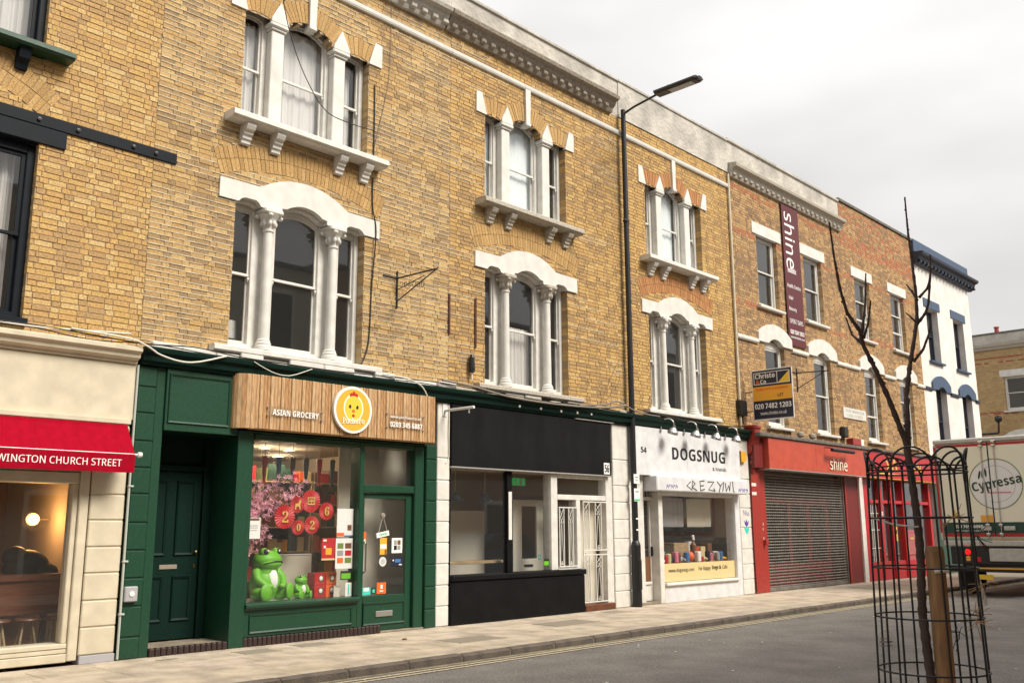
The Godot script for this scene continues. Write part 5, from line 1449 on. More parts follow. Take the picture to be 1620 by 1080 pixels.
func shop_black() -> void:
	var b := thing("black_shopfront", "empty shopfront with black fascia, black sill wall and white scroll gate", "shopfront", Vector3(11.2, 0, 0))
	cornice_green(b, 11.225, 16.445)
	var rub := MB.new()
	var x := 11.25
	while x < 16.3:
		var w := rng.randf_range(0.2, 0.55)
		rub.cbox(x, x + w - 0.003, 4.001, 4.03 + rng.randf_range(0.0, 0.06), -0.1, 0.10 + rng.randf_range(-0.05, 0.06), 0.015)
		x += w
	mk("ledge_mortar", rub, M.stone_dirty, b)
	bx("fascia", b, M.black_board, 11.24, 15.76, 2.67, 3.75, -0.05, 0.09, 0.006)
	bx("fascia_trim", b, M.aluminium, 11.24, 15.76, 2.645, 2.668, -0.05, 0.095, 0.003)
	bx("fascia_top_strip", b, M.aluminium, 14.6, 15.85, 3.752, 3.768, 0.0, 0.12, 0.003)
	for q in [[12.9, 3.85], [14.1, 3.86], [14.6, 3.87], [13.5, 3.86], [15.05, 3.88]]:
		mk("patch", MB.new().cbox(q[0] - 0.025, q[0] + 0.025, q[1] - 0.025, q[1] + 0.025, 0.15, 0.172, 0.008), M.shop_white, b)
	bx("number_plaque", b, M.white, 15.51, 15.70, 2.69, 2.92, 0.09, 0.096, 0.003)
	letters("56", b, M.ink, Vector3(15.605, 2.805, 0.098), 0.14, 0.16, 0, "Droid Sans", 700)
	bx("wall_behind_fascia", b, M.room_mid, 11.24, 15.88, 2.63, 3.765, -0.3, -0.06)
	bx("sill_wall", b, M.black_paint, 11.245, 14.83, 0.0, 0.715, -0.3, 0.09, 0.01)
	bx("sill", b, M.black_paint, 11.245, 14.86, 0.72, 0.815, -0.3, 0.12, 0.015)
	mk("window_frame", MB.new().cbox(11.245, 11.31, 0.82, 2.64, -0.15, 0.0, 0.006), M.black_paint, b)
	mk("window_frame", MB.new().cbox(12.725, 12.765, 0.82, 2.64, -0.12, 0.0, 0.005).box(12.766, 12.86, 0.82, 1.395, -0.11, -0.01).box(12.766, 12.86, 2.275, 2.64, -0.11, -0.01), M.black_paint, b)
	bx("bare_mullion", b, M.frame_white, 12.766, 12.86, 1.40, 2.27, -0.11, -0.008, 0.004)
	mk("pane", MB.new().box(11.31, 12.725, 0.815, 2.64, -0.066, -0.06), M.glass, b)
	mk("pane", MB.new().box(12.86, 13.94, 0.815, 2.64, -0.066, -0.06), M.glass, b)
	mk("window_frame", MB.new().cbox(13.94, 14.13, 0.82, 2.64, -0.2, 0.01, 0.008).cbox(14.70, 14.83, 0.818, 2.15, -0.2, 0.005, 0.008).cbox(14.132, 15.66, 2.15, 2.25, -0.2, 0.005, 0.008).cbox(14.132, 15.66, 2.58, 2.642, -0.2, 0.0, 0.006).cbox(15.662, 15.875, 0.0, 2.64, -0.2, 0.008, 0.008).cbox(14.132, 14.698, 0.818, 0.86, -0.2, 0.02, 0.006), M.frame_white, b)
	mk("toplight", MB.new().box(14.13, 15.66, 2.25, 2.58, -0.086, -0.08), M.glass, b)
	mk("pane", MB.new().box(14.13, 14.70, 0.86, 2.15, -0.086, -0.08), M.glass, b)
	grille(joint("window_grille", b), 14.14, 14.69, 0.88, 2.0, 0.03, 2)
	var gt := joint("scroll_gate", b)
	grille(gt, 14.87, 15.64, 1.17, 2.12, 0.03, 2)
	grille(gt, 14.87, 15.64, 0.17, 1.08, 0.03, 2)
	bx("lock_plate", gt, M.frame_white, 14.87, 14.99, 1.081, 1.169, 0.018, 0.04, 0.004)
	mk("lock", MB.new().ball(Vector3(14.92, 1.125, 0.045), Vector3(0.015, 0.015, 0.012), 8, 6), M.brass, gt)
	bx("inner_door", b, M.room_pale, 14.84, 15.65, 0.15, 2.14, -0.30, -0.26)
	bx("step", b, M.wood_dark, 14.84, 15.80, 0.0, 0.13, -0.3, 0.10, 0.015)
	quoins(b, M.shop_white, 15.88, 16.445, [0.0, 0.33, 0.67, 1.03, 1.38, 1.77, 2.13, 2.47, 3.01, 3.765], -0.3, 0.04)
	room(b, 11.3, 16.2, 0.05, 2.72, -4.2, -0.31, M.room_pale, M.floor_dark)
	mk("room_partition", MB.new().box(11.9, 13.55, 0.05, 1.95, -1.5, -1.42), M.room_pale, b)
	# inside
	bx_thing("counter", "pale timber counter plank behind the empty shop window", "counter", M.wood_pale, 11.35, 12.98, 0.985, 1.035, -0.55, -0.25)
	var dr := thing("inner_door", "pale glazed door standing inside the empty shop", "door", Vector3(14.1, 0.05, -0.75))
	mk("leaf", MB.new().box(13.66, 13.92, 0.05, 2.16, -0.79, -0.75).box(14.36, 14.56, 0.05, 2.16, -0.79, -0.75).box(13.92, 14.36, 0.05, 1.02, -0.79, -0.75).box(13.92, 14.36, 2.04, 2.16, -0.79, -0.75), M.room_pale, dr)
	mk("frame", MB.new().box(13.60, 13.65, 0.05, 2.24, -0.81, -0.73).box(14.57, 14.62, 0.05, 2.24, -0.81, -0.73).box(13.65, 14.57, 2.17, 2.24, -0.81, -0.73), M.ink, dr)
	bx("letter_slot", dr, M.ink, 13.98, 14.24, 0.86, 0.91, -0.75, -0.74, 0.003)
	for k in 2:
		var xx := 12.35 + 0.79 * k
		var p := thing("pendant_lamp", "blue cone pendant lampshade hanging in the empty shop", "lamp", Vector3(xx, 2.1, -1.0), "blue pendant lamps in the empty shop")
		mk("lamp_shade", MB.new().lathe([Vector2(0.19, 2.12), Vector2(0.05, 2.22), Vector2(0.03, 2.27), Vector2(0.0, 2.275)], Vector3(xx, 0, -1.0), 20), M.sky_blue, p)
		mk("cord", MB.new().tube([Vector3(xx, 2.27, -1.0), Vector3(xx, 2.70, -1.0)], 0.006, 6), M.cable_white, p)
	var ex := thing("exit_sign", "green running exit sign glowing inside the empty shop", "sign", Vector3(14.33, 2.55, -1.2))
	bx("panel", ex, M.exit_glow, 14.15, 14.52, 2.47, 2.62, -1.23, -1.2, 0.004)
	mk("pictogram", MB.new().prism(P2([14.20, 2.54, 14.23, 2.59, 14.26, 2.54, 14.24, 2.54, 14.24, 2.50, 14.22, 2.50, 14.22, 2.54]), -1.2, -1.196).box(14.35, 14.42, 2.49, 2.60, -1.2, -1.196), M.white, ex)
	mk("hanger", MB.new().tube([Vector3(14.2, 2.62, -1.215), Vector3(14.2, 2.72, -1.215)], 0.006, 5), M.cable_white, ex)
	paper("black and bright green sticker at the corner of the empty window", 13.78, 13.93, 0.90, 1.03, -0.055, M.ink, [[0.05, 0.95, 0.1, 0.7, M.lime]])
	paper("small teal sticker inside the empty shop door", 14.40, 14.47, 0.99, 1.09, -0.745, M.teal, [[0.3, 0.7, 0.3, 0.7, M.white]])

func bx_thing(nm: String, label: String, cat: String, m: Material, x0: float, x1: float, y0: float, y1: float, z0: float, z1: float, group := "") -> Node3D:
	var o := bx(nm, null, m, x0, x1, y0, y1, z0, z1)
	tag(o, label, cat, group)
	return o

# ---------------------------------------------------------------- dog shop
func shop_dog() -> void:
	var b := thing("dog_shopfront", "pale grey dog shop front with shutter box over its window", "shopfront", Vector3(16.45, 0, 0))
	cornice_green(b, 16.45, 21.45)
	bx("fascia", b, M.shop_grey, 16.50, 18.60, 2.725, 3.765, -0.05, 0.11, 0.004)
	bx("fascia", b, M.shop_grey, 18.604, 20.95, 2.725, 3.765, -0.05, 0.11, 0.004)
	letters("DOGSNUG", b, M.ink, Vector3(19.12, 3.25, 0.113), 2.26, 0.27, 0, "Droid Sans", 700)
	letters("& Friends", b, M.ink, Vector3(19.97, 2.965, 0.113), 0.60, 0.085)
	letters("54", b, M.ink, Vector3(16.90, 3.265, 0.113), 0.21, 0.12, 0, "Droid Sans", 700)
	bx("shutter_box", b, M.shop_grey, 17.10, 20.94, 2.39, 2.722, -0.1, 0.29, 0.02)
	# sprayed tags
	var tg := MB.new()
	var strokes := [[18.42, 2.62, 18.26, 2.53, 18.46, 2.44, 18.50, 2.65, 18.60, 2.58, 18.48, 2.50, 18.66, 2.43], [18.98, 2.66, 18.80, 2.64, 18.82, 2.43, 18.99, 2.47], [18.82, 2.54, 18.95, 2.55], [19.14, 2.64, 19.40, 2.65, 19.16, 2.46, 19.44, 2.44, 19.38, 2.50], [19.55, 2.66, 19.68, 2.56, 19.62, 2.42], [19.68, 2.56, 19.84, 2.66, 19.78, 2.44], [19.90, 2.64, 19.94, 2.44, 20.05, 2.58, 20.09, 2.45, 20.14, 2.67], [20.24, 2.68, 20.26, 2.45, 20.31, 2.44]]
	for st in strokes:
		var pts := []
		for i in range(0, st.size(), 2): pts.append(Vector3(st[i], st[i + 1], 0.290))
		tg.tube(pts, 0.014, 6)
	mk("spray_tag", tg, M.ink, b)
	var tp := MB.new()
	for w in [[17.45, 2.45, 5], [20.50, 2.44, 5]]:
		for k in w[2]:
			var xx: float = w[0] + 0.09 * k
			tp.tube([Vector3(xx, w[1], 0.291), Vector3(xx + 0.03, w[1] + 0.09, 0.291), Vector3(xx + 0.06, w[1] + 0.02 + 0.03 * (k % 2), 0.291), Vector3(xx + 0.08, w[1] + 0.07, 0.291)], 0.007, 5)
	mk("spray_tag", tp, M.purple, b)
	bx("wall_behind_fascia", b, M.shop_white, 16.5, 20.96, 2.68, 3.76, -0.3, -0.06)
	# door
	mk("door_frame", MB.new().cbox(16.5, 17.06, 0.0, 2.72, -0.3, -0.05, 0.008).cbox(17.5, 17.66, 0.0, 2.385, -0.25, 0.03, 0.01).cbox(17.062, 17.498, 2.20, 2.27, -0.25, -0.12, 0.006), M.shop_white, b)
	var d := mk("door", MB.new().cbox(17.07, 17.12, 0.06, 2.19, -0.24, -0.18, 0.004).cbox(17.44, 17.495, 0.06, 2.19, -0.24, -0.18, 0.004).cbox(17.122, 17.438, 0.06, 0.40, -0.24, -0.18, 0.004).cbox(17.122, 17.438, 0.40, 0.46, -0.24, -0.15, 0.008), M.shop_white, b)
	mk("kick_panel", MB.new().cbox(17.122, 17.438, 0.462, 0.98, -0.23, -0.19, 0.004), M.brown, d)
	mk("pane", MB.new().box(17.12, 17.44, 0.98, 2.19, -0.215, -0.21), M.glass, d)
	mk("pane", MB.new().box(17.06, 17.5, 2.27, 2.68, -0.215, -0.21), M.glass, b)
	for k in 4: bx("toplight_bar", b, M.frame_white, 17.10 + 0.11 * k, 17.12 + 0.11 * k, 2.272, 2.7, -0.16, -0.14, 0.003)
	bx("door_handle", d, M.ink, 17.45, 17.475, 1.0, 1.2, -0.18, -0.13, 0.006)
	bx("door_step", b, M.concrete, 16.5, 17.5, 0.0, 0.05, -0.3, 0.02)
	# window
	mk("window_frame", MB.new().cbox(20.74, 20.96, 0.0, 2.385, -0.25, 0.03, 0.01).cbox(17.662, 20.738, 2.31, 2.385, -0.2, 0.0, 0.006), M.shop_grey, b)
	mk("pane", MB.new().box(17.66, 20.74, 0.43, 2.31, -0.056, -0.05), M.glass, b)
	mk("sill", MB.new().run(P2([-0.25, 0.36, 0.08, 0.36, 0.09, 0.38, 0.08, 0.42, -0.25, 0.43]), 17.662, 20.738), M.shop_white, b)
	bx("stall_riser", b, M.shop_grey, 17.662, 20.738, 0.0, 0.355, -0.25, 0.03)
	bx("window_vinyl", b, M.buff, 17.67, 20.73, 0.435, 0.825, -0.048, -0.044, 0)
	letters("www.dogsnug.com", b, M.ink, Vector3(18.42, 0.665, -0.042), 1.02, 0.1)
	letters("For Happy", b, M.ink, Vector3(19.38, 0.67, -0.042), 0.50, 0.11)
	letters("Dogs &", b, M.ink, Vector3(19.90, 0.675, -0.042), 0.40, 0.11, 0, "Droid Sans", 700)
	letters("Cats", b, M.ink, Vector3(20.27, 0.69, -0.042), 0.22, 0.085)
	quoins(b, M.shop_white, 20.97, 21.49, [0.0, 0.36, 0.72, 1.08, 1.60, 2.07, 2.42, 2.78, 3.765], -0.3, 0.04)
	var ts := MB.new()
	for k in 4: ts.tube([Vector3(21.08 + 0.08 * k, 1.95 - 0.02 * k, 0.041), Vector3(21.12 + 0.08 * k, 2.03 - 0.02 * k, 0.041), Vector3(21.14 + 0.08 * k, 1.88, 0.041)], 0.006, 5)
	mk("spray_tag", ts, M.purple, b)
	mk("stencil", MB.new().prism(P2([21.12, 1.78, 21.17, 1.66, 21.24, 1.62, 21.31, 1.66, 21.36, 1.78, 21.29, 1.72, 21.24, 1.80, 21.19, 1.72]), 0.039, 0.042), M.purple, b)
	mk("stencil", MB.new().prism(P2([21.10, 1.62, 21.16, 1.50, 21.24, 1.42, 21.32, 1.50, 21.38, 1.62, 21.30, 1.58, 21.24, 1.62, 21.18, 1.58]), 0.039, 0.042), M.teal, b)
	room(b, 16.6, 21.2, 0.05, 2.66, -4.0, -0.31, M.room_mid, M.floor_dark)
	bx("display_floor", b, M.wood_pale, 17.68, 20.72, 0.78, 0.82, -1.2, -0.31)
	bx("display_floor", b, M.wood_pale, 17.68, 20.72, 0.78, 0.82, -0.309, -0.10)
	var first := get_child_count()
	# goods
	var g := thing("flower_pot", "red flowers in a white pot in the dog shop window", "flowers", Vector3(18.15, 0.64, -0.4))
	mk("pot", MB.new().lathe([Vector2(0.07, 0.64), Vector2(0.10, 0.90), Vector2(0.0, 0.89)], Vector3(18.15, 0, -0.4), 12), M.plastic_grey, g)
	var fb := MB.new()
	for k in 7:
		fb.col = Color(0.62, 0.02, 0.06) * rng.randf_range(0.7, 1.2)
		fb.ball(Vector3(18.15 + rng.randfn(0, 0.07), 1.07 + rng.randfn(0, 0.04), -0.4 + rng.randfn(0, 0.04)), Vector3(0.05, 0.04, 0.05), 8, 6)
	mk("petals", fb, M.painted, g)
	mk("stem", MB.new().tube([Vector3(18.15, 0.85, -0.4), Vector3(18.13, 1.05, -0.4)], 0.008, 5).tube([Vector3(18.17, 0.85, -0.4), Vector3(18.22, 1.05, -0.4)], 0.008, 5), M.moss, g)
	bx_thing("cardboard_box", "plain brown cardboard box in the dog shop window", "box", M.wood_pale, 18.62, 19.22, 0.641, 1.08, -0.65, -0.35)
	one("play_ball", MB.new().ball(Vector3(19.05, 0.77, -0.24), Vector3(0.125, 0.125, 0.125), 18, 12), M.orange, "bright orange ball in front of the cardboard box", "ball")
	var bt := thing("spray_bottle", "tall brown bottle with black pump beside the orange ball", "bottle", Vector3(19.42, 0.64, -0.35))
	mk("body", MB.new().lathe([Vector2(0.0, 0.641), Vector2(0.08, 0.641), Vector2(0.08, 1.02), Vector2(0.03, 1.09), Vector2(0.03, 1.14)], Vector3(19.42, 0, -0.35), 14), M.brown, bt)
	mk("pump", MB.new().lathe([Vector2(0.035, 1.14), Vector2(0.03, 1.24), Vector2(0.0, 1.25)], Vector3(19.42, 0, -0.35), 10).cbox(19.36, 19.44, 1.22, 1.25, -0.37, -0.33, 0.006), M.white, bt)
	var toys := [M.teal, M.white, M.scarlet, M.buff, M.navy, M.pink, M.brown, M.plastic_grey, M.sky_blue, M.amber]
	var x := 17.75
	var n := 0
	while x < 20.55:
		var w := rng.randf_range(0.08, 0.17)
		if not (x > 18.93 and x < 19.16):
			var h := rng.randf_range(0.07, 0.24)
			var m := MB.new()
			if n % 3 == 0: m.lathe([Vector2(0, 0.641), Vector2(w * 0.45, 0.641), Vector2(w * 0.5, 0.65 + h), Vector2(w * 0.3, 0.67 + h), Vector2(0, 0.67 + h)], Vector3(x + w / 2, 0, -0.22), 12)
			elif n % 3 == 1: m.tube([Vector3(x, 0.68, -0.2), Vector3(x + w * 0.3, 0.66 + h * 0.6, -0.24), Vector3(x + w, 0.69, -0.2)], 0.03, 8)
			else: m.cbox(x, x + w * 0.9, 0.641, 0.68 + h, -0.28, -0.16, 0.02)
			one("pet_toy", m, toys[n % toys.size()], "small %s pet toy on the dog shop's display ledge" % ["teal", "white", "red", "buff", "navy", "pink", "brown", "grey", "blue", "amber"][n % 10], "toy", "pet toys on the display ledge")
		x += w + 0.02
		n += 1
	for k in 14:
		var xx := 17.78 + 0.205 * k
		var hh := rng.randf_range(0.16, 0.42)
		var m := MB.new()
		if k % 2: m.lathe([Vector2(0, 0.641), Vector2(0.07, 0.641), Vector2(0.075, 0.64 + hh * 0.7), Vector2(0.03, 0.64 + hh * 0.85), Vector2(0.03, 0.64 + hh), Vector2(0, 0.64 + hh)], Vector3(xx + 0.08, 0, -0.8), 12)
		else: m.cbox(xx, xx + 0.16, 0.641, 0.68 + hh, -0.88, -0.74, 0.015)
		one("pet_product", m, toys[(k * 3 + 1) % toys.size()], "%s %s at the back of the dog shop display" % [["teal", "white", "red", "buff", "navy", "pink", "brown", "grey", "blue", "amber"][(k * 3 + 1) % 10], "bottle" if k % 2 else "carton"], "product", "pet products behind the toys")
	for q in [[17.8, 0.95, M.plastic_grey], [19.85, 0.98, M.buff], [20.15, 1.05, M.brown], [20.42, 0.86, M.white]]:
		bx_thing("pet_food_bag", "upright packet of pet food behind the toys", "packet", q[2], q[0], q[0] + 0.2, 0.641, q[1], -0.6, -0.42, "pet food packets in the window")
	for i in range(first, get_child_count()): (get_child(i) as Node3D).position.y += 0.18   # all of it stands on the display floor
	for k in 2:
		bx_thing("reflection_sheet", "large pale sheet standing in for a reflection in the dog shop window", "cloth", M.room_pale if k else M.plastic_grey, 18.1 + 1.25 * k, 19.2 + 1.2 * k, 1.62, 2.28, -0.46, -0.45, "reflection sheets in the dog shop window")  # pale sheets stand in for the lorry mirrored in this window
	for k in 3:
		var u := thing("shelf_unit", "dark shelving with red and black goods inside the dog shop", "shelving", Vector3(17.8 + k * 1.05, 0, -2.4), "shelving inside the dog shop")
		for yy in [0.4, 0.9, 1.4, 1.9]:
			bx("shelf", u, M.wood_dark, 17.8 + k * 1.05, 18.8 + k * 1.05, yy, yy + 0.03, -2.7, -2.3)
			for e in 5: bx("stock", u, [M.maroon, M.ink, M.plum, M.brown, M.navy][(e * 2 + k) % 5], 17.83 + k * 1.05 + e * 0.19, 17.98 + k * 1.05 + e * 0.19, yy + 0.031, yy + 0.2 + 0.05 * ((e + k) % 3), -2.6, -2.35)
		bx("back_panel", u, M.wood_wall, 17.8 + k * 1.05, 18.8 + k * 1.05, 0.05, 2.3, -2.74, -2.71)
	# swan-neck lamps
	for k in 4:
		var xx: float = [17.55, 18.48, 19.36, 20.28][k]
		var l := thing("swan_neck_lamp", "steel swan-neck sign lamp above the dog shop name", "lamp", Vector3(xx, 3.75, 0.1), "swan-neck lamps over the dog shop")
		var arcp := []
		for i in 11:
			var a := lerpf(PI, -0.25, i / 10.0)
			arcp.append(Vector3(xx + 0.01 * i, 3.86 + 0.13 * sin(a), 0.28 + 0.14 * cos(a)))
		arcp.insert(0, Vector3(xx, 3.72, 0.13))
		mk("neck", MB.new().tube(arcp, 0.014, 8), M.steel, l)
		mk("lamp_shade", MB.new().lathe([Vector2(0.125, -0.17), Vector2(0.115, -0.11), Vector2(0.07, -0.05), Vector2(0.035, -0.02), Vector2(0.03, 0.03), Vector2(0.0, 0.035)], Vector3(xx + 0.1, 3.80, 0.42), 18, Basis(Vector3.RIGHT, 0.35)), M.steel, l)
		mk("bulb", MB.new().ball(Vector3(xx + 0.1, 3.68, 0.385), Vector3(0.045, 0.05, 0.045), 10, 8), M.plastic_white, l)
		mk("wall_plate", MB.new().lathe([Vector2(0.04, 0), Vector2(0.04, 0.015), Vector2(0, 0.02)], Vector3(xx, 3.72, 0.112), 10, Basis(Vector3.RIGHT, PI / 2)), M.steel, l)
	var al := thing("alarm_box", "orange faded alarm box on the dog shop pilaster", "alarm", Vector3(21.15, 3.3, 0.1))
	mk("case", MB.new().prism(P2([21.02, 3.22, 21.14, 3.18, 21.28, 3.24, 21.28, 3.44, 21.02, 3.46]), 0.042, 0.12), M.amber, al)
	mk("cover_edge", MB.new().box(21.0, 21.03, 3.2, 3.47, 0.042, 0.1), M.brown, al)

# ---------------------------------------------------------------- shuttered shop
func shop_shutter() -> void:
	var b := thing("shuttered_shopfront", "orange red shopfront closed with a brown slatted roller shutter", "shopfront", Vector3(21.5, 0, 0))
	bx("pilaster", b, M.red_col, 21.50, 22.02, 0.0, 3.07, -0.3, 0.06, 0.015)
	bx("pilaster_strip", b, M.red_col, 22.022, 22.30, 0.0, 3.06, -0.3, 0.02, 0.01)
	bx("pilaster", b, M.maroon, 27.02, 27.97, 0.0, 3.07, -0.3, 0.0, 0.01)
	bx("pilaster_strip", b, M.red_col, 27.02, 27.10, 0.0, 3.06, 0.001, 0.03, 0.006)
	bx("end_post", b, M.stone_white, 27.975, 28.24, 0.0, 3.07, -0.3, 0.05, 0.01)
	bx("fascia_box", b, M.red_fascia, 22.0, 28.02, 3.075, 3.86, -0.1, 0.35, 0.008)
	bx("fascia_end", b, M.maroon, 21.52, 21.998, 3.075, 3.86, -0.1, 0.20, 0.008)
	bx("fascia_trim", b, M.aluminium, 21.98, 28.03, 3.05, 3.073, -0.05, 0.36, 0.004)
	bx("fascia_roof", b, M.coping, 21.5, 28.04, 3.862, 3.95, -0.1, 0.40, 0.012)
	bx("fascia_joint", b, M.red_col, 24.63, 24.64, 3.08, 3.85, 0.34, 0.3525, 0)
	letters("shine", b, M.cream_paint, Vector3(25.97, 3.34, 0.375), 1.10, 0.34, 0, "Droid Sans", 400)
	for k in 2: mk("letter_stud", MB.new().tube([Vector3(25.6 + 0.7 * k, 3.3, 0.35), Vector3(25.6 + 0.7 * k, 3.3, 0.372)], 0.01, 6), M.chrome, b)
	var sh := joint("roller_shutter", b)
	var y := 0.10
	var n := 0
	var slat := MB.new().run(P2([-0.008, 0.0, 0.004, 0.002, 0.010, 0.012, 0.010, 0.024, 0.004, 0.034, -0.008, 0.036]), 22.34, 26.98).mesh()
	while y < 3.0:
		var s := put("slat", slat, M.shutter, sh)
		s.position = Vector3(0, y, -0.06)
		y += 0.0745; n += 1
	mk("slat_link", MB.new().box(22.34, 22.44, 0.1, 3.05, -0.085, -0.075).box(26.88, 26.98, 0.1, 3.05, -0.085, -0.075), M.shutter, sh)
	for k in 40:
		var xx := 22.5 + 0.11 * k
		mk("slat_link", MB.new().box(xx, xx + 0.014, 0.1, 3.05, -0.074, -0.069), M.shutter, sh)
	bx("bottom_rail", sh, M.shutter, 22.34, 26.98, 0.0, 0.095, -0.08, -0.04, 0.01)
	bx("guide_channel", sh, M.shutter, 22.302, 22.345, 0.0, 3.05, -0.1, -0.02, 0.005)
	bx("guide_channel", sh, M.shutter, 26.975, 27.018, 0.0, 3.05, -0.1, -0.02, 0.005)
	# shopfront behind the shutter
	mk("inner_frame", MB.new().box(22.35, 27.0, 0.05, 0.65, -0.5, -0.42).box(22.35, 27.0, 2.2, 2.4, -0.5, -0.42).box(24.3, 24.45, 0.65, 2.2, -0.5, -0.42).box(25.4, 25.6, 0.65, 2.2, -0.5, -0.42).box(26.6, 26.8, 0.65, 2.2, -0.5, -0.42), M.red_col, b)
	room(b, 21.8, 27.6, 0.03, 3.04, -2.5, -0.31, M.room_dark, M.floor_dark)
	# moulded console at the end of the fascia
	var c := joint("console", b)
	mk("scroll", MB.new().run(P2([0.0, 3.42, 0.10, 3.42, 0.14, 3.48, 0.15, 3.6, 0.22, 3.7, 0.26, 3.85, 0.27, 4.05, 0.0, 4.05]), 21.47, 21.75), M.red_col, c)
	mk("cap", MB.new().cbox(21.44, 21.78, 4.052, 4.14, 0.0, 0.30, 0.02), M.red_col, c)
	mk("drop", MB.new().ball(Vector3(21.61, 3.34, 0.10), Vector3(0.10, 0.09, 0.07)).ball(Vector3(21.61, 3.2, 0.09), Vector3(0.12, 0.07, 0.06)).ball(Vector3(21.61, 3.05, 0.08), Vector3(0.08, 0.12, 0.05)), M.red_col, c)
	bx("key_switch", b, M.red_col, 22.0, 22.14, 1.16, 1.30, 0.06, 0.14, 0.01)
	bx("notice", b, M.shop_white, 21.55, 21.78, 2.62, 2.70, 0.06, 0.064, 0)
	bx("notice", b, M.shop_white, 21.55, 21.78, 2.40, 2.48, 0.06, 0.064, 0)
	for k in 6: bx("paint_scrape", b, M.shop_white, 22.05 + 0.02 * (k % 3), 22.075 + 0.02 * (k % 3), 1.05 + 0.12 * k, 1.12 + 0.12 * k, 0.02, 0.0225, 0)
	var lb := thing("sign_light", "black strip light on arms above the shuttered shop's name", "light", Vector3(26, 3.6, 0.5))
	mk("tube", MB.new().tube([Vector3(25.15, 3.70, 0.58), Vector3(26.55, 3.70, 0.58)], 0.05, 12), M.black_iron, lb)
	for xx in [25.2, 26.5]: mk("arm", MB.new().tube([Vector3(xx, 3.78, 0.35), Vector3(xx, 3.76, 0.5), Vector3(xx, 3.70, 0.58)], 0.014, 6), M.black_iron, lb)
	# maroon banner
	var bn := thing("wall_banner", "tall maroon banner with white shine lettering running down it", "banner", Vector3(24.6, 6.6, 0.05))
	bx("cloth", bn, M.plum, 24.08, 25.08, 6.60, 10.72, 0.045, 0.055, 0.002)
	var t := letters("shine", bn, M.white, Vector3(24.50, 9.68, 0.057), 1.68, 0.60, 0, "Droid Sans", 400, -PI / 2)
	letters("holistic", bn, M.white, Vector3(24.50, 8.80, 0.057), 0.50, 0.16, 0, "Droid Sans", 700)
	letters("Health Centre", bn, M.white, Vector3(24.56, 8.33, 0.057), 0.80, 0.12)
	letters("Hair", bn, M.white, Vector3(24.35, 7.98, 0.057), 0.26, 0.11)
	letters("Beauty", bn, M.white, Vector3(24.42, 7.64, 0.057), 0.44, 0.13)
	letters("OPEN 7 DAYS", bn, M.white, Vector3(24.58, 7.30, 0.057), 0.78, 0.13)
	letters("020 7241 5033", bn, M.white, Vector3(24.60, 6.99, 0.057), 0.82, 0.12, 0, "Droid Sans", 700)
	letters("www.shineholistic.co.uk", bn, M.white, Vector3(24.60, 6.84, 0.057), 0.82, 0.07)
	for yy in [6.62, 10.70]: mk("batten", MB.new().cbox(24.06, 25.10, yy - 0.02, yy + 0.02, 0.0, 0.044, 0.004), M.plum, bn)
	# agents' board standing out from the wall
	var ag := thing("agent_board", "navy and amber letting board projecting from the brick wall", "sign", Vector3(21.6, 4.2, 0.7))
	bx("panel", ag, M.white, 21.60, 21.62, 4.25, 5.53, 0.20, 1.31, 0.003)
	bx("navy_field", ag, M.navy, 21.594, 21.60, 5.10, 5.51, 0.22, 1.29, 0)
	bx("amber_field", ag, M.amber, 21.594, 21.60, 4.74, 5.10, 0.22, 1.29, 0)
	bx("navy_field", ag, M.navy, 21.594, 21.60, 4.28, 4.74, 0.22, 1.29, 0)
	var rt := -PI / 2
	letters("Christo", ag, M.white, Vector3(21.592, 5.37, 0.575), 0.55, 0.13, rt, "Droid Sans", 700)
	letters("&", ag, M.orange, Vector3(21.592, 5.22, 0.37), 0.10, 0.10, rt, "Droid Sans", 700)
	letters("Co", ag, M.white, Vector3(21.592, 5.22, 0.52), 0.16, 0.10, rt, "Droid Sans", 700)
	letters("020 7482 1203", ag, M.white, Vector3(21.592, 4.60, 0.755), 1.0, 0.13, rt, "Droid Sans", 700)
	letters("www.christo.co.uk", ag, M.white, Vector3(21.592, 4.42, 0.76), 0.72, 0.085, rt)
	letters("PRIME SHOP & BASEMENT", ag, M.orange, Vector3(21.592, 5.03, 0.755), 0.9, 0.06, rt, "Droid Sans", 700)
	letters("LET", ag, M.brown, Vector3(21.592, 4.85, 0.98), 0.16, 0.08, rt, "Droid Sans", 700, 0.1)
	mk("logo_line", MB.new().box(21.588, 21.595, 5.15, 5.165, 0.26, 1.25).box(21.588, 21.595, 5.445, 5.46, 0.26, 1.25).box(21.588, 21.595, 5.166, 5.444, 0.26, 0.275).box(21.588, 21.595, 5.166, 5.444, 1.235, 1.25).box(21.588, 21.595, 5.166, 5.444, 0.90, 0.915), M.white, ag)
	var tri := MB.new()
	tri.quad(Vector3(21.591, 5.166, 0.93), Vector3(21.591, 5.166, 1.235), Vector3(21.591, 5.43, 1.235), Vector3(21.591, 5.425, 1.22))
	mk("logo_triangle", tri, M.yellow, ag)
	mk("pole", MB.new().tube([Vector3(21.63, 5.0, 0.0), Vector3(21.63, 5.0, 1.28)], 0.02, 6).tube([Vector3(21.63, 4.5, 0.0), Vector3(21.63, 4.5, 1.28)], 0.02, 6), M.wood_pale, ag)

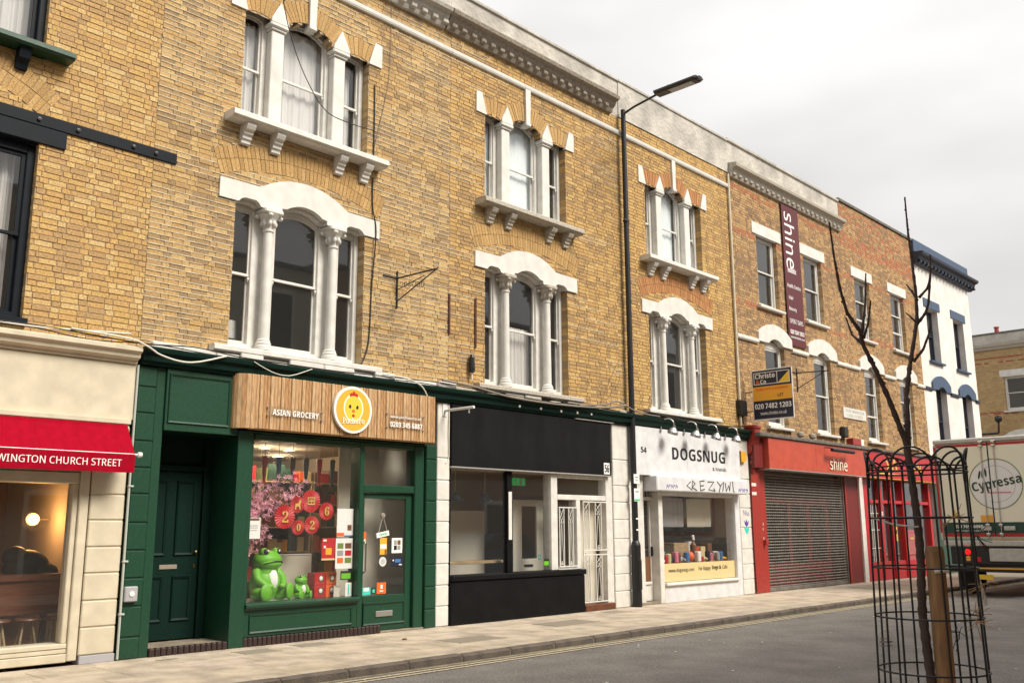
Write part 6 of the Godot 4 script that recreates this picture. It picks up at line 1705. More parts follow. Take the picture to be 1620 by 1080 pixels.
# ---------------------------------------------------------------- red shop
func shop_red() -> void:
	var b := thing("red_shopfront", "bright red shopfront with gold lettering behind the tree guard", "shopfront", Vector3(28.3, 0, 0))
	bx("fascia", b, M.red_bright, 28.26, 34.0, 3.08, 3.88, -0.1, 0.28, 0.01)
	bx("fascia_roof", b, M.coping, 28.2, 34.05, 3.882, 3.95, -0.1, 0.34, 0.01)
	bx("fascia_trim", b, M.gold, 28.26, 34.0, 3.06, 3.078, 0.0, 0.285, 0.003)
	letters("YA", b, M.gold, Vector3(29.95, 3.52, 0.285), 1.0, 0.34, 0, "Droid Serif", 700)
	letters("NN", b, M.gold, Vector3(32.0, 3.50, 0.285), 0.9, 0.28, 0, "Droid Serif", 700)
	bx("fascia_line", b, M.gold, 29.0, 31.2, 3.20, 3.24, 0.279, 0.284, 0)
	bx("pilaster", b, M.red_bright, 28.26, 28.6, 0.0, 3.05, -0.2, 0.04, 0.01)
	for x in [29.5, 30.35, 31.3, 33.6]: bx("mullion", b, M.red_bright, x, x + 0.16, 0.0, 3.05, -0.2, 0.02, 0.01)
	bx("stall_riser", b, M.red_bright, 28.6, 33.8, 0.0, 0.55, -0.25, -0.02)
	bx("transom", b, M.red_bright, 28.6, 33.8, 2.32, 2.42, -0.19, 0.0)
	mk("pane", MB.new().box(28.6, 33.8, 0.55, 3.05, -0.106, -0.10), M.glass, b)
	bx("door_panel", b, M.red_bright, 31.46, 33.0, 0.551, 1.5, -0.16, -0.11)
	for k in 6: mk("window_bar", MB.new().box(28.68 + 0.13 * k, 28.70 + 0.13 * k, 0.56, 2.3, -0.08, -0.06), M.frame_white, b)
	for y in [0.95, 1.5, 2.0]: mk("window_bar", MB.new().box(28.62, 29.48, y, y + 0.02, -0.078, -0.062), M.frame_white, b)
	mk("letter_slot", MB.new().box(32.0, 32.3, 1.2, 1.26, -0.11, -0.1).box(31.8, 31.84, 0.8, 1.1, -0.11, -0.1).box(32.4, 32.44, 0.8, 1.1, -0.11, -0.1), M.gold, b)
	room(b, 28.3, 34.0, 0.05, 3.04, -3, -0.31, M.room_dark, M.floor_dark)
	paper("yellow notice in the red shop window", 30.62, 30.95, 1.15, 1.6, -0.095, M.yellow, [[0.1, 0.9, 0.5, 0.8, M.ink]])
	paper("small white sticker on the red shop post", 29.55, 29.64, 1.95, 2.06, 0.024, M.white, [[0.3, 0.7, 0.3, 0.7, M.scarlet]])
	var sn := thing("street_name_plate", "faded white street name plate on the brown brick wall", "street sign", Vector3(28.1, 4.8, 0.03))
	bx("plate", sn, M.stone_white, 27.32, 28.92, 4.82, 5.14, 0.0, 0.03, 0.006)
	letters("STOKE NEWINGTON", sn, M.conduit, Vector3(28.12, 5.05, 0.032), 1.3, 0.09)
	letters("CHURCH STREET", sn, M.conduit, Vector3(28.12, 4.91, 0.032), 1.1, 0.09)
	# ground floor of the white house
	var c := thing("hidden_shopfront", "dark green shop wall of the rendered house behind the lorry", "shopfront", Vector3(34.15, 0, 0))
	bx("fascia", c, M.blue_paint, 34.2, 39.9, 3.1, 3.7, 0.003, 0.15)
	bx("wall", c, M.green, 34.2, 39.9, 0.02, 3.09, 0.003, 0.02)

# ---------------------------------------------------------------- street furniture
func street_lamp() -> void:
	var x := 16.47
	var z := 0.14
	var l := thing("street_lamp", "tall black street lamp column with flat lantern arm", "street lamp", Vector3(x, 0, z))
	mk("column", MB.new().lathe([Vector2(0.10, 0.0), Vector2(0.10, 1.25), Vector2(0.085, 1.30), Vector2(0.066, 1.34), Vector2(0.062, 4.0), Vector2(0.058, 8.0), Vector2(0.055, 11.0), Vector2(0.0, 11.02)], Vector3(x, 0, z), 20), M.black_iron, l)
	bx("service_door", l, M.black_iron, x - 0.05, x + 0.05, 0.35, 0.95, z + 0.08, z + 0.106, 0.006)
	mk("arm", MB.new().tube([Vector3(x, 10.9, z), Vector3(x, 10.98, z + 0.3), Vector3(x, 11.08, z + 1.0)], 0.026, 8), M.black_iron, l)
	var h := joint("lantern", l)
	mk("body", MB.new().prism(P2([x - 0.10, 11.03, x + 0.10, 11.03, x + 0.16, 11.07, x + 0.15, 11.11, x + 0.06, 11.15, x - 0.06, 11.15, x - 0.15, 11.11, x - 0.16, 11.07]), z + 0.95, z + 2.0), M.black_iron, h)
	mk("end_cap", MB.new().prism(P2([x - 0.08, 11.04, x + 0.08, 11.04, x + 0.12, 11.07, x + 0.05, 11.12, x - 0.05, 11.12, x - 0.12, 11.07]), z + 2.0, z + 2.07), M.black_iron, h)
	mk("glass_plate", MB.new().box(x - 0.09, x + 0.09, 11.022, 11.03, z + 1.3, z + 1.9), M.plastic_grey, h)
	mk("sensor", MB.new().lathe([Vector2(0.03, 11.15), Vector2(0.03, 11.19), Vector2(0.0, 11.20)], Vector3(x, 0, z + 1.25), 10), M.plastic_grey, h)
	mk("band", MB.new().lathe([Vector2(0.06, 8.3), Vector2(0.072, 8.31), Vector2(0.072, 8.36), Vector2(0.06, 8.37)], Vector3(x, 0, z), 14).ball(Vector3(x - 0.08, 8.34, z + 0.02), Vector3(0.04, 0.04, 0.04), 8, 6), M.black_iron, l)
	for q in [[2.52, 2.72, "LOADING"], [2.15, 2.42, "PERMIT"]]:
		var t := thing("parking_plate", "small white parking plate strapped to the lamp column, the %s one" % ("upper" if q[0] > 2.5 else "lower"), "sign", Vector3(x, q[0], z + 0.07), "parking plates on the lamp column")
		bx("plate", t, M.white, x - 0.10, x + 0.10, q[0], q[1], z + 0.067, z + 0.075, 0.003)
		bx("print", t, M.grey, x - 0.06, x + 0.06, q[1] - 0.08, q[1] - 0.05, z + 0.074, z + 0.077, 0)
		if q[0] < 2.5: bx("print", t, M.exit, x - 0.09, x + 0.09, q[0] + 0.01, q[0] + 0.05, z + 0.074, z + 0.077, 0)
		else: bx("print", t, M.grey, x - 0.05, x + 0.05, q[1] - 0.14, q[1] - 0.12, z + 0.074, z + 0.077, 0)
	for y in [1.55, 1.78]:
		var s := bx("lamp_sticker", l, M.white, x - 0.05, x + 0.02, y, y + 0.03, z + 0.06, z + 0.068, 0)

func young_tree() -> void:
	var B: Array = [[[4.535, 0.911, 10.455], [4.525, 1.210, 10.444], [4.533, 1.428, 10.453], [4.534, 1.639, 10.454], [4.524, 1.877, 10.444], [4.520, 1.969, 10.440]],[[4.522, 1.975, 10.441], [4.486, 2.090, 10.419], [4.444, 2.193, 10.403], [4.391, 2.320, 10.377], [4.323, 2.444, 10.350], [4.297, 2.505, 10.352], [4.240, 2.590, 10.321], [4.192, 2.702, 10.315], [4.160, 2.864, 10.311], [4.125, 3.011, 10.318]],[[4.323, 2.444, 10.350], [4.320, 2.498, 10.302], [4.354, 2.594, 10.264]],[[4.327, 2.474, 10.354], [4.304, 2.536, 10.390], [4.289, 2.642, 10.418]],[[4.313, 2.501, 10.354], [4.359, 2.628, 10.359], [4.401, 2.806, 10.359]],[[4.524, 1.975, 10.444], [4.552, 2.141, 10.444], [4.565, 2.225, 10.442], [4.604, 2.359, 10.454], [4.650, 2.509, 10.473], [4.685, 2.612, 10.481], [4.699, 2.740, 10.481], [4.716, 2.898, 10.470], [4.722, 3.043, 10.461], [4.743, 3.259, 10.453]],[[4.617, 2.384, 10.469], [4.622, 2.438, 10.518], [4.616, 2.517, 10.557], [4.602, 2.561, 10.571]],[[4.668, 2.567, 10.477], [4.758, 2.646, 10.499], [4.792, 2.701, 10.505], [4.829, 2.860, 10.515], [4.855, 2.963, 10.513]],[[4.707, 2.715, 10.490], [4.709, 2.757, 10.536], [4.702, 2.820, 10.558]],[[4.696, 2.721, 10.478], [4.722, 2.797, 10.431]],[[4.681, 2.587, 10.477], [4.607, 2.628, 10.458]],[[4.555, 1.512, 10.506], [4.559, 0.914, 10.510]],]
	var t := thing("young_tree", "bare young street tree with knobbly twigs inside a black guard", "tree", Vector3(4.54, 0, 10.46))
	var V := func(q: Array) -> Array:
		var o := []
		for p in q: o.append(Vector3(p[0], p[1], p[2]))
		return o
	# smooth a path and give it knobs
	var limb := func(m: MB, pts: Array, r0: float, r1: float) -> void:
		var cv := Curve3D.new()
		for i in pts.size():
			var a: Vector3 = pts[maxi(i - 1, 0)]; var b: Vector3 = pts[mini(i + 1, pts.size() - 1)]
			cv.add_point(pts[i], -(b - a) / 6, (b - a) / 6)
		var len := cv.get_baked_length()
		var k := maxi(int(len / 0.018), 3)
		var path := []; var rad := []
		for i in k + 1:
			var f := float(i) / k
			path.append(cv.sample_baked(len * f))
			rad.append(lerpf(r0, r1, f) * (1.0 + 0.10 * sin(i * 1.9 + r0 * 900) + (0.35 if r1 < 0.006 and i % 3 == 0 else 0.0) * rng.randf()))
		m.tube(path, rad, 9)
		if r1 < 0.006:
			for i in range(2, k, 3):
				var d := Vector3(rng.randfn(), rng.randfn() + 0.6, rng.randfn()).normalized()
				m.ball(path[i] + d * rad[i], Vector3(0.35, 0.35, 0.35) * rad[i] + Vector3(0.003, 0.004, 0.003), 6, 4)
	var tm := MB.new()
	var base: Array = V.call(B[0])
	base.push_front(Vector3(4.56, 0.0, 10.46)); base.insert(1, Vector3(4.545, 0.45, 10.462))
	limb.call(tm, base, 0.026, 0.0165)
	mk("trunk", tm, M.bark, t)
	var rs := [[0.0135, 0.0036], [0.0062, 0.0033], [0.0062, 0.0033], [0.0066, 0.0033], [0.0128, 0.0036], [0.007, 0.0035], [0.0075, 0.004], [0.007, 0.0035], [0.006, 0.003], [0.005, 0.003]]
	for i in range(1, 11):
		var bm := MB.new()
		limb.call(bm, V.call(B[i]), rs[i - 1][0], rs[i - 1][1])
		mk("branch", bm, M.bark, t)
	var s := thing("tree_stake", "round tan timber stake beside the young trunk", "stake", Vector3(4.557, 0, 10.51))
	mk("post", MB.new().lathe([Vector2(0.041, 0.0), Vector2(0.041, 1.49), Vector2(0.036, 1.512), Vector2(0.0, 1.514)], Vector3(4.557, 0, 10.51), 18), M.stake, s)
	mk("tie", MB.new().tube([Vector3(4.51, 1.40, 10.52), Vector3(4.53, 1.405, 10.555), Vector3(4.575, 1.40, 10.552), Vector3(4.60, 1.40, 10.52)], 0.010, 6), M.cable_white, s)
	# guard
	var g := thing("tree_guard", "black metal hooped tree guard round the young trunk", "tree guard", Vector3(4.5, 0, 10.48))
	var c := Vector3(4.5, 0, 10.48)
	var R := 0.24
	for y in [0.30, 0.53, 0.75, 0.975, 1.205, 1.42, 1.64, 1.845, 1.868]:
		var pts := []
		for i in 33: pts.append(c + Vector3((0.25 - 0.018 * y) * cos(TAU * i / 32), y, (0.25 - 0.018 * y) * sin(TAU * i / 32)))
		mk("ring", MB.new().tube(pts, 0.0042, 6, false), M.black_iron, g)
	var n := 16
	for i in n:
		var a := TAU * (i + 0.35) / n
		var a2 := TAU * (i + 2 + 0.35) / n
		var top := 1.865 if i % 2 == 0 else 1.83
		var hi := 0.085 if i % 2 == 0 else 0.075
		var r := 0.216 + (0.005 if i % 2 == 0 else -0.005)
		var rb := r + 0.034
		var pts := [c + Vector3(rb * cos(a), 0.0, rb * sin(a))]
		if i % 4 == 3: pts = [c + Vector3(r * cos(a), 1.78, r * sin(a))]
		for k in 13:
			var f := k / 12.0
			var e := lerpf(a, a2, 0.5 - 0.5 * cos(f * PI))
			pts.append(c + Vector3(r * cos(e), top + hi * sin(f * PI), r * sin(e)))
		pts.append(c + Vector3(r * cos(a2), 1.80, r * sin(a2)))
		mk("hoop_bar", MB.new().tube(pts, 0.0052, 6), M.black_iron, g)
	# straw, twine and a label caught on the guard
	var bits := [[0.19, 1.22, 0.6], [0.2, 1.35, 1.2], [0.14, 1.64, 2.2], [0.22, 1.12, 0.2], [0.08, 1.2, 1.9], [0.22, 1.56, 0.9]]
	for q in bits:
		var m := MB.new()
		var at: Vector3 = c + Vector3(R * cos(q[2]), q[1], R * sin(q[2]))
		for k in 9:
			var d := Vector3(rng.randfn(), rng.randfn(), rng.randfn()).normalized()
			m.tube([at, at + d * 0.035 + Vector3(0, -0.01, 0), at + d * 0.07 + Vector3(0, -0.035 * rng.randf(), 0)], 0.0016, 4)
		one("straw_tuft", m, M.straw if q[0] < 0.21 else M.cable_black, "tuft of dry stalks caught in the tree guard" if q[0] < 0.21 else "spiky black cable-tie ends knotted on the tree guard", "straw" if q[0] < 0.21 else "cable tie", "stalks caught in the tree guard" if q[0] < 0.21 else "cable ties on the tree guard")
	var right := cam.global_basis.x
	var lp := c + Vector3(-0.05, 1.10, 0.0) + Vector3(-0.13, 0, -0.13)
	var lb := thing("tree_label", "round clear plastic planting tag hung on the guard", "tag", lp)
	off[lb] = Vector3.ZERO
	lb.rotation.y = -0.7
	mk("disc", MB.new().prism(arc2(0, 0, 0.05, 0.05, 0, 340, 17), -0.001, 0.001), M.glass, lb)
	mk("print", MB.new().box(-0.03, 0.03, -0.005, 0.003, 0.001, 0.0018).box(-0.026, 0.026, 0.010, 0.014, 0.001, 0.0018).box(-0.028, 0.028, -0.02, -0.015, 0.001, 0.0018), M.grey, lb)
	mk("loop", MB.new().tube([Vector3(0, 0.05, 0), Vector3(0.004, 0.09, 0)], 0.002, 5), M.cable_white, lb)
	one("torn_tape", MB.new().tube([c + Vector3(0.16, 1.42, 0.165), c + Vector3(0.165, 1.36, 0.175), c + Vector3(0.175, 1.29, 0.185), c + Vector3(0.185, 1.25, 0.19)], [0.004, 0.009, 0.011, 0.007], 5), M.plastic_white, "torn strip of white tape fluttering from the guard", "tape")
	one("tie_cord", MB.new().tube([c + Vector3(-0.11, 1.645, -0.19), c + Vector3(-0.06, 1.61, -0.1), c + Vector3(0.0, 1.60, -0.03), c + Vector3(0.04, 1.60, -0.01)], 0.004, 5), M.cable_white, "white cord tied from the guard to the trunk", "cord")

# ---------------------------------------------------------------- vehicles
func wheel(t: Node, x: float, y: float, z: float, r: float, w: float, side: float) -> void:
	var bs := Basis(Vector3.RIGHT, PI / 2 * side)
	var wn := mk("wheel", MB.new().lathe([Vector2(r * 0.55, -w / 2), Vector2(r * 0.92, -w / 2), Vector2(r, -w * 0.38), Vector2(r, w * 0.38), Vector2(r * 0.92, w / 2), Vector2(r * 0.6, w / 2), Vector2(r * 0.58, w * 0.4)], Vector3(x, y, z), 28, bs), M.rubber, t)
	mk("rim", MB.new().lathe([Vector2(r * 0.6, w * 0.42), Vector2(r * 0.55, w * 0.3), Vector2(r * 0.2, w * 0.34), Vector2(0, w * 0.36)], Vector3(x, y, z), 20, bs), M.aluminium, wn)

func lorry() -> void:
	var X := 25.3
	var t := thing("delivery_lorry", "cream and red box lorry with a round green logo on its rear doors", "lorry", Vector3(X + 4, -0.1, 4.55))
	var cr: Material = M.cream_paint
	mk("box_body", MB.new().cbox(X + 0.04, X + 7.0, 1.30, 3.66, 3.28, 5.82, 0.02), cr, t)
	bx("roof_rail", t, M.aluminium, X - 0.03, X + 7.02, 3.665, 3.79, 3.24, 5.86, 0.03)
	mk("corner_post", MB.new().cbox(X - 0.02, X + 0.06, 1.25, 3.66, 3.235, 3.31, 0.015), M.aluminium, t)
	mk("corner_post", MB.new().cbox(X - 0.02, X + 0.06, 1.25, 3.66, 5.79, 5.865, 0.015), M.aluminium, t)
	for k in 2:
		var z0 := 3.315 + 1.24 * k
		var d := mk("rear_door", MB.new().cbox(X, X + 0.038, 1.34, 3.655, z0, z0 + 1.225, 0.008), cr, t)
		bx("red_stripe", d, M.red_bright, X - 0.004, X + 0.002, 3.58, 3.645, z0 + 0.01, z0 + 1.215, 0)
		bx("red_stripe", d, M.red_bright, X - 0.004, X + 0.002, 1.35, 1.43, z0 + 0.01, z0 + 1.215, 0)
		bx("green_band", d, M.bottle, X - 0.003, X + 0.002, 1.431, 1.70, z0 + 0.01, z0 + 1.215, 0)
		for zz in ([z0 + 1.08] if k == 0 else [z0 + 0.14]):
			mk("locking_bar", MB.new().tube([Vector3(X - 0.03, 1.30, zz), Vector3(X - 0.03, 3.68, zz)], 0.014, 8), M.chrome, d)
			for yy in [1.38, 1.60, 3.55, 3.64]: mk("bar_bracket", MB.new().cbox(X - 0.06, X - 0.001, yy, yy + 0.06, zz - 0.05, zz + 0.05, 0.008), M.chrome, d)
		bx("latch_handle", d, M.aluminium, X - 0.05, X - 0.004, 1.50, 1.60, z0 + (0.92 if k == 0 else 0.2), z0 + (1.16 if k == 0 else 0.46), 0.01)
	bx("red_stripe", t, M.red_bright, X - 0.024, X - 0.018, 1.45, 3.6, 3.25, 3.30, 0)
	bx("door_seal", t, M.rubber, X - 0.012, X + 0.004, 1.36, 3.65, 4.535, 4.56, 0)
	# logo
	var rt := -PI / 2
	var lg := joint("logo", t)
	for q in [[0.62, 0.60, M.olive], [0.45, 0.442, M.grey]]:
		var m := MB.new()
		for i in 64:
			if q[0] < 0.5 and (i > 20 and i < 44): continue
			var a0 := TAU * i / 64; var a1 := TAU * (i + 1) / 64
			var f := func(r: float, a: float) -> Vector3: return Vector3(X - 0.006, 2.63 + r * sin(a), 4.66 + r * cos(a))
			m.quad(f.call(q[1], a0), f.call(q[0], a0), f.call(q[0], a1), f.call(q[1], a1))
		mk("logo_ring", m, q[2], lg)
	mk("logo_disc", MB.new().ball(Vector3(X - 0.001, 2.63, 4.66), Vector3(0.003, 0.60, 0.60), 48, 24), M.white, lg)
	letters("Cypressa", lg, M.leaf_ink, Vector3(X - 0.008, 2.62, 4.68), 1.16, 0.30, rt, "Droid Sans", 700, 0.17)
	for k in 3:
		var z0 := 4.30 + 0.075 * k
		var m := MB.new()
		m.ball(Vector3(X - 0.004, 2.86 + 0.025 * k, z0), Vector3(0.004, 0.11, 0.028), 10, 8, Basis(Vector3.RIGHT, 0.25 - 0.15 * k))
		mk("logo_leaf", m, M.leaf_ink, lg)
	mk("logo_line", MB.new().box(X - 0.009, X - 0.006, 2.40, 2.43, 4.45, 5.0), M.pink, lg)
	letters("020 7691 6080", t, M.white, Vector3(X - 0.008, 1.60, 3.94), 0.66, 0.075, rt, "Droid Sans", 700)
	letters("www.cypressa.co.uk", t, M.white, Vector3(X - 0.008, 1.495, 3.94), 0.66, 0.06, rt)
	var wt := MB.new()
	wt.tri(Vector3(X - 0.005, 1.90, 3.55), Vector3(X - 0.005, 1.90, 3.69), Vector3(X - 0.005, 2.03, 3.62))
	mk("warning_sticker", wt, M.yellow, t)
	bx("warning_sticker", t, M.yellow, X - 0.006, X - 0.001, 1.80, 1.88, 3.56, 3.69, 0)
	bx("hazard_plate", t, M.amber, X - 0.007, X - 0.001, 1.71, 1.87, 4.24, 4.52, 0)
	# frame, lights, tail lift
	bx("rear_beam", t, M.aluminium, X - 0.04, X + 0.3, 1.12, 1.26, 3.30, 5.80, 0.02)
	bx("chassis", t, M.black_iron, X + 0.05, X + 9.0, 0.62, 1.11, 3.9, 5.2, 0.02)
	bx("lamp_bar", t, M.black_iron, X - 0.01, X + 0.05, 0.68, 1.11, 3.45, 5.65, 0.01)
	for z in [3.86, 5.24]:
		mk("tail_light", MB.new().ball(Vector3(X - 0.015, 0.98, z), Vector3(0.03, 0.07, 0.06), 14, 10), M.brake_glow, t)
		bx("indicator", t, M.amber, X - 0.025, X - 0.011, 0.76, 0.88, z - 0.05, z + 0.05, 0.005)
		bx("reflector", t, M.scarlet, X - 0.022, X - 0.011, 0.74, 0.86, z + 0.18, z + 0.30, 0.004)
	bx("lift_plate", t, M.aluminium, X - 0.04, X - 0.012, 0.76, 1.07, 4.36, 5.20, 0.01)
	mk("bumper_bar", MB.new().cbox(X - 0.06, X + 0.04, 0.50, 0.62, 3.40, 5.70, 0.02), M.black_iron, t)
	mk("bumper_stripe", MB.new().box(X - 0.064, X - 0.0605, 0.575, 0.61, 3.96, 5.2), M.amber, t)
	bx("number_plate", t, M.yellow, X - 0.03, X - 0.008, 0.32, 0.44, 4.06, 4.40, 0.004)
	bx("mudguard", t, M.rubber, X + 0.5, X + 0.54, 0.1, 0.6, 3.4, 3.9, 0.01)
	for z in [3.55, 5.5]:
		for xx in [X + 1.3, X + 7.9]: wheel(t, xx, 0.38, z, 0.48, 0.30, -1.0 if z < 4.5 else 1.0)
	mk("cab", MB.new().prism(P2([X + 7.15, 0.55, X + 9.1, 0.55, X + 9.15, 1.5, X + 8.95, 2.9, X + 7.15, 3.0]), 3.4, 5.7), M.red_bright, t)

func parked_car() -> void:
	var t := thing("parked_car", "small blue hatchback parked across the road", "car", Vector3(21, -0.1, 9.0))
	var x := 19.0
	var pm := mat("car_blue", 0.02, 0.10, 0.24, 0.25)
	pm.clearcoat_enabled = true; pm.clearcoat = 1.0
	mk("body", MB.new().prism(P2([x, 0.22, x + 0.1, 0.16, x + 4.0, 0.16, x + 4.1, 0.25, x + 4.12, 0.75, x + 3.95, 0.95, x + 3.7, 1.0, x + 1.15, 0.95, x + 0.25, 0.82, x + 0.02, 0.65]), 8.15, 9.85), pm, t)
	mk("cabin", MB.new().prism(P2([x + 1.1, 0.94, x + 1.95, 1.42, x + 3.3, 1.44, x + 3.95, 0.98]), 8.25, 9.75), pm, t)
	for z in [8.235, 9.765]:
		mk("side_window", MB.new().prism(P2([x + 1.4, 0.98, x + 2.0, 1.36, x + 2.55, 1.38, x + 2.55, 0.99]), z - 0.012, z + 0.012), M.ink, t)
		mk("side_window", MB.new().prism(P2([x + 2.63, 0.99, x + 2.63, 1.38, x + 3.2, 1.38, x + 3.65, 1.01]), z - 0.012, z + 0.012), M.ink, t)
	for xx in [x + 0.8, x + 3.3]:
		wheel(t, xx, 0.22, 8.22, 0.32, 0.2, -1.0)
		wheel(t, xx, 0.22, 9.78, 0.32, 0.2, 1.0)
	mk("headlight", MB.new().ball(Vector3(x + 0.12, 0.68, 8.4), Vector3(0.08, 0.08, 0.16)), M.plastic_white, t)
	mk("headlight", MB.new().ball(Vector3(x + 0.12, 0.68, 9.6), Vector3(0.08, 0.08, 0.16)), M.plastic_white, t)

# ---------------------------------------------------------------- small things on the walls and the ground
func cable(label: String, pts: Array, r: float, m: Material) -> void:
	var cv := Curve3D.new()
	for i in pts.size():
		var a: Vector3 = pts[maxi(i - 1, 0)]; var b: Vector3 = pts[mini(i + 1, pts.size() - 1)]
		cv.add_point(pts[i], -(b - a) / 6, (b - a) / 6)
	var len := cv.get_baked_length()
	var k := maxi(int(len / 0.06), 4)
	var path := []
	for i in k + 1: path.append(cv.sample_baked(len * i / k))
	one("cable", MB.new().tube(path, r, 6), m, label, "cable")

func small_things() -> void:
	# cables along the cornices
	for k in 2:
		var pts := []
		var x := 3.4
		while x < 16.2:
			pts.append(Vector3(x, 4.0 + 0.04 * k + rng.randf_range(-0.03, 0.035), 0.19 + 0.03 * k))
			x += rng.randf_range(0.5, 0.9)
		cable(["lowest black service cable drooping along the green cornice", "middle black cable strung along the shop cornices", "upper black cable strung along the shop cornices"][k], pts, 0.008 + 0.002 * k, M.cable_black)
	cable("white cable sagging in a loop across the green pilaster", [Vector3(4.6, 4.08, 0.24), Vector3(5.45, 4.04, 0.25), Vector3(5.75, 3.90, 0.25), Vector3(6.2, 3.84, 0.25), Vector3(6.75, 4.0, 0.24)], 0.013, M.cable_white)
	cable("thin white cable lying along the cream cornice", [Vector3(3.4, 4.05, 0.2), Vector3(4.2, 4.04, 0.22), Vector3(5.0, 4.10, 0.2), Vector3(5.4, 4.14, 0.15)], 0.012, M.cable_white)
	cable("grey wire drooping above the grocery's timber sign", [Vector3(7.2, 3.98, 0.23), Vector3(7.5, 3.86, 0.24), Vector3(7.8, 3.84, 0.24), Vector3(8.2, 3.99, 0.23)], 0.007, M.cable_white)
	cable("white cable looping down behind the timber sign's end", [Vector3(9.6, 4.08, 0.2), Vector3(10.1, 4.05, 0.24), Vector3(10.4, 3.95, 0.25), Vector3(10.55, 3.78, 0.22)], 0.012, M.cable_white)
	cable("bundle of brown cable sagging over the black fascia", [Vector3(10.9, 4.12, 0.2), Vector3(11.6, 4.08, 0.24), Vector3(12.6, 3.98, 0.25), Vector3(14.0, 3.97, 0.25), Vector3(15.3, 4.03, 0.24), Vector3(16.2, 4.16, 0.2)], 0.022, M.cable_grey)
	cable("brown cable tangled at the lamp column's side", [Vector3(14.6, 4.02, 0.22), Vector3(15.4, 4.10, 0.24), Vector3(15.9, 4.22, 0.2), Vector3(16.6, 4.05, 0.2), Vector3(17.4, 4.02, 0.22)], 0.016, M.cable_grey)
	cable("long cable along the dog shop cornice", [Vector3(16.6, 4.12, 0.2), Vector3(17.8, 4.03, 0.25), Vector3(19.2, 4.0, 0.25), Vector3(20.4, 4.02, 0.24), Vector3(21.2, 4.10, 0.15)], 0.014, M.cable_black)
	cable("black cable running down the wall past the grocery's hood", [Vector3(9.42, 7.45, 0.02), Vector3(9.44, 6.9, 0.02), Vector3(9.50, 6.5, 0.05), Vector3(9.46, 5.6, 0.02), Vector3(9.42, 4.6, 0.02), Vector3(9.25, 4.2, 0.06)], 0.011, M.cable_black)
	cable("short black cable beside the grocery's top window", [Vector3(9.42, 9.15, 0.02), Vector3(9.43, 8.4, 0.02), Vector3(9.43, 7.75, 0.02)], 0.011, M.cable_black)
	cable("thin black wire swinging across the top window", [Vector3(7.18, 10.6, 0.4), Vector3(7.35, 9.6, 0.36), Vector3(7.62, 8.9, 0.34), Vector3(7.95, 8.4, 0.33), Vector3(8.25, 8.15, 0.32), Vector3(8.75, 8.12, 0.3), Vector3(9.4, 8.3, 0.03)], 0.008, M.cable_black)
	cable("thin vertical wire on the wall under the string course", [Vector3(9.75, 10.9, 0.02), Vector3(9.75, 10.0, 0.02), Vector3(9.70, 9.2, 0.02), Vector3(9.44, 8.0, 0.02)], 0.005, M.cable_grey)
	cable("orange flex slanting up the wall by the lamp column", [Vector3(15.55, 4.15, 0.03), Vector3(15.9, 4.7, 0.02), Vector3(16.25, 5.2, 0.02)], 0.006, M.straw)
	cable("black cable down the red pilaster", [Vector3(21.45, 4.0, 0.08), Vector3(21.50, 3.2, 0.08), Vector3(21.49, 1.5, 0.07), Vector3(21.52, 0.05, 0.07)], 0.012, M.cable_black)
	# iron brackets
	var ib := thing("sign_bracket", "black wrought iron sign bracket on the grocery's wall", "bracket", Vector3(10.0, 5.5, 0.0))
	mk("frame", MB.new().box(9.995, 10.025, 5.28, 5.93, -0.005, 0.02).tube([Vector3(9.70, 5.80, 0.02), Vector3(10.02, 5.80, 0.02)], 0.014, 6).tube([Vector3(10.01, 5.80, 0.02), Vector3(10.01, 5.78, 0.98)], 0.014, 6).tube([Vector3(10.01, 5.40, 0.02), Vector3(10.01, 5.79, 1.05)], 0.011, 6).tube([Vector3(10.01, 5.60, 0.02), Vector3(10.01, 5.72, 0.7)], 0.007, 6), M.black_iron, ib)
	var sc := MB.new()
	for k in 6:
		var pts := []
		for i in 10: pts.append(Vector3(10.01, 5.68 - 0.02 * k + 0.045 * sin(i * 0.7), 0.12 + 0.11 * k + 0.04 * cos(i * 0.7)))
		sc.tube(pts, 0.005, 5)
	mk("scrollwork", sc, M.black_iron, ib)
	var ib2 := thing("sign_bracket", "black iron bracket arm beside the letting board", "bracket", Vector3(24.5, 5.6, 0.0))
	mk("frame", MB.new().box(24.47, 24.51, 5.32, 5.97, -0.005, 0.02).tube([Vector3(24.49, 5.84, 0.02), Vector3(24.49, 5.80, 0.95)], 0.016, 6).tube([Vector3(24.49, 5.40, 0.02), Vector3(24.49, 5.80, 0.85)], 0.010, 6).tube([Vector3(24.2, 5.84, 0.02), Vector3(24.49, 5.84, 0.02)], 0.014, 6), M.black_iron, ib2)
	for q in [[11.22, 5.0, 5.74, "rusty iron strap on the brickwork by the party line"], [11.88, 4.85, 5.78, "longer rusty iron strap beside the weathered first-floor window"]]:
		one("wall_strap", MB.new().cbox(q[0] - 0.022, q[0] + 0.022, q[1], q[2], -0.01, 0.03, 0.006), M.wood_wall, q[3], "strap")
	var fl := thing("floodlight", "slim black lamp fitting upright on the brick ledge", "lamp", Vector3(11.74, 4.3, 0.05))
	mk("body", MB.new().lathe([Vector2(0.0, 4.36), Vector2(0.05, 4.37), Vector2(0.055, 4.45), Vector2(0.05, 4.64), Vector2(0.03, 4.70), Vector2(0, 4.70)], Vector3(11.74, 0, 0.07), 12), M.plastic_black, fl)
	mk("stem", MB.new().tube([Vector3(11.74, 4.22, 0.07), Vector3(11.74, 4.37, 0.07)], 0.012, 6), M.plastic_white, fl)
	var ar := thing("sign_bracket", "white sign arm sticking out from the white pilaster", "bracket", Vector3(11.1, 3.6, 0.1))
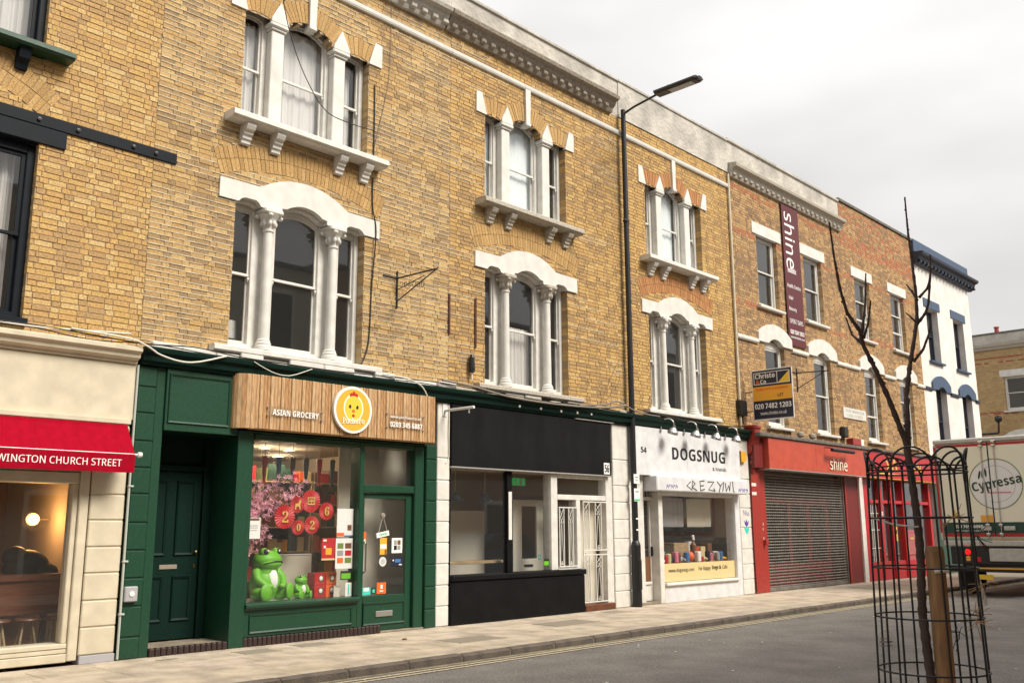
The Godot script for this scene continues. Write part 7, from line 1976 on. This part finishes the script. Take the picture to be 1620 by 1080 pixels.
	mk("tube", MB.new().tube([Vector3(11.10, 3.62, 0.04), Vector3(11.10, 3.62, 0.78)], 0.024, 10), M.plastic_white, ar)
	mk("hook", MB.new().tube([Vector3(11.10, 3.60, 0.66), Vector3(11.10, 3.53, 0.66)], 0.012, 6), M.plastic_white, ar)
	mk("back_plate", MB.new().cbox(11.05, 11.15, 3.52, 3.74, 0.045, 0.06, 0.004), M.plastic_white, ar)
	cable("grey flex running down the white pilaster", [Vector3(11.2, 3.7, 0.06), Vector3(11.19, 3.2, 0.06), Vector3(11.2, 2.8, 0.06), Vector3(11.13, 2.72, 0.06)], 0.009, M.cable_white)
	# boxes on the ledges of the further shops
	var jb := thing("junction_box", "black junction box on the wall beside the letting board", "box", Vector3(21.25, 4.5, 0.05))
	bx("case", jb, M.plastic_black, 21.10, 21.42, 4.36, 4.76, -0.01, 0.14, 0.02)
	mk("gland", MB.new().tube([Vector3(21.26, 4.36, 0.07), Vector3(21.28, 4.15, 0.08)], 0.02, 6), M.cable_black, jb)
	var fa := thing("alarm_box", "red and white alarm box on the ledge above the shine sign", "alarm", Vector3(27.8, 4.0, 0.15))
	bx("case", fa, M.red_col, 27.45, 28.02, 4.0, 4.2, 0.0, 0.2, 0.01)
	bx("cover", fa, M.plastic_white, 28.022, 28.22, 4.0, 4.2, 0.0, 0.2, 0.01)
	var fd := thing("floodlight", "black floodlight on the ledge above the street door", "lamp", Vector3(27.1, 4.2, 0.1))
	bx("case", fd, M.plastic_black, 27.0, 27.28, 4.2, 4.52, 0.0, 0.16, 0.03)
	mk("bracket", MB.new().tube([Vector3(27.14, 3.96, 0.05), Vector3(27.14, 4.21, 0.06)], 0.02, 6), M.plastic_black, fd)
	for k in 2:
		var x := 24.0 + 0.7 * k
		var f2 := thing("ledge_light", "small dark spotlight lying on the shuttered shop's ledge", "lamp", Vector3(x, 3.95, 0.25), "spotlights on the shuttered shop's ledge")
		mk("head", MB.new().cbox(x - 0.12, x + 0.12, 3.99, 4.14, 0.18, 0.32, 0.04), M.iron_cover, f2)
		mk("foot", MB.new().cbox(x - 0.05, x + 0.05, 3.951, 3.989, 0.2, 0.3, 0.006), M.iron_cover, f2)
	var wl := thing("wall_lantern", "black globe lantern on an arm before the corner house", "lamp", Vector3(49.9, 6.0, -2.4))
	mk("arm", MB.new().tube([Vector3(49.98, 6.0, -3.6), Vector3(49.4, 6.0, -3.6), Vector3(49.4, 6.02, -2.1)], 0.05, 8), M.black_iron, wl)
	mk("globe", MB.new().ball(Vector3(49.4, 6.7, -2.05), Vector3(0.17, 0.17, 0.17)).tube([Vector3(49.4, 6.02, -2.1), Vector3(49.4, 6.6, -2.05)], 0.045, 8), M.black_iron, wl)
	# ground
	cover("worn drain cover before the green house door", "drain cover", 7.0, 7.5, 0.42, 0.72)
	cover("rectangular metal cover before the grocery's plinth", "drain cover", 7.95, 8.45, 0.36, 0.62)
	cover("grey access cover before the black sill wall", "drain cover", 12.4, 13.5, 0.95, 1.45)
	cover("long access cover near the kerb", "drain cover", 9.7, 10.6, 1.5, 1.95)
	cover("square utility cover before the scroll gate", "drain cover", 15.0, 15.5, 0.35, 0.65)
	one("dry_leaf", MB.new().ball(Vector3(9.45, 0.012, 1.02), Vector3(0.045, 0.012, 0.035), 8, 5), M.brown, "single dark fallen leaf on the paving", "leaf")
	one("spilt_patch", MB.new().prism(arc2(6.05, 0.0, 0.16, 0.05, 0, 330, 11), -0.001, 0.0), M.iron_cover, "dark grey spilt patch on the paving by the green pilaster", "stain")
	var last: MeshInstance3D = get_child(get_child_count() - 1)
	last.rotation.x = -PI / 2; last.position = Vector3(0, 0.006, 0.42)
	var lit := MB.new()
	for k in 60: lit.ball(Vector3(rng.randf_range(4, 28), -0.085, rng.randf_range(2.9, 8.5)), Vector3(0.012, 0.006, 0.015) * rng.randf_range(0.6, 1.6), 6, 4)
	var lo := one("litter", lit, M.stone_white, "pale scraps of grit and litter scattered on the road", "litter")
	lo.set_meta("kind", "stuff")
